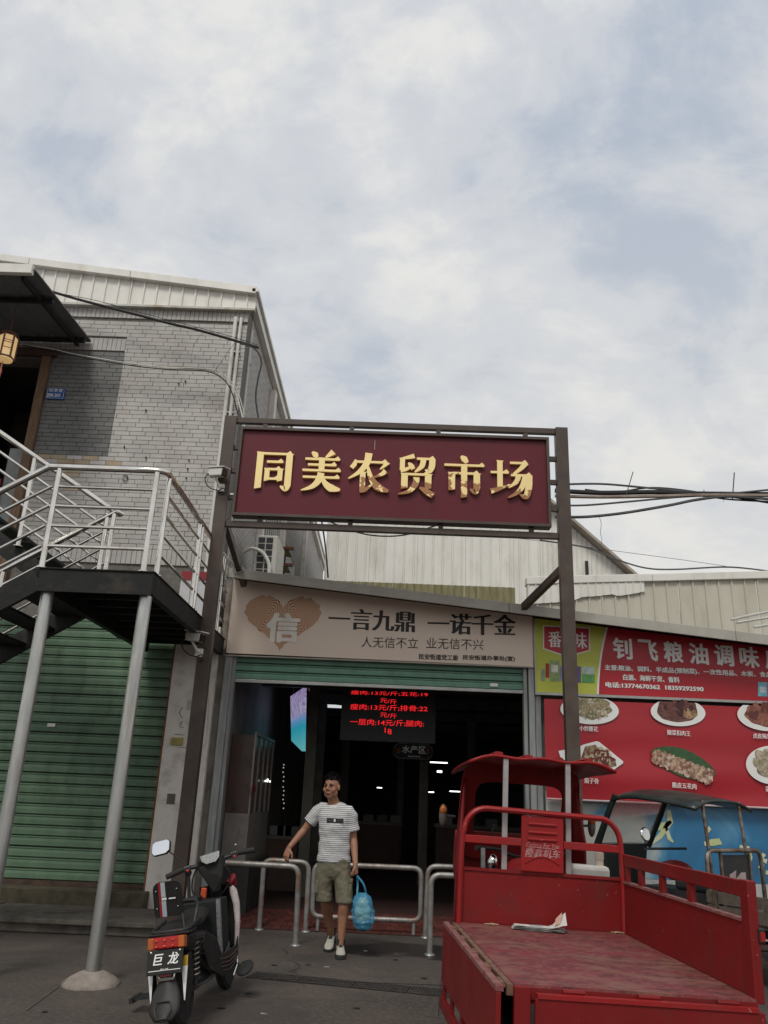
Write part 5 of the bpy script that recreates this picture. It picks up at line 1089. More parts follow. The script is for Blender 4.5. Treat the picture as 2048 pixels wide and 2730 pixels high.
# ------------------------------------------------------------------ drain grate and ground litter
dg = thing('drain_grate', 'dark slotted drain grate strip crossing the concrete before the entrance', 'drain', (-.2, 7.5, 0))
ga, gb = onZ(668, 2600, 0), onZ(1240, 2655, 0); gd = (gb - ga); gl = gd.length; gdn = gd.normalized(); gn = Vector((-gdn.y, gdn.x, 0))
RotG = Matrix.Rotation(math.atan2(gdn.y, gdn.x), 3, 'Z'); M_GRATE = mat('grate_iron', (.055, .048, .042), (.032, .028, .025), rough=.75, scale=14, bump=.3, bscale=60, dirt=(.10, .08, .06), dirt_amt=.5)
ns = 4; seg = gl / ns
B().obox((ga + gb) / 2 + Vector((0, 0, .003)), (gl, .20, .003), RotG).build('channel', mat('grate_void', (.006, .006, .006), rough=.9), dg)
for k in range(ns):
    c = ga + gdn * (k + .5) * seg; b_ = B()
    for dy in (-.10, -.035, .035, .10): b_.obox(c + gn * dy + Vector((0, 0, .0085)), (seg - .008, .016, .008), RotG)
    nb_ = int(seg / .026)
    for i in range(nb_): b_.obox(c + gdn * ((i + .5) / nb_ - .5) * (seg - .01) + Vector((0, 0, .0075)), (.012, .2, .007), RotG)
    b_.build('grate_section', M_GRATE, dg)
lit = [(870, 2580), (822, 2574), (730, 2575), (1055, 2560), (975, 2537), (1005, 2478), (660, 2650), (590, 2690), (700, 2705), (1130, 2610), (950, 2690), (120, 2700), (230, 2590)]
for i, (u, v) in enumerate(lit):
    q = onZ(u, v, 0); pr_ = []
    for k in range(6): a = k * PI / 3; r_ = random.uniform(.012, .035); pr_.append((q.x + math.cos(a) * r_, q.y + math.sin(a) * r_ * .6, .003))
    tag(B().prism(pr_, (0, 0, .006)).build('litter_scrap', mat('litter_dark', (.03, .025, .02), rough=.9, rnd=.5) if i % 4 else mat('litter_pale', (.35, .33, .30), rough=.9)), 'tiny dark scrap of litter lying on the concrete' if i % 4 else 'tiny pale scrap of litter lying on the concrete', 'litter', 'litter scraps on the concrete')
# ------------------------------------------------------------------ red cargo tricycle
def red_bed_material():
    m = bpy.data.materials.new('worn_red_bed'); m.use_nodes = True; T = m.node_tree; nd = T.nodes; lk = T.links; b = nd['Principled BSDF']
    tcn = nd.new('ShaderNodeTexCoord')
    def nz(s, st, d=8, r=.65):
        mp = nd.new('ShaderNodeMapping'); mp.inputs['Scale'].default_value = st; mp.inputs['Rotation'].default_value = (0, 0, rad(8)); lk.new(tcn.outputs['Object'], mp.inputs[0]); n = nd.new('ShaderNodeTexNoise'); n.inputs['Scale'].default_value = s; n.inputs['Detail'].default_value = d; n.inputs['Roughness'].default_value = r; lk.new(mp.outputs[0], n.inputs['Vector']); return n.outputs['Fac']
    def mixc(f, lo, hi, amt, a, c):
        r = nd.new('ShaderNodeMapRange'); r.inputs[1].default_value = lo; r.inputs[2].default_value = hi; r.inputs[4].default_value = amt; lk.new(f, r.inputs[0])
        x = nd.new('ShaderNodeMix'); x.data_type = 'RGBA'; lk.new(r.outputs[0], x.inputs['Factor'])
        if isinstance(a, tuple): x.inputs['A'].default_value = (*a, 1)
        else: lk.new(a, x.inputs['A'])
        x.inputs['B'].default_value = (*c, 1); return x.outputs['Result']
    c = mixc(nz(2.0, (1, 1, 1)), .38, .62, 1, (.200, .030, .038), (.130, .028, .029))
    c = mixc(nz(3.2, (.9, 1.5, 1)), .46, .60, .85, c, (.205, .098, .070))
    c = mixc(nz(8, (.8, 1.6, 1)), .50, .60, .8, c, (.085, .024, .022))
    c = mixc(nz(24, (.9, 1.3, 1)), .50, .62, .7, c, (.235, .090, .080))
    c = mixc(nz(46, (1, 1, 1)), .70, .74, .9, c, (.38, .33, .30))
    sp = nd.new('ShaderNodeSeparateXYZ'); lk.new(tcn.outputs['Object'], sp.inputs[0])
    lk.new(c, b.inputs['Base Color']); b.inputs['Roughness'].default_value = .62
    bp = nd.new('ShaderNodeBump'); bp.inputs['Strength'].default_value = .35; bp.inputs['Distance'].default_value = .006; lk.new(nz(25, (.6, 3, 1)), bp.inputs['Height']); lk.new(bp.outputs[0], b.inputs['Normal']); return m
M_TRED = mat('tricycle_red', (.205, .012, .012), (.165, .010, .010), rough=.46, rvar=.1, spec=.28, chips=(.34, .19, .17), scale=3, dirt=(.105, .028, .022), dirt_amt=.5, dscale=5, bump=.03)
M_TRED2 = mat('tricycle_red_bright', (.30, .016, .017), (.25, .013, .014), rough=.42, spec=.32, chips=(.40, .24, .21), scale=3, dirt=(.16, .05, .04), dirt_amt=.35, dscale=7)
tk = thing('cargo_tricycle', 'red cargo tricycle with a dusty open bed and fold-down sides parked before the shop', 'tricycle', (1.1466 - .0201, 5.147 - .001, 0.0), local=True, rot=(0, .0296, .0572))
ZB, TW, TL = .68, .576, .922
B().box(-TW, TW, -TL, TL, ZB - .028, ZB).build('bed_floor', red_bed_material(), tk)
for y in (-.9, -.45, 0, .45, .88): B().box(-TW + .01, TW - .01, y - .02, y + .02, ZB - .08, ZB - .029).build('cross_member', M_TRED, tk)
for x in (-.3, .3): B().box(x - .03, x + .03, -TL + .02, TL + .55, ZB - .16, ZB - .081).build('chassis_rail', M_BLACK, tk)
# headboard
hb2 = B().box(-TW, TW, TL - .012, TL + .012, ZB + .001, ZB + .325).build('headboard', M_TRED, tk, bevel=.003)
B().box(-TW, TW, TL - .022, TL + .018, ZB + .326, ZB + .345).build('top_flange', M_TRED, hb2)
rv, _ = B().ball((0, 0, 0), .006, .003, .006, 8, 5).data('rivet', M_TRED2, True)
for k in range(10): piece(rv, (-.5 + k * .111, TL - .0135, ZB + .30), 'rivet', hb2)
ar = [(-TW + .01, TL - .03, ZB - .1), (-TW + .012, TL - .03, ZB + .45), (-TW + .02, TL - .03, ZB + .58)]
for k in range(9):
    t = PI - k * PI / 16; ar.append((-.395 + .155 * math.cos(t), TL - .03, ZB + .575 + .16 * math.sin(t)))
for k in range(1, 9):
    t = PI / 2 - k * PI / 16; ar.append((.40 + .155 * math.cos(t), TL - .03, ZB + .565 + .16 * math.sin(t)))
ar += [(TW - .012, TL - .03, ZB + .42), (TW - .01, TL - .03, ZB - .1)]
B().tube(ar, [(.030, .020)] * len(ar), 8, ref=(0, 1, 0)).build('headboard_arch', M_TRED2, tk, smooth=True)
for x0, x1 in ((-.545, -.148), (.152, .55)): B().box(x0, x1, TL - .045, TL - .02, ZB + .505, ZB + .555).build('arch_rail', M_TRED2, tk, bevel=.004)
cp = B().box(-.147, .151, TL - .04, TL - .02, ZB + .346, ZB + .708).build('back_panel', M_TRED2, tk, bevel=.006)
for z_ in (.655, .60, .555): B().tube([(-.10, TL - .042, ZB + z_), (.10, TL - .042, ZB + z_)], .011, 8).build('pressed_rib', M_TRED2, cp, smooth=True)
B().tube([(-.12 + .24 * k / 10, TL - .041, ZB + .40 + .045 * math.sin(PI * k / 10)) for k in range(11)], .006, 6).build('pressed_rib', M_TRED2, cp, smooth=True)
M_FADE = mat('faded_white', (.48, .28, .27), (.36, .12, .12), rough=.5, scale=30)
writing('Cyclone For You', .043, (.0, TL - .0425, ZB + .517), M_FADE, cp, shear=.25, sx=.78)
writing('隆鑫机车', .062, (.0, TL - .0425, ZB + .462), M_FADE, cp, shear=.2, bold=.03)
B().tube([(-.09, TL - .0425, ZB + .495), (-.03, TL - .0425, ZB + .502), (.09, TL - .0425, ZB + .498)], .0025, 4).build('underline', M_FADE, cp)
for x in (-.252, .203): B().box(x - .019, x + .019, TL + .02, TL + .045, ZB + .2, ZB + 1.085).build('roof_post', mat('zinc_post', (.42, .40, .39), (.33, .30, .29), rough=.4, metal=.4, scale=8), tk, bevel=.004)
# right side board, standing
sb_ = B().box(TW - .012, TW + .014, -TL + .01, TL - .055, ZB + .001, ZB + .315).build('side_board', M_TRED, tk, bevel=.003)
B().box(TW - .02, TW + .022, -TL + .09, TL - .055, ZB + .316, ZB + .33).build('ledge', mat('dusty_edge', (.27, .13, .115), (.17, .045, .042), rough=.7, scale=14), sb_)
B().box(TW - .014, TW + .018, -TL + .085, TL - .045, ZB + .425, ZB + .50).build('top_rail', M_TRED, sb_, bevel=.004)
for y in (.83, .56, .20, -.22): B().box(TW - .010, TW + .016, y - .03, y + .03, ZB + .331, ZB + .424).build('upright', M_TRED, sb_)
B().box(TW - .016, TW + .03, -TL + .0, -TL + .085, ZB - .02, ZB + .505).build('end_post', M_TRED, sb_, bevel=.005)
B().box(TW + .02, TW + .05, -TL - .012, -TL + .03, ZB + .235, ZB + .30).build('latch', M_BLACK, sb_, bevel=.004)
B().box(TW + .025, TW + .046, -TL - .018, -TL - .010, ZB + .245, ZB + .285).build('reflector', mat('refl_red', (.4, .02, .02), rough=.2), sb_)
# left side board, folded down
lx = -TW - .085
lbd = B().box(lx - .012, lx + .012, -TL - .09, TL - .06, ZB - .345, ZB - .02).build('side_board', M_TRED, tk, bevel=.003, label='red side board folded down on the left of the bed')
B().box(lx - .014, lx + .022, -TL - .09, TL - .06, ZB - .018, ZB + .004).build('ledge', mat('dusty_edge', (.40, .26, .24)), lbd)
B().box(lx - .014, lx + .014, -TL - .09, TL - .06, ZB - .50, ZB - .435).build('top_rail', M_TRED, lbd)
for y in (.78, .42, .0, -.45, -.95): B().box(lx - .010, lx + .012, y - .03, y + .03, ZB - .434, ZB - .346).build('upright', M_TRED, lbd)
for y in (.70, .30, -.12, -.5, -.85):
    B().tube([(-TW - .045, y - .06, ZB - .012), (-TW - .045, y + .06, ZB - .012)], .013, 8).build('hinge', mat('hinge_rust', (.22, .12, .07), (.12, .06, .04), rough=.8, scale=20), lbd, smooth=True)
B().box(-TW - .03, -TW - .001, -TL, TL - .02, ZB - .05, ZB - .004).build('hinge_rail', mat('dirty_rail', (.20, .12, .075), (.13, .05, .04), rough=.8, scale=14), tk)
B().box(-TW - .001, -TW + .075, -TL - .03, -TL - .001, ZB - .40, ZB - .006).build('corner_post', M_TRED, tk, bevel=.004)
# tailgate, folded down
tg_ = B().box(-TW + .09, TW + .0, -TL - .055, -TL - .030, ZB - .36, ZB - .045).build('tailgate', M_TRED, tk, bevel=.003)
B().box(-TW + .10, TW - .03, -TL - .062, -TL - .024, ZB - .044, ZB - .026).build('ledge', M_TRED2, tg_)
for x in (-.30, .05, .42): B().tube([(x - .05, -TL - .016, ZB - .018), (x + .05, -TL - .016, ZB - .018)], .012, 8).build('hinge', M_TRED, tg_, smooth=True)
B().box(-TW + .01, TW - .01, -TL - .008, -TL - .001, ZB - .06, ZB - .012).build('rear_sill', M_TRED, tk)
# wheels
def wheel(par, c, r, wd, name='wheel'):
    Rx = Matrix.Rotation(PI / 2, 3, 'Y'); h = wd / 2
    wl = B().lathe([(r * .66, -h * .8), (r * .86, -h), (r * .97, -h * .62), (r, 0), (r * .97, h * .62), (r * .86, h), (r * .66, h * .8)], c, 28, Rx).build(name, M_RUBBER, par, smooth=True)
    B().lathe([(.03, -h * .9), (r * .2, -h * .7), (r * .58, -h * .35), (r * .66, -h * .75), (r * .67, h * .75), (r * .58, h * .35), (r * .2, h * .7), (.03, h * .9)], c, 20, Rx).build('rim', M_GALV, wl, smooth=True)
    return wl
for x in (-.47, .47): wheel(tk, (x, -.30, .26), .26, .12)
wheel(tk, (0, 2.02, .25), .25, .10)
B().tube([(-.42, -.30, .26), (.42, -.30, .26)], .035, 10).build('axle', M_BLACK, tk, smooth=True)
B().beam((0, 1.42, .52), (0, .9, .55), .25, .10).build('frame_spine', M_BLACK, tk)
for x in (-.06, .06): B().tube([(x, 2.02, .25), (x, 1.84, .80), (x * 1.3, 1.80, 1.0)], .02, 8).build('fork', M_BLACK, tk, smooth=True)
# cab shell: roof, windscreen frame, cowl
b_ = B()
def roof(s, t):
    a = s * 2 - 1; y = .93 + t * 1.12; x = a * (.52 + .02 * (1 - t)) + .02
    z_ = 1.785 - .045 * abs(a) ** 7 - .05 * t * t - .035 * max(0, t - .75) * 4 * (t - .75) + .012 * math.cos(a * 3 * PI) * .6
    return Vector((x, y, z_))
b_.grid(roof, 24, 12)
rf = b_.build('cab_roof', M_TRED2, tk, smooth=True); sd = rf.modifiers.new('thick', 'SOLIDIFY'); sd.thickness = .02; sd.offset = -1
for k in range(4):
    t = .02 + k * .0; x = -.33 + k * .22; B().tube([roof((x / .54 + 1) / 2, .0) + Vector((0, .0, .008)), roof((x / .54 + 1) / 2, .5) + Vector((0, 0, .006)), roof((x / .54 + 1) / 2, .95) + Vector((0, 0, .004))], [(.012, .035)] * 3, 8, ref=(0, 0, 1)).build('pressed_rib', M_TRED2, rf, smooth=True)
cab = B()
def cy_(x, z_): return 2.02 - .42 * max(0, z_ - 1.05) ** 1.2 - .10 * (x / .5) ** 2
def cowl(s, t):
    z_ = .42 + t * .80; x = (s * 2 - 1) * (.36 + .12 * min(1, t * 1.6)) + .02; return Vector((x, cy_(x, z_) + .02, z_))
b_ = B().grid(cowl, 16, 12); cw = b_.build('front_cowl', M_TRED, tk, smooth=True); sd = cw.modifiers.new('thick', 'SOLIDIFY'); sd.thickness = .02
for sg in (-1, 1):
    side = [(sg * .49 + .02, cy_(.48, 1.2) - .05, .55), (sg * .50 + .02, 1.72, .50), (sg * .51 + .02, 1.60, .95), (sg * .50 + .02, 1.58, 1.22), (sg * .475 + .02, 1.66, 1.5), (sg * .45 + .02, 1.72, 1.70), (sg * .46 + .02, cy_(.48, 1.7) - .0, 1.70), (sg * .48 + .02, cy_(.48, 1.2), 1.2)]
    B().prism(side, (-sg * .02, 0, 0)).build('cab_side', M_TRED, tk, bevel=.006)
    B().ball((sg * .60 - .0, 1.70, 1.335), .032, .03, .085, 12, 9).build('turn_signal', mat('signal_grey', (.10, .08, .07), rough=.3), tk, smooth=True)
    B().ball((sg * .60, 1.685, 1.375), .030, .026, .036, 12, 8).build('amber_lens', mat('amber', (.36, .11, .02), (.26, .07, .015), rough=.2, scale=30), tk, smooth=True)
    B().tube([(sg * .50, 1.70, 1.33), (sg * .585, 1.70, 1.335)], .010, 6).build('signal_stalk', M_BLACK, tk)
def rr_pts(x0, x1, z0, z1, r, n=48):
    o = []
    for k in range(n):
        a = 2 * PI * (k + .5) / n; cx_, cz_ = (x0 + x1) / 2, (z0 + z1) / 2; hx, hz_ = (x1 - x0) / 2, (z1 - z0) / 2
        ca, sa = math.cos(a), math.sin(a); e_ = 2 / r; x = math.copysign(abs(ca) ** e_, ca) * hx; z_ = math.copysign(abs(sa) ** e_, sa) * hz_; o.append((cx_ + x, cz_ + z_))
    return o
oo = rr_pts(-.46, .50, 1.02, 1.755, 7.0); ii = rr_pts(-.335, .385, 1.18, 1.615, 6.0); b_ = B()
vs = []
for d in (0, .035):
    for q in (oo, ii): vs += [Vector((x, cy_(x - .02, z_) - .045 + d, z_)) for x, z_ in q]
fs = []
for k in range(48):
    k2 = (k + 1) % 48
    fs += [(k, k2, 48 + k2, 48 + k), (96 + k, 144 + k, 144 + k2, 96 + k2), (48 + k, 48 + k2, 144 + k2, 144 + k), (k, 96 + k, 96 + k2, k2)]
b_.add(vs, fs); b_.build('windscreen_frame', M_TRED, tk, smooth=True)
gl = B().grid(lambda s, t: Vector(((s * 2 - 1) * .44 + .02, cy_((s * 2 - 1) * .44, 1.2 + t * .42) - .03, 1.2 + t * .42)), 8, 4)
gl.build('windscreen', mat('windscreen_glass', (.9, .93, .92), rough=.04, trans=1.0, ior=1.02, alpha=.22, rvar=.01), tk, smooth=True)
# handlebar, tank, seat in the cab
B().tube(bar_path([(-.36, 1.50, 1.12), (-.18, 1.62, 1.12), (0, 1.66, 1.06), (.18, 1.62, 1.12), (.36, 1.50, 1.12)], .06), .013, 8).build('handlebar', M_BLACK, tk, smooth=True)
for sg in (-1, 1):
    B().tube([(sg * .36, 1.50, 1.12), (sg * .29, 1.55, 1.12)], .018, 8).build('grip', M_RUBBER, tk, smooth=True)
    B().tube([(sg * .18, 1.62, 1.13), (sg * .22, 1.60, 1.24), (sg * .2, 1.6, 1.3)], .007, 6).build('mirror_stalk', M_BLACK, tk, smooth=True)
B().ball((-.24, 1.45, 1.03), .045, .05, .06, 12, 8).build('horn', M_CHROME, tk, smooth=True)
B().ball((-.39, 1.42, .92), .028, .02, .028, 10, 7).build('side_reflector', M_PRINTW, tk, smooth=True)
B().beam((-.36, 1.2, 1.14), (-.34, 1.22, .62), .03, .01).build('strap_bar', M_GALV, tk)
B().ball((-.02, 1.42, .98), .13, .22, .10, 16, 10).build('fuel_tank', M_TRED2, tk, smooth=True)
B().box(-.24, .24, 1.0, 1.22, .932, 1.0).build('seat', M_BLACK, tk, bevel=.03)
B().box(-.32, .60, 1.0, 1.28, .56, .93).build('seat_box', M_BLACK, tk, bevel=.01)
jg = thing('plastic_jug', 'white plastic jug with a screw cap lying behind the red headboard', 'jug', (0, 0, 0), local=True)
jg.parent = None
JM = tk.matrix_basis.copy(); jg.matrix_basis = JM @ Matrix.Translation((.38, 1.10, .933))
B().box(-.13, .15, -.07, .07, 0, .15).build('body', M_WHITEPL, jg, bevel=.03)
B().lathe([(.03, .14), (.028, .19), (.032, .19), (.032, .235), (.02, .24)], (.09, 0, 0), 14).build('cap', mat('cap_cream', (.60, .50, .42), rough=.4), jg, smooth=True)
# old newspaper on the bed
npp = thing('newspaper', 'folded old newspaper with a curled corner lying on the red tricycle bed', 'newspaper', (0, 0, 0), local=True)
npp.matrix_basis = JM @ Matrix.Translation((-.06, .76, ZB + .002)) @ Matrix.Rotation(rad(-9), 4, 'Z')
M_NEWS = mat('newsprint', (.52, .50, .46), (.40, .38, .35), rough=.8, scale=20, stretch=(1, 4, 1))
for k in range(4):
    def sh(s, t, k=k):
        x = -.17 + s * .34 + k * .006; y = -.055 + t * .11 + k * .004; z_ = .004 + k * .006 + .008 * max(0, s - .6) * (1 + math.sin(t * 5 + k)) + .006 * mnoise.noise(Vector((s * 4, t * 4, k)))
        if k == 3 and s > .72: z_ += (s - .72) * .22 * (.4 + t)
        return Vector((x, y, max(.001, z_)))
    B().grid(sh, 12, 5).build('sheet', M_NEWS if k < 3 else mat('newsprint_top', (.60, .585, .55), (.50, .48, .45), rough=.8, scale=14), npp)
B().add([(-.055, -.03, .031), (.03, -.028, .033), (.03, .005, .034), (-.055, .0, .032)], [(0, 1, 2, 3)]).build('printed_photo', mat('news_photo', (.16, .18, .17), rough=.8), npp)
B().add([(.11, -.02, .04), (.15, .0, .052), (.165, .05, .115), (.12, .03, .075)], [(0, 1, 2, 3)]).build('pink_corner', mat('news_pink', (.58, .34, .27), rough=.8), npp)
for i, (x, y) in enumerate(((-.35, .86), (.10, .885), (.52, .875))):
    l = thing('straw_wisp', 'wisp of dry straw lying along the foot of the red headboard', 'straw', (0, 0, 0), group='straw on the tricycle bed', local=True); l.matrix_basis = JM @ Matrix.Translation((x, y, ZB + .003))
    for k in range(7): a = random.uniform(0, PI); c_, s_ = math.cos(a) * .05, math.sin(a) * .018; B().tube([(-c_, -s_, .003), (0, 0, .008), (c_, s_, .003)], .003, 4).build('stalk', mat('straw', (.42, .33, .20), rough=.9, rnd=.3), l)

# ------------------------------------------------------------------ second tricycle, dark green canopy
gk = thing('green_canopy_tricycle', 'old cargo tricycle with dark green canopy and rusty frame by the blue poster', 'tricycle', (3.42, 8.62, 0), local=True, rot=(0, 0, rad(34)))
M_DGREEN = mat('dark_green', (.017, .027, .024), (.012, .020, .018), rough=.35, scale=4, dirt=(.10, .10, .09), dirt_amt=.3)
M_OLDCH = mat('old_chrome', (.36, .32, .28), (.15, .09, .055), rough=.35, metal=.9, scale=14)
M_OLDWOOD = mat('old_plank', (.13, .105, .08), (.075, .06, .047), rough=.85, scale=7, stretch=(.5, 4, 4), bump=.3)
def groof(s, t):
    a = s * 2 - 1; return Vector((a * .47, -.02 + t * 1.05, 1.665 - .09 * abs(a) ** 3 - .05 * (1 - t) ** 2 * 2 - .05 * max(0, t - .7) ** 2 * 10))
rf = B().grid(groof, 14, 10).build('canopy', M_DGREEN, gk, smooth=True); sd = rf.modifiers.new('thick', 'SOLIDIFY'); sd.thickness = .025; sd.offset = -1
for sg in (-1, 1):
    B().tube([(sg * .43, 1.0, 1.58), (sg * .44, 1.10, 1.40), (sg * .42, 1.30, 1.05)], [(.035, .03), (.035, .03), (.045, .035)], 8).build('windscreen_pillar', M_DGREEN, gk, smooth=True)
    B().tube([(sg * .30, .02, 1.56), (sg * .30, -.02, .95), (sg * .30, -.02, .55)], .017, 8).build('roof_post', M_OLDCH, gk, smooth=True)
B().grid(lambda s, t: Vector(((s * 2 - 1) * .42, 1.30 + .05 * math.cos((s - .5) * PI) - (t - .0) * .0 + .12 * (1 - t), .40 + t * .68)), 10, 8).build('front_cowl', M_DGREEN, gk, smooth=True)
B().grid(lambda s, t: Vector(((s * 2 - 1) * .40, 1.28 - t * .24, 1.07 + t * .46)), 4, 4).build('windscreen', mat('hazy_glass', (.75, .75, .70), rough=.25, trans=.5, alpha=.55), gk, smooth=True)
fp = bar_path([(-.44, -.08, .50), (-.44, -.08, 1.10), (.44, -.08, 1.10), (.44, -.08, .50)], .10)
B().tube(fp, .021, 10).build('chrome_frame', M_OLDCH, gk, smooth=True)
pn = B().box(-.20, .24, -.07, -.05, .52, 1.06).build('back_panel', M_BLACK, gk, bevel=.005)
for x in (-.215, .25): B().box(x - .012, x + .012, -.085, -.06, .5, 1.08).build('panel_strip', M_OLDCH, pn)
B().prism([(-.10, -.073, .88), (.02, -.073, .92), (.0, -.073, .84), (.10, -.073, .90), (.17, -.073, .90), (.17, -.073, .80), (.02, -.073, .79), (.0, -.073, .83), (-.05, -.073, .80)], (0, .002, 0)).build('peeled_label', mat('label_pink', (.42, .32, .31), rough=.7), pn)
B().prism([(-.02, -.073, .60), (.16, -.073, .60), (.14, -.073, .67), (.07, -.073, .71), (.0, -.073, .66)], (0, .002, 0)).build('peeled_label', mat('label_pink', (.42, .32, .31)), pn)
for k in range(5): B().box(-.50, .50, -.12 - k * .30 - .29, -.12 - k * .30, .50, .53).build('bed_plank', M_OLDWOOD, gk)
for sg in (-1, 1):
    for z_ in (.54, .66): B().box(sg * .51 - .012, sg * .51 + .012, -1.62, -.10, z_, z_ + .10).build('side_plank', M_OLDWOOD, gk)
    for y in (-.2, -.9, -1.55): B().box(sg * .53 - .015, sg * .53 + .015, y - .02, y + .02, .48, .80).build('stake', M_OLDCH, gk)
    wheel(gk, (sg * .43, -.9, .25), .25, .10)
B().box(-.5, .5, -1.66, -1.63, .50, .76).build('tail_board', M_BLACK, gk); writing('JINC', .11, (-.30, -1.664, .66), M_PRINTW, gk, bold=.02)
B().box(-.3, .3, -1.5, 1.2, .40, .46).build('chassis', M_BLACK, gk); wheel(gk, (0, 1.35, .25), .25, .09)
B().tube(bar_path([(-.34, .72, 1.06), (-.15, .85, 1.05), (.15, .85, 1.05), (.34, .72, 1.06)], .06), .013, 8).build('handlebar', M_BLACK, gk, smooth=True)
B().ball((.0, .62, .86), .13, .2, .1, 12, 8).build('tank', mat('tank_red', (.16, .02, .02), rough=.3), gk, smooth=True); B().box(-.2, .2, .1, .5, .70, .80).build('seat', M_BLACK, gk, bevel=.03); B().box(-.18, .18, .1, .9, .462, .698).build('engine_box', M_BLACK, gk)
mt_ = B().lathe([(.065, 0), (.07, .01), (.06, .02)], (-.36, .70, 1.20), 18, Matrix.Rotation(rad(80), 3, 'X')).build('mirror', M_CHROME, gk, smooth=True)
B().tube([(-.30, .74, 1.06), (-.36, .71, 1.18)], .006, 6).build('mirror_stalk', M_BLACK, gk)

# third vehicle: only its pale side rack shows at the right edge, behind the green one
ck = thing('flatbed_cart', 'flatbed cart with pale side rails and a small blue sticker behind the green tricycle', 'cart', (5.0, 9.3, 0), local=True, rot=(0, 0, rad(2)))
for z_, m in ((.62, M_SHEETW), (.50, M_OLDWOOD)): B().box(-1.0, 1.2, -.5, -.47, z_, z_ + .09).build('side_rail', m, ck)
B().box(-1.0, 1.2, -.5, .5, .43, .47).build('deck', M_OLDWOOD, ck)
for x in (-.95, 0, .95): B().box(x - .02, x + .02, -.53, -.501, .42, .74).build('stake', M_BLACK, ck)
B().box(-.42, -.28, -.506, -.5015, .635, .695).build('sticker', mat('sticker_blue', (.04, .18, .45)), ck)
for x in (-.6, .7):
    for y in (-.3, .3): wheel(ck, (x, y, .21), .21, .08).rotation_euler = (0, 0, PI / 2)

# ------------------------------------------------------------------ black electric scooter
scx = thing('electric_scooter', 'black electric scooter with a red tail light and white name plate leaning on its stand', 'scooter', (-1.275, 6.03, 0), local=True, rot=(0, rad(-9), rad(-4.5)))
scx.scale = (.90, .93, .93)
M_SBLK = mat('scooter_black', (.010, .010, .011), (.015, .015, .015), rough=.34, spec=.4, scale=6, dirt=(.06, .055, .05), dirt_amt=.35, dscale=9)
M_SMAT = mat('scooter_matte', (.014, .014, .014), (.021, .020, .019), rough=.6, spec=.3, scale=8, bump=.06, bscale=120)
M_SGREY = mat('fender_grey', (.034, .029, .027), (.025, .022, .021), rough=.5, spec=.4, scale=6)
wheel(scx, (0, 0, .235), .235, .095); wheel(scx, (0, 1.22, .235), .235, .085)
# tail: mudguard tongue
fd = B().grid(lambda s, t: Vector(((s * 2 - 1) * (.055 + .05 * math.sin(min(1, t * 1.25) * PI * .62)) * (1 if t < .8 else 1 - (t - .8) * 2.2), -.225 - .12 * t - .03 * math.cos((s - .5) * PI), .345 - .225 * t)), 10, 14).build('mudguard', M_SGREY, scx, smooth=True)
md = fd.modifiers.new('thick', 'SOLIDIFY'); md.thickness = .008
hx_ = [(-.045, .235), (.045, .235), (.06, .19), (.035, .142), (-.035, .142), (-.06, .19)]
B().tube([(x, -.352 + (z_ - .2) * .5, z_) for x, z_ in hx_], .005, 6, closed=True).build('embossed_ring', M_SGREY, fd, smooth=True)
B().box(-.055, .055, -.268, -.240, .345, .368).build('chrome_band', M_CHROME, scx, bevel=.004)
b_ = B(); b_.tube(bar_path([(-.05, -.25, .43), (-.055, -.262, .362), (.055, -.262, .362), (.06, -.25, .43)], .01), .006, 6); b_.build('bracket', M_CHROME, scx, smooth=True)
B().obox((-.005, -.275, .392), (.095, .012, .040), Matrix.Rotation(rad(-10), 3, 'X')).build('reflector', mat('reflector_red', (.34, .02, .03), rough=.2), scx, bevel=.003)
Rp = Matrix.Rotation(rad(-16), 3, 'X')
pq = Vector((0, -.285, .525)); pln = B().obox(pq, (.262, .010, .150), Rp).build('name_plate', M_SMAT, scx, bevel=.004)
fy = Rp @ Vector((0, -.0065, 0))
for ch, dx in (('巨', -.055), ('龙', .058)): writing(ch, .078, pq + fy + Rp @ Vector((dx, 0, .012)), M_PRINTW, pln, rot=Rp, bold=.03, boldy=.015, shear=.15)
B().obox(pq + fy + Rp @ Vector((0, 0, -.050)), (.23, .001, .004), Rp).build('line', M_PRINTW, pln); writing('骑行 品质', .014, pq + fy + Rp @ Vector((0, -.001, -.046)), M_PRINTW, pln, rot=Rp, bold=.03)
for x in (-.105, .105): B().ball(pq + Rp @ Vector((x, -.006, .062)), .009, .005, .009, 8, 6).build('bolt', M_CHROME, pln, smooth=True)
tlp = B().obox((0, -.225, .635), (.265, .07, .074), Matrix.Rotation(rad(-8), 3, 'X')).build('tail_light', mat('tail_red', (.42, .014, .009), (.30, .010, .007), rough=.15, scale=40), scx, bevel=.010)
for sg in (-1, 1): B().obox((sg * .112, -.229, .635), (.046, .071, .0745), Matrix.Rotation(rad(-8), 3, 'X')).build('amber_lens', mat('tail_amber', (.45, .10, .012), rough=.15), tlp, bevel=.008)
for k in range(6): B().ball((-.07 + (k % 3) * .06, -.262 + (k // 3) * -.006, .655 - (k // 3) * .036), .011, .006, .008, 8, 6).build('led_cell', mat('tail_cell', (.6, .07, .05), rough=.1), tlp, smooth=True)
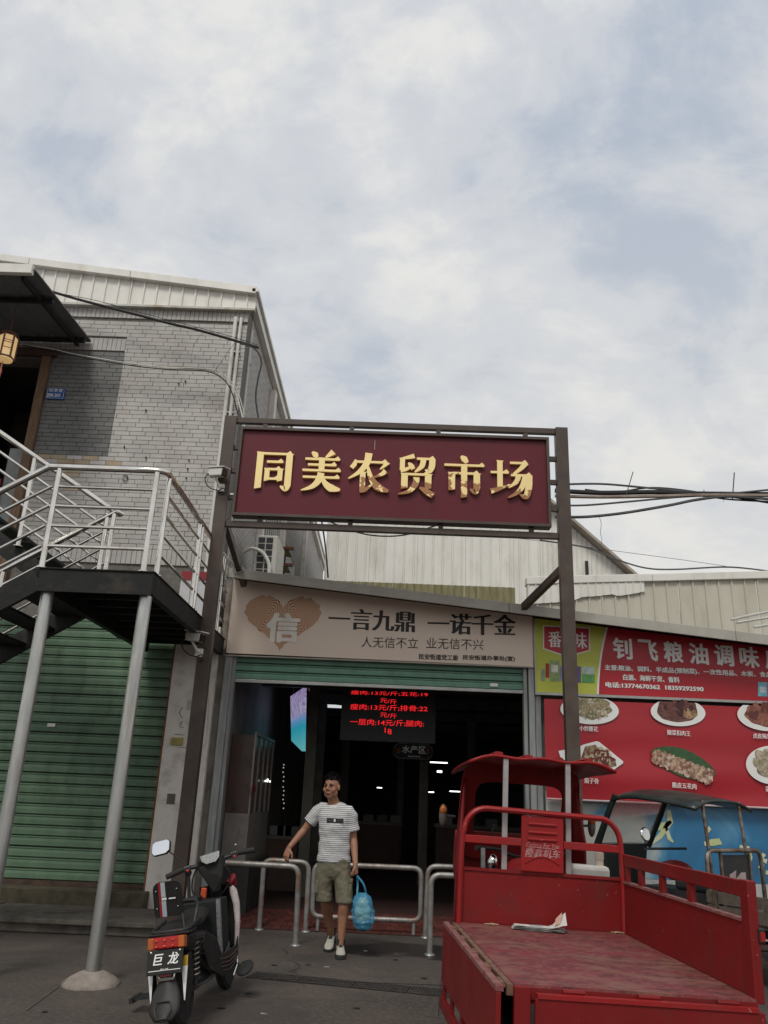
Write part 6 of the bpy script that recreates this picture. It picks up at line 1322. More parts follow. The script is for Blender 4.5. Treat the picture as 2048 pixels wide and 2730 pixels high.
# tail body and rack
def loft(sec, name, m, par, n=16, sq=2.6):
    b = B(); rings = []
    for (y, cx_, cz_, hw, hh) in sec:
        ring = []
        for k in range(n):
            a = 2 * PI * k / n; ca, sa = math.cos(a), math.sin(a); ring.append(Vector((cx_ + math.copysign(abs(ca) ** (2 / sq), ca) * hw, y, cz_ + math.copysign(abs(sa) ** (2 / sq), sa) * hh)))
        rings.append(ring)
    vs = [v for r in rings for v in r]; fs = []
    for i in range(len(rings) - 1):
        for k in range(n): fs.append((i * n + k, (i + 1) * n + k, (i + 1) * n + (k + 1) % n, i * n + (k + 1) % n))
    fs += [tuple(range(n)), tuple(range((len(rings) - 1) * n + n - 1, (len(rings) - 1) * n - 1, -1))]
    b.add(vs, fs); return b.build(name, m, par, smooth=True, angle=50)
loft([(-.20, 0, .635, .12, .045), (-.05, 0, .60, .135, .085), (.12, 0, .56, .15, .115), (.32, 0, .50, .155, .15), (.48, 0, .44, .14, .17), (.56, 0, .38, .12, .14)], 'tail_body', M_SBLK, scx)
for sg in (-1, 1):
    for k in range(4): B().tube([(sg * (.137 + .004 * k), -.08 + .03 * k, .625 - .035 * k), (sg * (.153 + .003 * k), .12 + .03 * k, .605 - .045 * k), (sg * .160, .34, .545 - .04 * k)], .004, 6).build('trim_line', mat('trim_bronze', (.09, .05, .035), rough=.3) if k == 0 else M_SMAT, scx, smooth=True)
    # shock absorber
    co = [(sg * .125 + .030 * math.cos(i * .7), .0 + .030 * math.sin(i * .7), .30 + i * .0036) for i in range(64)]
    B().tube(co, .0055, 6).build('spring', M_OLDCH, scx, smooth=True); B().tube([(sg * .125, 0, .24), (sg * .125, 0, .58)], .012, 8).build('damper', M_BLACK, scx, smooth=True)
    # side fairing wings with white and yellow reflective strips
    P_ = [(sg * .10, -.17, .52), (sg * .135, -.18, .47), (sg * .135, -.22, .34), (sg * .11, -.24, .20), (sg * .10, -.20, .34)]
    B().prism([(sg * .130, -.20, .49), (sg * .138, -.14, .49), (sg * .130, -.10, .34), (sg * .112, -.14, .18), (sg * .108, -.22, .16), (sg * .122, -.235, .33)], (sg * .012, 0, 0)).build('rear_wing', M_SBLK, scx, bevel=.004)
    B().prism([(sg * .105, -.240, .420), (sg * .145, -.236, .420), (sg * .125, -.252, .215), (sg * .118, -.252, .215)], (0, .006, 0)).build('white_strip', M_PRINTW, scx)
    B().prism([(sg * .105, -.239, .421), (sg * .145, -.235, .421), (sg * .146, -.222, .482), (sg * .118, -.225, .482)], (0, .006, 0)).build('yellow_strip', mat('strip_yellow', (.50, .32, .02), rough=.35), scx)
ST = loft([(-.10, 0, .685, .10, .025), (.02, 0, .700, .125, .038), (.16, 0, .705, .13, .040), (.26, 0, .70, .125, .040), (.33, 0, .725, .12, .045), (.46, 0, .735, .105, .045), (.56, 0, .715, .07, .035)], 'saddle', mat('saddle_vinyl', (.016, .015, .014), (.024, .022, .020), rough=.5, spec=.35, scale=10, bump=.05), scx)
rk = B().tube(bar_path([(-.135, .12, .735), (-.135, -.19, .70), (.135, -.19, .70), (.135, .12, .735)], .06), .013, 8).build('rear_rack', M_BLACK, scx, smooth=True)
for y in (-.15, -.08): B().tube([(-.13, y, .70), (.13, y, .70)], .009, 6).build('rack_bar', M_BLACK, rk, smooth=True)
B().box(-.15, .15, -.20, .0, .672, .694).build('rack_plate', M_SBLK, rk, bevel=.008)
B().tube(bar_path([(.135, -.02, .72), (.15, .02, .82), (.12, .12, .86), (.0, .15, .86)], .05), .012, 8).build('grab_rail', M_BLACK, rk, smooth=True)
# backrest plate with stripes
bpq = Vector((-.05, -.06, .90)); Rb = Matrix.Rotation(rad(10), 3, 'X'); pts_ = []
for k in range(9): a = PI - k * PI / 16; pts_.append((-.055 + .055 * math.cos(a), .065 + .055 * math.sin(a)))
for k in range(9): a = PI / 2 - k * PI / 16; pts_.append((.055 + .055 * math.cos(a), .065 + .055 * math.sin(a)))
pts_ += [(.11, -.12), (-.11, -.12)]
bkp = B().prism([bpq + Rb @ Vector((x, 0, z_)) for x, z_ in pts_], Rb @ Vector((0, .012, 0))).build('backrest_plate', M_SMAT, scx)
def bq(x0, x1, z0, z1, m, nm, d=.002): B().add([bpq + Rb @ Vector((x, -d, z_)) for x, z_ in ((x0, z0), (x1, z0), (x1, z1), (x0, z1))], [(0, 1, 2, 3)]).build(nm, m, bkp)
bq(-.066, -.050, -.118, .118, mat('stripe_red', (.35, .02, .03), rough=.35), 'red_stripe'); bq(-.048, -.014, -.118, .118, mat('stripe_blue', (.45, .50, .53), rough=.35), 'pale_stripe')
bq(-.045, .068, -.008, .018, M_SMAT, 'badge_field', .004); bq(-.043, -.008, -.004, .014, M_PRINTW, 'badge', .006); bq(.010, .062, -.001, .009, M_PRINTW, 'badge', .006)
for x, z_ in ((-.085, .06), (.075, .065), (-.085, -.06), (.075, -.055)): B().ball(bpq + Rb @ Vector((x, -.003, z_)), .006, nu=8, nv=5).build('bolt', M_CHROME, bkp, smooth=True)
for x in (-.105, .105): B().tube([bpq + Rb @ Vector((x, .0, -.11)), (x - .02, -.10, .70)], .007, 6).build('backrest_stay', M_BLACK, bkp, smooth=True)
# footwell box, floor, leg shield
bx_ = B().box(-.165, .145, .60, .86, .345, .74).build('storage_box', mat('box_black', (.010, .012, .012), (.016, .018, .017), rough=.62, spec=.3, scale=10, bump=.08, bscale=150), scx, bevel=.008)
B().box(.126, .158, .585, .62, .34, .745).build('box_edge', mat('box_metal', (.30, .30, .29), (.14, .14, .14), rough=.5, metal=.4, scale=60), bx_)
B().box(-.16, -.05, .64, .80, .741, .775).build('box_handle', M_BLACK, bx_, bevel=.01)
B().box(-.17, .17, .50, 1.02, .285, .325).build('footboard', M_SMAT, scx, bevel=.012)
B().box(-.15, .158, .56, .98, .326, .332).build('floor_mat', mat('floor_mat', (.20, .21, .20), (.15, .155, .15), rough=.6, scale=30), scx)
B().prism([(.158, .16, .58), (.166, .40, .50), (.172, .52, .36), (.176, .92, .36), (.178, 1.0, .42), (.176, .98, .26), (.166, .55, .20), (.152, .22, .32), (.142, .10, .50)], (.010, 0, 0)).build('side_skirt', M_SBLK, scx, bevel=.005)
for k in range(4): B().tube([(.183, .45 + k * .02, .34 - k * .03), (.188, .70, .31 - k * .028), (.188, .95, .33 - k * .022)], .003, 5).build('skirt_trim', mat('skirt_bronze', (.10, .035, .025), (.16, .14, .13), rough=.3, scale=30), scx, smooth=True)
loft([(.50, 0, .27, .15, .05), (.75, 0, .25, .165, .06), (1.0, 0, .28, .16, .07)], 'belly_pan', M_SBLK, scx)
B().grid(lambda s, t: Vector(((s * 2 - 1) * (.17 - .05 * abs(t - .45)), 1.04 + .06 * math.cos((s - .5) * PI) + (.0 if t < .6 else -.06 * (t - .6)), .32 + t * .50)), 10, 10).build('leg_shield', M_SBLK, scx, smooth=True)
loft([(1.06, 0, .52, .06, .20), (1.14, 0, .56, .07, .22), (1.20, 0, .62, .05, .14)], 'front_shroud', mat('shroud_red', (.20, .015, .018), rough=.3), scx)
B().tube([(.165, 1.0, .33), (.180, 1.03, .52), (.175, 1.04, .66), (.155, 1.03, .76), (.14, 1.02, .80)], [.016, .024, .03, .034, .02], 10).build('white_edge_guard', mat('guard_white', (.52, .48, .46), (.40, .30, .29), rough=.4, scale=9), scx, smooth=True)
B().tube([(.12, 1.0, .82), (.15, 1.05, .86), (.165, 1.06, .80)], [.03, .04, .02], 10).build('red_cowl_tip', mat('shroud_red', (.30, .015, .02), rough=.3), scx, smooth=True)
B().tube([(.17, .98, .32), (.185, .93, .22), (.165, .86, .15)], .011, 8).build('crash_bar', M_CHROME, scx, smooth=True)
loft([(1.10, 0, .47, .05, .03), (1.22, 0, .495, .062, .025), (1.36, 0, .44, .05, .04)], 'front_mudguard', M_SBLK, scx)
for sg in (-1, 1): B().tube([(sg * .065, 1.22, .235), (sg * .06, 1.08, .62)], .018, 8).build('fork', M_BLACK, scx, smooth=True)
B().tube([(0, 1.10, .60), (0, .98, .90)], .05, 12).build('steering_column', M_SMAT, scx, smooth=True)
# steering head turned to the left
Rs = Matrix.Rotation(rad(16), 3, 'Z') @ Matrix.Rotation(rad(-9), 3, 'Y'); hc_ = Vector((-.0, .94, .97))
def hp_(x, y, z_): return hc_ + Rs @ Vector((x, y, z_))
hd = B(); 
for k, (y, hw, z0, z1) in enumerate(()): pass
nb = B().prism([hp_(-.13, -.02, .03), hp_(-.10, -.06, .075), hp_(.10, -.06, .075), hp_(.13, -.02, .03), hp_(.07, -.05, -.10), hp_(.035, -.04, -.20), hp_(-.035, -.04, -.20), hp_(-.07, -.05, -.10)], Rs @ Vector((0, .11, .01))).build('headset', M_SMAT, scx, bevel=.015)
Rd = Rs @ Matrix.Rotation(rad(-48), 3, 'X')
dpts = [(-.085, .055), (.085, .055), (.075, -.01), (.04, -.05), (-.04, -.05), (-.075, -.01)]; dc = hp_(0, -.055, .075)
dr = B().prism([dc + Rd @ Vector((x, 0, z_)) for x, z_ in dpts], Rd @ Vector((0, .012, 0))).build('dash_rim', M_CHROME, nb)
B().prism([dc + Rd @ Vector((x * .86, -.002, z_ * .84 + .003)) for x, z_ in dpts], Rd @ Vector((0, .004, 0))).build('dash_display', mat('lcd', (.20, .21, .20), (.32, .33, .31), rough=.2, scale=60), dr)
hbp = [hp_(-.37, -.055, .035), hp_(-.24, -.02, .05), hp_(-.10, .02, .04), hp_(.10, .02, .04), hp_(.24, -.02, .05), hp_(.37, -.055, .035)]
B().tube(hbp, .018, 8).build('handlebar', M_BLACK, scx, smooth=True)
for sg in (-1, 1):
    B().tube([hp_(sg * .245, -.022, .05), hp_(sg * .385, -.060, .034)], .0225, 10).build('grip', M_RUBBER, scx, smooth=True)
    B().tube([hp_(sg * .22, .03, .045), hp_(sg * .30, .035, .035), hp_(sg * .385, .005, .025)], .007, 6).build('brake_lever', M_CHROME if sg > 0 else M_BLACK, scx, smooth=True)
    sw = B().obox(hp_(sg * .205, -.012, .048), (.06, .045, .045), Rs).build('switch_housing', M_BLACK, scx, bevel=.008)
    B().ball(hp_(sg * .205, -.036, .03), .015, .010, .010, 8, 6).build('red_switch', mat('switch_red', (.55, .03, .015), rough=.3), sw, smooth=True)
    for k in range(3): B().ball(hp_(sg * (.185 + .018 * k), -.035, .062), .006, nu=6, nv=5).build('chrome_stud', M_CHROME, sw)
B().tube([hp_(-.21, .0, .065), hp_(-.25, .03, .13), hp_(-.335, .03, .225)], .006, 6).build('mirror_stalk', M_BLACK, scx, smooth=True)
mc_ = hp_(-.395, .02, .27); Rm = Matrix.Rotation(rad(-6), 3, 'Z') @ Matrix.Rotation(rad(-20), 3, 'X') @ Matrix.Rotation(rad(-4), 3, 'Y')
def mirror_pts(k_, d): return [mc_ + Rm @ Vector((x * k_, d, z_ * k_)) for x, z_ in ((-.085, -.035), (-.06, -.06), (.05, -.055), (.085, -.03), (.085, .045), (.06, .065), (-.06, .06), (-.085, .04))]
mrb = B().prism(mirror_pts(1, 0), Rm @ Vector((0, .03, 0))).build('mirror', M_BLACK, scx, bevel=.006)
B().add(mirror_pts(.92, -.002), [tuple(range(8))]).build('mirror_glass', mat('mirror_glass', (.92, .93, .94), (.9, .91, .92), rough=.03, metal=1.0, rvar=.01), mrb)
B().tube([hp_(.215, .0, .06), hp_(.235, .03, .12), hp_(.30, .06, .25)], .004, 6).build('mirror_stem', M_BLACK, scx, smooth=True)
B().ball(hp_(.235, .03, .115), .012, nu=8, nv=6).build('stem_nut', M_CHROME, scx)
# small things round the column
B().tube(smooth_path([Vector(p_) for p_ in ((-.10, .93, 1.0), (-.17, .95, .92), (-.19, .96, .80), (-.12, .97, .72))]), .007, 6).build('brake_cable', M_CABLE, scx, smooth=True)
B().tube(smooth_path([Vector(p_) for p_ in ((.08, .93, 1.0), (.15, .95, .92), (.13, .98, .82), (.05, .97, .74))]), .006, 6).build('brake_cable', M_CABLE, scx, smooth=True)
B().obox((-.07, .90, .78), (.05, .03, .08), Matrix.Rotation(rad(10), 3, 'Y')).build('orange_bag', mat('bag_orange', (.50, .07, .02), rough=.5), scx, bevel=.008)
B().tube([(-.20, .9, .74), (-.20, .9, .95)], .016, 8).build('lock_bar', M_BLACK, scx, smooth=True); B().ball((-.20, .9, .95), .03, nu=10, nv=7).build('lock_head', M_BLACK, scx, smooth=True)
# pegs and stand
pg = B()
for k in range(4): pg.box(-.47, -.17, .28 + k * .045, .30 + k * .045, .155, .172)
pg.box(-.485, -.455, .26, .46, .14, .175); B_pg = pg.build('pillion_step', M_BLACK, scx)
B().tube([(-.17, .36, .16), (-.05, .36, .24)], .012, 6).build('step_arm', M_BLACK, scx)
B().ball((.25, .93, .185), .075, .11, .032, 14, 8, rot=Matrix.Rotation(rad(-8), 3, 'Y') @ Matrix.Rotation(rad(18), 3, 'X')).build('foot_rest', M_RUBBER, scx, smooth=True)
B().tube([(.14, .93, .24), (.24, .93, .20)], .012, 6).build('step_arm', M_BLACK, scx)
B().tube([(-.08, .42, .24), (-.20, .40, .02)], .013, 8).build('side_stand', M_BLACK, scx, smooth=True)
for sg in (-1, 1): B().beam((sg * .075, 0, .235), (sg * .085, .50, .27), .03, .05).build('swing_arm', M_BLACK, scx)
B().box(-.09, .09, .05, .50, .20, .42).build('battery_case', M_BLACK, scx, bevel=.02)
for k in range(3): B().tube(smooth_path([Vector(p_) for p_ in ((.10, -.02, .25), (.13, .3, .22 + .01 * k), (.15, .6, .27 + .02 * k), (.15, .85, .36 + .02 * k))]), .004, 5).build('hose', M_GREYCABLE, scx, smooth=True)

for o in scx.children:      # the tail of the scooter sits low on its springs
    if o.name.split('.')[0] in ('tail_light', 'name_plate', 'rear_rack', 'backrest_plate', 'saddle', 'tail_body', 'trim_line'): o.location.z -= .062
# ------------------------------------------------------------------ the walking man
MX, MY = -.45, 8.75
man = thing('person', 'man in a grey-striped T-shirt and khaki shorts walking out with a blue bag', 'person', (MX, MY, 0), local=True)
def skin_material():
    m = mat('skin', (.34, .165, .100), (.29, .135, .080), rough=.5, scale=9, rvar=.06, bump=.12, bscale=160); b = m.node_tree.nodes['Principled BSDF']
    b.inputs['Subsurface Weight'].default_value = .12; b.inputs['Subsurface Radius'].default_value = (.012, .005, .003); return m
M_SKIN = skin_material()
def fuse(b, name, m, parent, voxel=.006, smooth=6, post=None):
    """voxel-remesh overlapping closed shells into one continuous surface"""
    me = bpy.data.meshes.new('tmp'); me.from_pydata(b.v, [], b.f); me.update()
    o = bpy.data.objects.new('tmp', me); COL.objects.link(o)
    r = o.modifiers.new('r', 'REMESH'); r.mode = 'VOXEL'; r.voxel_size = voxel
    s_ = o.modifiers.new('s', 'SMOOTH'); s_.factor = .5; s_.iterations = smooth
    dm = bpy.data.meshes.new_from_object(o.evaluated_get(bpy.context.evaluated_depsgraph_get())); bpy.data.objects.remove(o); bpy.data.meshes.remove(me)
    dm.name = name; dm.materials.clear(); dm.materials.append(m)
    if post:
        for v in dm.vertices: v.co = post(v.co)
    dm.polygons.foreach_set('use_smooth', [True] * len(dm.polygons))
    q = bpy.data.objects.new(name, dm); COL.objects.link(q); place(q, (0, 0, 0), parent); return q
SH_L, SH_R = Vector((-.195, .01, 1.335)), Vector((.105, .0, 1.315))
EL_L, WR_L = Vector((-.355, .03, 1.115)), Vector((-.490, -.06, .945))
EL_R, WR_R = Vector((.150, .03, 1.045)), Vector((.185, -.07, .815))
HIP = Vector((-.035, 0, .86))
HC = Vector((-.098, -.035, 1.535))
FA = rad(-21)                          # face turned towards the man's right
FR = Matrix.Rotation(FA, 3, 'Z')
body = B()
# head: skull, jaw, brow, cheek, nose, ears, neck
def hp2(x, y, z_): return HC + FR @ Vector((x, y, z_))
body.ball(hp2(0, .012, .022), .075, .095, .094, 24, 16, rot=FR)
body.ball(hp2(0, -.030, -.030), .062, .060, .082, 20, 14, rot=FR)
body.ball(hp2(0, -.048, -.088), .036, .034, .026, 14, 10, rot=FR)
for sg in (-1, 1):
    body.ball(hp2(sg * .040, -.054, -.026), .031, .030, .034, 12, 9, rot=FR)
    body.ball(hp2(sg * .032, -.074, .024), .027, .014, .010, 12, 8, rot=FR)
    body.ball(hp2(sg * .048, -.014, -.062), .024, .044, .036, 12, 8, rot=FR)
    body.ball(hp2(sg * .079, .008, -.005), .010, .018, .031, 10, 8, rot=FR)
body.tube([hp2(0, -.085, .018), hp2(0, -.100, -.014), hp2(0, -.104, -.026)], [.009, .012, .011], 10)
for sg in (-1, 1): body.ball(hp2(sg * .013, -.090, -.028), .010, .011, .009, 8, 6, rot=FR)
body.ball(hp2(0, -.084, -.056), .024, .013, .008, 12, 8, rot=FR); body.ball(hp2(0, -.081, -.068), .020, .012, .008, 12, 8, rot=FR)
NB = Vector((-.060, .02, 1.36))
body.tube([HC + Vector((0, .01, -.03)), HC + Vector((.012, .015, -.10)), NB, NB + Vector((.0, .0, -.06))], [.052, .054, .060, .075], 16)
# torso (mostly under the shirt)
body.tube([Vector((-.045, .01, 1.37)), Vector((-.045, .01, 1.32)), Vector((-.045, .0, 1.18)), Vector((-.04, .0, 1.02)), Vector((-.035, 0, .90)), Vector((-.035, 0, .80))], [(.10, .06), (.14, .075), (.138, .088), (.122, .082), (.115, .078), (.105, .072)], 20, ref=(1, 0, 0))
# arms
def arm(s_, e_, w_, k=1.0):
    d1 = (e_ - s_); d2 = (w_ - e_)
    body.tube([s_, s_ + d1 * .35, s_ + d1 * .8, e_, e_ + d2 * .25, e_ + d2 * .65, w_], [.050, .047, .039, .037, .038, .031, .025], 14)
arm(SH_L, EL_L, WR_L); arm(SH_R, EL_R, WR_R)
def hand(w_, d, palm_n, thumb_dir, curl, base=.0):
    """palm box plus five tapering bent fingers; d: hand direction, palm_n: palm normal"""
    d = d.normalized(); palm_n = (palm_n - d * palm_n.dot(d)).normalized(); sd_ = d.cross(palm_n).normalized()
    if sd_.dot(thumb_dir) < 0: sd_ = -sd_
    body.tube([w_ - d * .01, w_ + d * .03, w_ + d * .075, w_ + d * .09], [(.024, .018), (.036, .017), (.041, .015), (.036, .012)], 14, ref=tuple(sd_))
    for i, (off, ln, rr_) in enumerate(((.030, .070, .0098), (.010, .078, .0100), (-.011, .072, .0095), (-.030, .056, .0086))):
        p0 = w_ + d * .080 + sd_ * off; ds = d; pts = [p0]
        for j, fr_ in enumerate((.45, .32, .23)):
            a = curl[j] * (1 + .12 * i); ds = (Matrix.Rotation(a, 3, d.cross(palm_n).normalized()) @ ds) if True else ds
            pts.append(pts[-1] + ds * ln * fr_)
        body.tube(pts, [rr_, rr_ * .97, rr_ * .9, rr_ * .72], 8)
    t0 = w_ + d * .028 + sd_ * .028; t1 = t0 + (sd_ * .8 + d * .6 + palm_n * .2).normalized() * .036; t2 = t1 + (sd_ * .25 + d + palm_n * .35).normalized() * .030; t3 = t2 + (d + palm_n * .5).normalized() * .022
    body.tube([t0, t1, t2, t3], [.015, .0125, .011, .008], 8)
hand(WR_L, Vector((-.25, -.12, -.9)), Vector((.55, .8, 0)), Vector((.3, -1, 0)), (.35, .45, .35))
hand(WR_R, Vector((.16, -.02, -.95)), Vector((-.9, .35, 0)), Vector((-.2, -1, 0)), (1.05, 1.25, .9))
# legs
KN_R, AN_R = Vector((.090, -.06, .475)), Vector((.078, -.06, .100))
KN_L, AN_L = Vector((-.105, .02, .475)), Vector((-.035, .25, .150))
def leg(h_, k_, a_):
    d1 = k_ - h_; d2 = a_ - k_; bk = Vector((0, .022, 0))
    body.tube([h_, h_ + d1 * .4, h_ + d1 * .85, k_, k_ + d2 * .12, k_ + d2 * .32 + bk, k_ + d2 * .62 + bk * .5, a_ + d2 * -.08, a_ + d2 * .1], [.058, .066, .058, .054, .052, .056, .042, .033, .033], 16)
leg(Vector((.045, 0, .86)), KN_R, AN_R); leg(Vector((-.115, 0, .86)), KN_L, AN_L)
bd = fuse(body, 'body', M_SKIN, man, voxel=.0052, smooth=4)
# face details
M_EYE = mat('eye_dark', (.02, .012, .010), rough=.15); M_HAIR = mat('hair_black', (.006, .0055, .0055), (.010, .009, .009), rough=.7, spec=.2, scale=60, bump=.4, bscale=180)
for sg in (-1, 1):
    ey = B().ball(hp2(sg * .031, -.0835, .006), .0135, .007, .0062, 12, 8, rot=FR).build('eye', mat('eye_white', (.26, .21, .18), rough=.4), man, smooth=True)
    B().ball(hp2(sg * .031, -.0895, .006), .0062, .003, .0060, 10, 6, rot=FR).build('iris', M_EYE, ey, smooth=True)
    B().tube([hp2(sg * .014, -.0865, .0115), hp2(sg * .031, -.0915, .0145), hp2(sg * .047, -.0815, .0105)], [.002, .0032, .002], 6).build('eyelid', M_HAIR, man)
    B().tube([hp2(sg * .013, -.0895, .026), hp2(sg * .030, -.0905, .032), hp2(sg * .052, -.0750, .025)], [.003, .0052, .003], 8).build('eyebrow', M_HAIR, man, smooth=True)
B().tube([hp2(-.021, -.0905, -.0625), hp2(0, -.0965, -.062), hp2(.021, -.0905, -.0625)], [.002, .0042, .002], 8).build('mouth', mat('lip_dark', (.10, .030, .025), rough=.5), man, smooth=True)
hr = B()
def hairfn(p):
    k = 1.0
    jn = mnoise.noise(Vector((p.x * 9, p.y * 9, p.z * 9))) * .10
    if p.y < -.15 and p.z < .40 + jn: k = .86
    if p.z < -.06 + jn and p.y < .12: k = .86
    if p.z < -.45: k = .84
    n_ = mnoise.noise(Vector((p.x * 7, p.y * 7, p.z * 7))) * .035
    return p * (k + n_)
hr.ball(hp2(0, .016, .030), .082, .103, .103, 40, 26, rot=FR, fn=hairfn)
for i in range(420):
    a = random.uniform(0, 2 * PI); t = random.uniform(0, 1.12); p_ = Vector((math.sin(t) * math.cos(a), math.sin(t) * math.sin(a), math.cos(t)))
    b0 = hp2(p_.x * .080, .016 + p_.y * .100, .032 + p_.z * .100); dd = FR @ Vector((p_.x + random.uniform(-.4, .4), p_.y - .35, p_.z * .8 + .2)).normalized()
    hr.tube([b0, b0 + dd * .012, b0 + dd * .024 + FR @ Vector((0, -.006, -.003))], [.0035, .0028, .0008], 5)
hr.build('hair', M_HAIR, man, smooth=True)
# T-shirt
def shirt_material():
    m = bpy.data.materials.new('striped_shirt'); m.use_nodes = True; T = m.node_tree; nd = T.nodes; lk = T.links; b = nd['Principled BSDF']
    at = nd.new('ShaderNodeAttribute'); at.attribute_name = 'stripe'
    w_ = nd.new('ShaderNodeMath'); w_.operation = 'FRACT'; lk.new(at.outputs['Fac'], w_.inputs[0])
    r = nd.new('ShaderNodeMapRange'); r.inputs[1].default_value = .56; r.inputs[2].default_value = .66; lk.new(w_.outputs[0], r.inputs[0])
    mx = nd.new('ShaderNodeMix'); mx.data_type = 'RGBA'; lk.new(r.outputs[0], mx.inputs['Factor']); mx.inputs['A'].default_value = (.58, .575, .56, 1); mx.inputs['B'].default_value = (.21, .212, .225, 1)
    lk.new(mx.outputs['Result'], b.inputs['Base Color']); b.inputs['Roughness'].default_value = .85
    tcn = nd.new('ShaderNodeTexCoord'); mp = nd.new('ShaderNodeMapping'); mp.inputs['Rotation'].default_value = (0, rad(35), 0); mp.inputs['Scale'].default_value = (5, 4, 15); lk.new(tcn.outputs['Object'], mp.inputs[0])
    n = nd.new('ShaderNodeTexNoise'); n.inputs['Scale'].default_value = 1; n.inputs['Detail'].default_value = 3; lk.new(mp.outputs[0], n.inputs['Vector'])
    bp = nd.new('ShaderNodeBump'); bp.inputs['Strength'].default_value = .8; bp.inputs['Distance'].default_value = .02; lk.new(n.outputs['Fac'], bp.inputs['Height']); lk.new(bp.outputs[0], b.inputs['Normal']); return m
sh_ = B()
sh_.tube([Vector((-.058, .034, 1.362)), Vector((-.052, .024, 1.350)), Vector((-.045, .012, 1.322)), Vector((-.045, 0, 1.26)), Vector((-.045, -.004, 1.16)), Vector((-.040, -.004, 1.03)), Vector((-.037, -.002, .92)), Vector((-.036, 0, .835)), Vector((-.036, 0, .822))],
         [(.066, .046), (.108, .066), (.152, .094), (.166, .112), (.166, .116), (.158, .112), (.164, .116), (.170, .122), (.166, .118)], 26, ref=(1, 0, 0))
def sleeve(s_, e_, k):
    d = e_ - s_; ins = Vector((-.045, .01, 1.30)) - s_; sh_.tube([s_ + ins * .45, s_ + ins * .12 + d * .04, s_ + d * .2, s_ + d * .42, s_ + d * k, s_ + d * (k + .02)], [.064, .068, .068, .068, .071, .066], 18)
sleeve(SH_L, EL_L, .68); sleeve(SH_R, EL_R, .70)
def wrinkle(co):
    n_ = mnoise.noise(Vector((co.x * 9 + co.z * 6, co.y * 6, co.z * 11 - co.x * 5))) * .012 + mnoise.noise(Vector((co.x * 22, co.y * 20, co.z * 26 + co.x * 14))) * .0028
    c_ = Vector((co.x + .045, co.y, 0))
    return co + (c_.normalized() if c_.length > .01 else Vector((0, 0, 0))) * n_
tee = fuse(sh_, 't_shirt', shirt_material(), man, voxel=.007, smooth=5, post=wrinkle)
me = tee.data; att = me.attributes.new('stripe', 'FLOAT', 'POINT'); vals = []
for v in me.vertices:
    p_ = v.co; best = None
    for s_, e_, sg in ((SH_L, EL_L, -1), (SH_R, EL_R, 1)):
        d = e_ - s_; t = (p_ - s_).dot(d) / d.length_squared; q = s_ + d * t; dist = (p_ - q).length
        lim = SH_L.x - .022 if sg < 0 else SH_R.x + .030
        if dist < .085 and t > .0 and ((sg < 0 and p_.x < lim) or (sg > 0 and p_.x > lim)): best = t * d.length
    vals.append((best if best is not None else p_.z) / .0190)
att.data.foreach_set('value', vals)
cl = B().tube([(NB.x + .090 * math.cos(a), .006 + .082 * math.sin(a), 1.354 + .020 * math.sin(a)) for a in [2 * PI * k / 22 for k in range(22)]], [(.015, .008)] * 22, 8, closed=True, ref=(0, 0, 1))
cl.build('collar', mat('collar_white', (.60, .58, .54), rough=.85), tee, smooth=True)
def chest(x, z_): return Vector((x, -.120 + .35 * (x + .045) ** 2 * 3 + (z_ - 1.2) * .02, z_))
def patch(x0, x1, z0, z1, m, nm, d=0.0): B().grid(lambda s, t: chest(x0 + (x1 - x0) * s, z0 + (z1 - z0) * t) + Vector((0, -.004 - d, 0)), 8, 2).build(nm, m, tee)
patch(-.125, .045, 1.198, 1.240, mat('print_black', (.018, .018, .02), rough=.7), 'chest_print'); patch(-.052, -.036, 1.206, 1.232, M_PRINTW, 'chest_mark', .003)
M_PG = mat('print_grey', (.13, .13, .13)); patch(-.115, -.062, 1.216, 1.220, M_PG, 'chest_mark', .003); patch(-.024, .034, 1.216, 1.220, M_PG, 'chest_mark', .003)
# shorts
M_KHAKI = mat('khaki', (.165, .150, .100), (.130, .118, .078), rough=.85, scale=9, bump=.25, bscale=120, dirt=(.10, .088, .06), dirt_amt=.4, dscale=6)
so = B()
so.tube([Vector((-.036, 0, .90)), Vector((-.036, 0, .84)), Vector((-.036, 0, .76)), Vector((-.036, 0, .70)), Vector((-.036, 0, .66))], [(.150, .106), (.162, .114), (.168, .118), (.150, .100), (.10, .07)], 24, ref=(1, 0, 0))
so.tube([Vector((-.115, 0, .80)), Vector((-.118, .0, .70)), Vector((-.120, .010, .58)), Vector((-.112, .02, .470)), Vector((-.112, .02, .458))], [.088, .092, .086, .084, .078], 20)
so.tube([Vector((.045, 0, .80)), Vector((.058, -.01, .70)), Vector((.078, -.03, .58)), Vector((.090, -.05, .470)), Vector((.090, -.05, .458))], [.088, .092, .087, .086, .080], 20)
def wr2(co):
    n_ = mnoise.noise(Vector((co.x * 10, co.y * 8, co.z * 13 + co.x * 8))) * .010 + mnoise.noise(Vector((co.x * 26, co.y * 22, co.z * 30))) * .005
    return co + Vector((n_ * .5, -n_, 0))
sho = fuse(so, 'shorts', M_KHAKI, man, voxel=.007, smooth=9, post=wr2)
B().obox((.142, -.045, .600), (.035, .11, .12), Matrix.Rotation(rad(8), 3, 'Y')).build('cargo_pocket', M_KHAKI, sho, bevel=.008); B().obox((.150, -.050, .668), (.032, .118, .035), Matrix.Rotation(rad(8), 3, 'Y')).build('pocket_flap', M_KHAKI, sho, bevel=.006)
B().obox((-.188, -.01, .600), (.03, .11, .12), Matrix.Rotation(rad(2), 3, 'Y')).build('cargo_pocket', M_KHAKI, sho, bevel=.008)
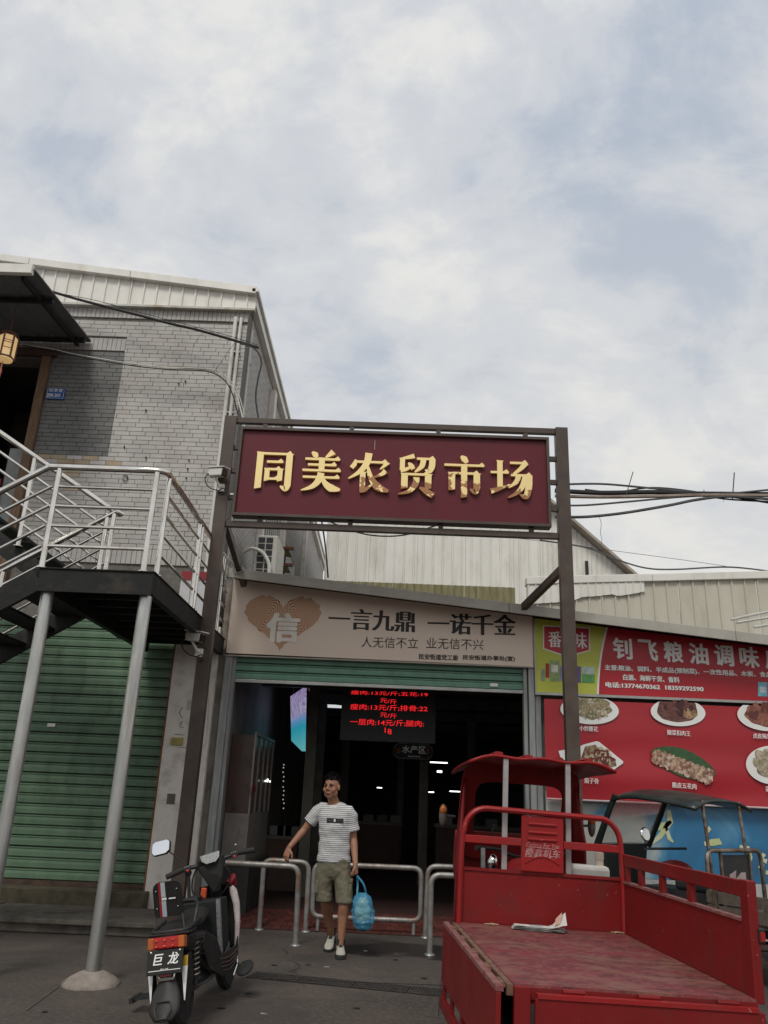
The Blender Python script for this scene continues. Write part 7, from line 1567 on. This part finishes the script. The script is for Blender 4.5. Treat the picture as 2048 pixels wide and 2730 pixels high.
# socks and trainers
M_SHOEW = mat('shoe_cream', (.46, .44, .38), (.38, .36, .31), rough=.7, scale=20); M_SHOEK = mat('shoe_dark', (.020, .022, .022), (.035, .036, .035), rough=.7, scale=20); M_SOCK = mat('sock_dark', (.022, .032, .030), rough=.9)
def shoe(an, yaw, pitch, nm_):
    R = Matrix.Rotation(yaw, 3, 'Z') @ Matrix.Rotation(pitch, 3, 'X'); o = an - R @ Vector((0, 0, .10))
    def P2(x, y, z_): return o + R @ Vector((x, y, z_))
    s_ = B(); s_.tube([P2(0, .075, .055), P2(0, .05, .056), P2(0, .0, .056), P2(0, -.07, .050), P2(0, -.14, .040), P2(0, -.185, .034), P2(0, -.20, .030)], [(.030, .020), (.038, .044), (.040, .048), (.044, .040), (.047, .030), (.038, .022), (.015, .012)], 16, ref=tuple(R @ Vector((1, 0, 0))))
    s_.tube([P2(0, .03, .06), P2(0, .02, .105)], [.042, .040], 14)
    up_ = fuse(s_, 'shoe', M_SHOEW, man, voxel=.006, smooth=3)
    so_ = B()
    ol = [(-.036, .085), (-.046, .02), (-.042, -.06), (-.052, -.13), (-.042, -.19), (0, -.212), (.042, -.19), (.052, -.13), (.042, -.06), (.046, .02), (.036, .085)]
    so_.prism([P2(x, y, .002) for x, y in ol], R @ Vector((0, 0, .040))); so_.build('sole', M_SHOEK, up_, bevel=.005)
    for k in range(4): B().tube([P2(-.028, -.03 - k * .025, .088 - k * .008), P2(0, -.032 - k * .025, .096 - k * .009), P2(.028, -.03 - k * .025, .088 - k * .008)], .004, 6).build('lace', M_SHOEW, up_)
    for sg in (-1, 1): B().grid(lambda s, t: P2(sg * (.0445 + .001 * t), .03 - s * .12, .045 + t * .030), 4, 2).build('side_panel', M_SHOEK, up_)
    B().ball(P2(0, -.055, .082), .022, .045, .016, 12, 8, rot=R @ Matrix.Rotation(rad(18), 3, 'X')).build('tongue', M_SHOEK, up_, smooth=True)
    B().tube([P2(0, .012, .095), P2(0, .008, .150)], [.043, .039], 16).build('sock', M_SOCK, up_, smooth=True)
shoe(AN_R + Vector((0, 0, .0)), rad(4), 0.0, 'front'); shoe(AN_L + Vector((0, .01, -.012)), rad(-6), rad(16), 'rear')

# ------------------------------------------------------------------ carrier bag in his left hand
BGX = Vector((MX + .245, MY - .07, 0))
bag = thing('carrier_bag', 'translucent blue plastic bag of pale green vegetables hanging from the man\'s hand', 'bag', (BGX.x, BGX.y, .22))
M_BAG = mat('bag_blue', (.05, .30, .55), (.12, .42, .62), rough=.25, scale=14, trans=.0, alpha=.52, bump=.5, bscale=26)
bb = B()
def bagfn(s, t):
    a = 2 * PI * s; zt = .565 - t * .345; prof = [(0, .028), (.10, .075), (.25, .098), (.5, .108), (.75, .104), (.92, .080), (1.0, .012)]
    for (t0, r0), (t1, r1) in zip(prof, prof[1:]):
        if t0 <= t <= t1: r = r0 + (r1 - r0) * (t - t0) / (t1 - t0); break
    r *= 1 + .09 * mnoise.noise(Vector((math.cos(a) * 6, math.sin(a) * 6, t * 14))) + .12 * mnoise.noise(Vector((math.cos(a) * 2.2, math.sin(a) * 2.2, t * 5))) + .05 * math.sin(a * 7 + t * 6) * (1 - t)
    return Vector((BGX.x + .02 + t * .03 + math.cos(a) * r, BGX.y + math.sin(a) * r * .8, zt))
bb.grid(bagfn, 64, 40); bb.build('bag_skin', M_BAG, bag, smooth=True)
for sg in (-1, 1):
    hp0 = Vector((MX + .205, MY - .085, .715)); 
    B().tube(smooth_path([hp0 + Vector((0, sg * .008, 0)), Vector((BGX.x + .0 + sg * .03, BGX.y - .01 * sg, .64)), Vector((BGX.x + .015 + sg * .045, BGX.y + .02 * sg, .545))]), [(.009, .002)] * 13, 8, ref=(1, 0, 0)).build('handle', M_BAG, bag, smooth=True)
M_CAB = mat('vegetable_pale', (.56, .66, .42), (.40, .52, .30), rough=.6, scale=22, bump=.4, bscale=40)
vg = B()
for k, (x, y, z_, r) in enumerate(((.028, 0, .455, .064), (.045, .015, .40, .070), (.015, -.01, .39, .064), (.035, 0, .345, .068))): vg.ball((BGX.x + x, BGX.y + y, z_), r, nu=18, nv=12, fn=lambda p: p * (1 + .10 * mnoise.noise(p * 3)))
vg.build('cabbage', M_CAB, bag, smooth=True)
gv = B()
for k in range(16):
    a = random.uniform(0, 2 * PI); r = random.uniform(.01, .06); gv.ball((BGX.x + .04 + math.cos(a) * r, BGX.y + math.sin(a) * r * .8, random.uniform(.245, .30)), .03, .02, .025, 8, 6)
gv.build('dark_greens', mat('dark_greens', (.035, .075, .045), (.02, .045, .03), rough=.6, scale=20), bag, smooth=True)
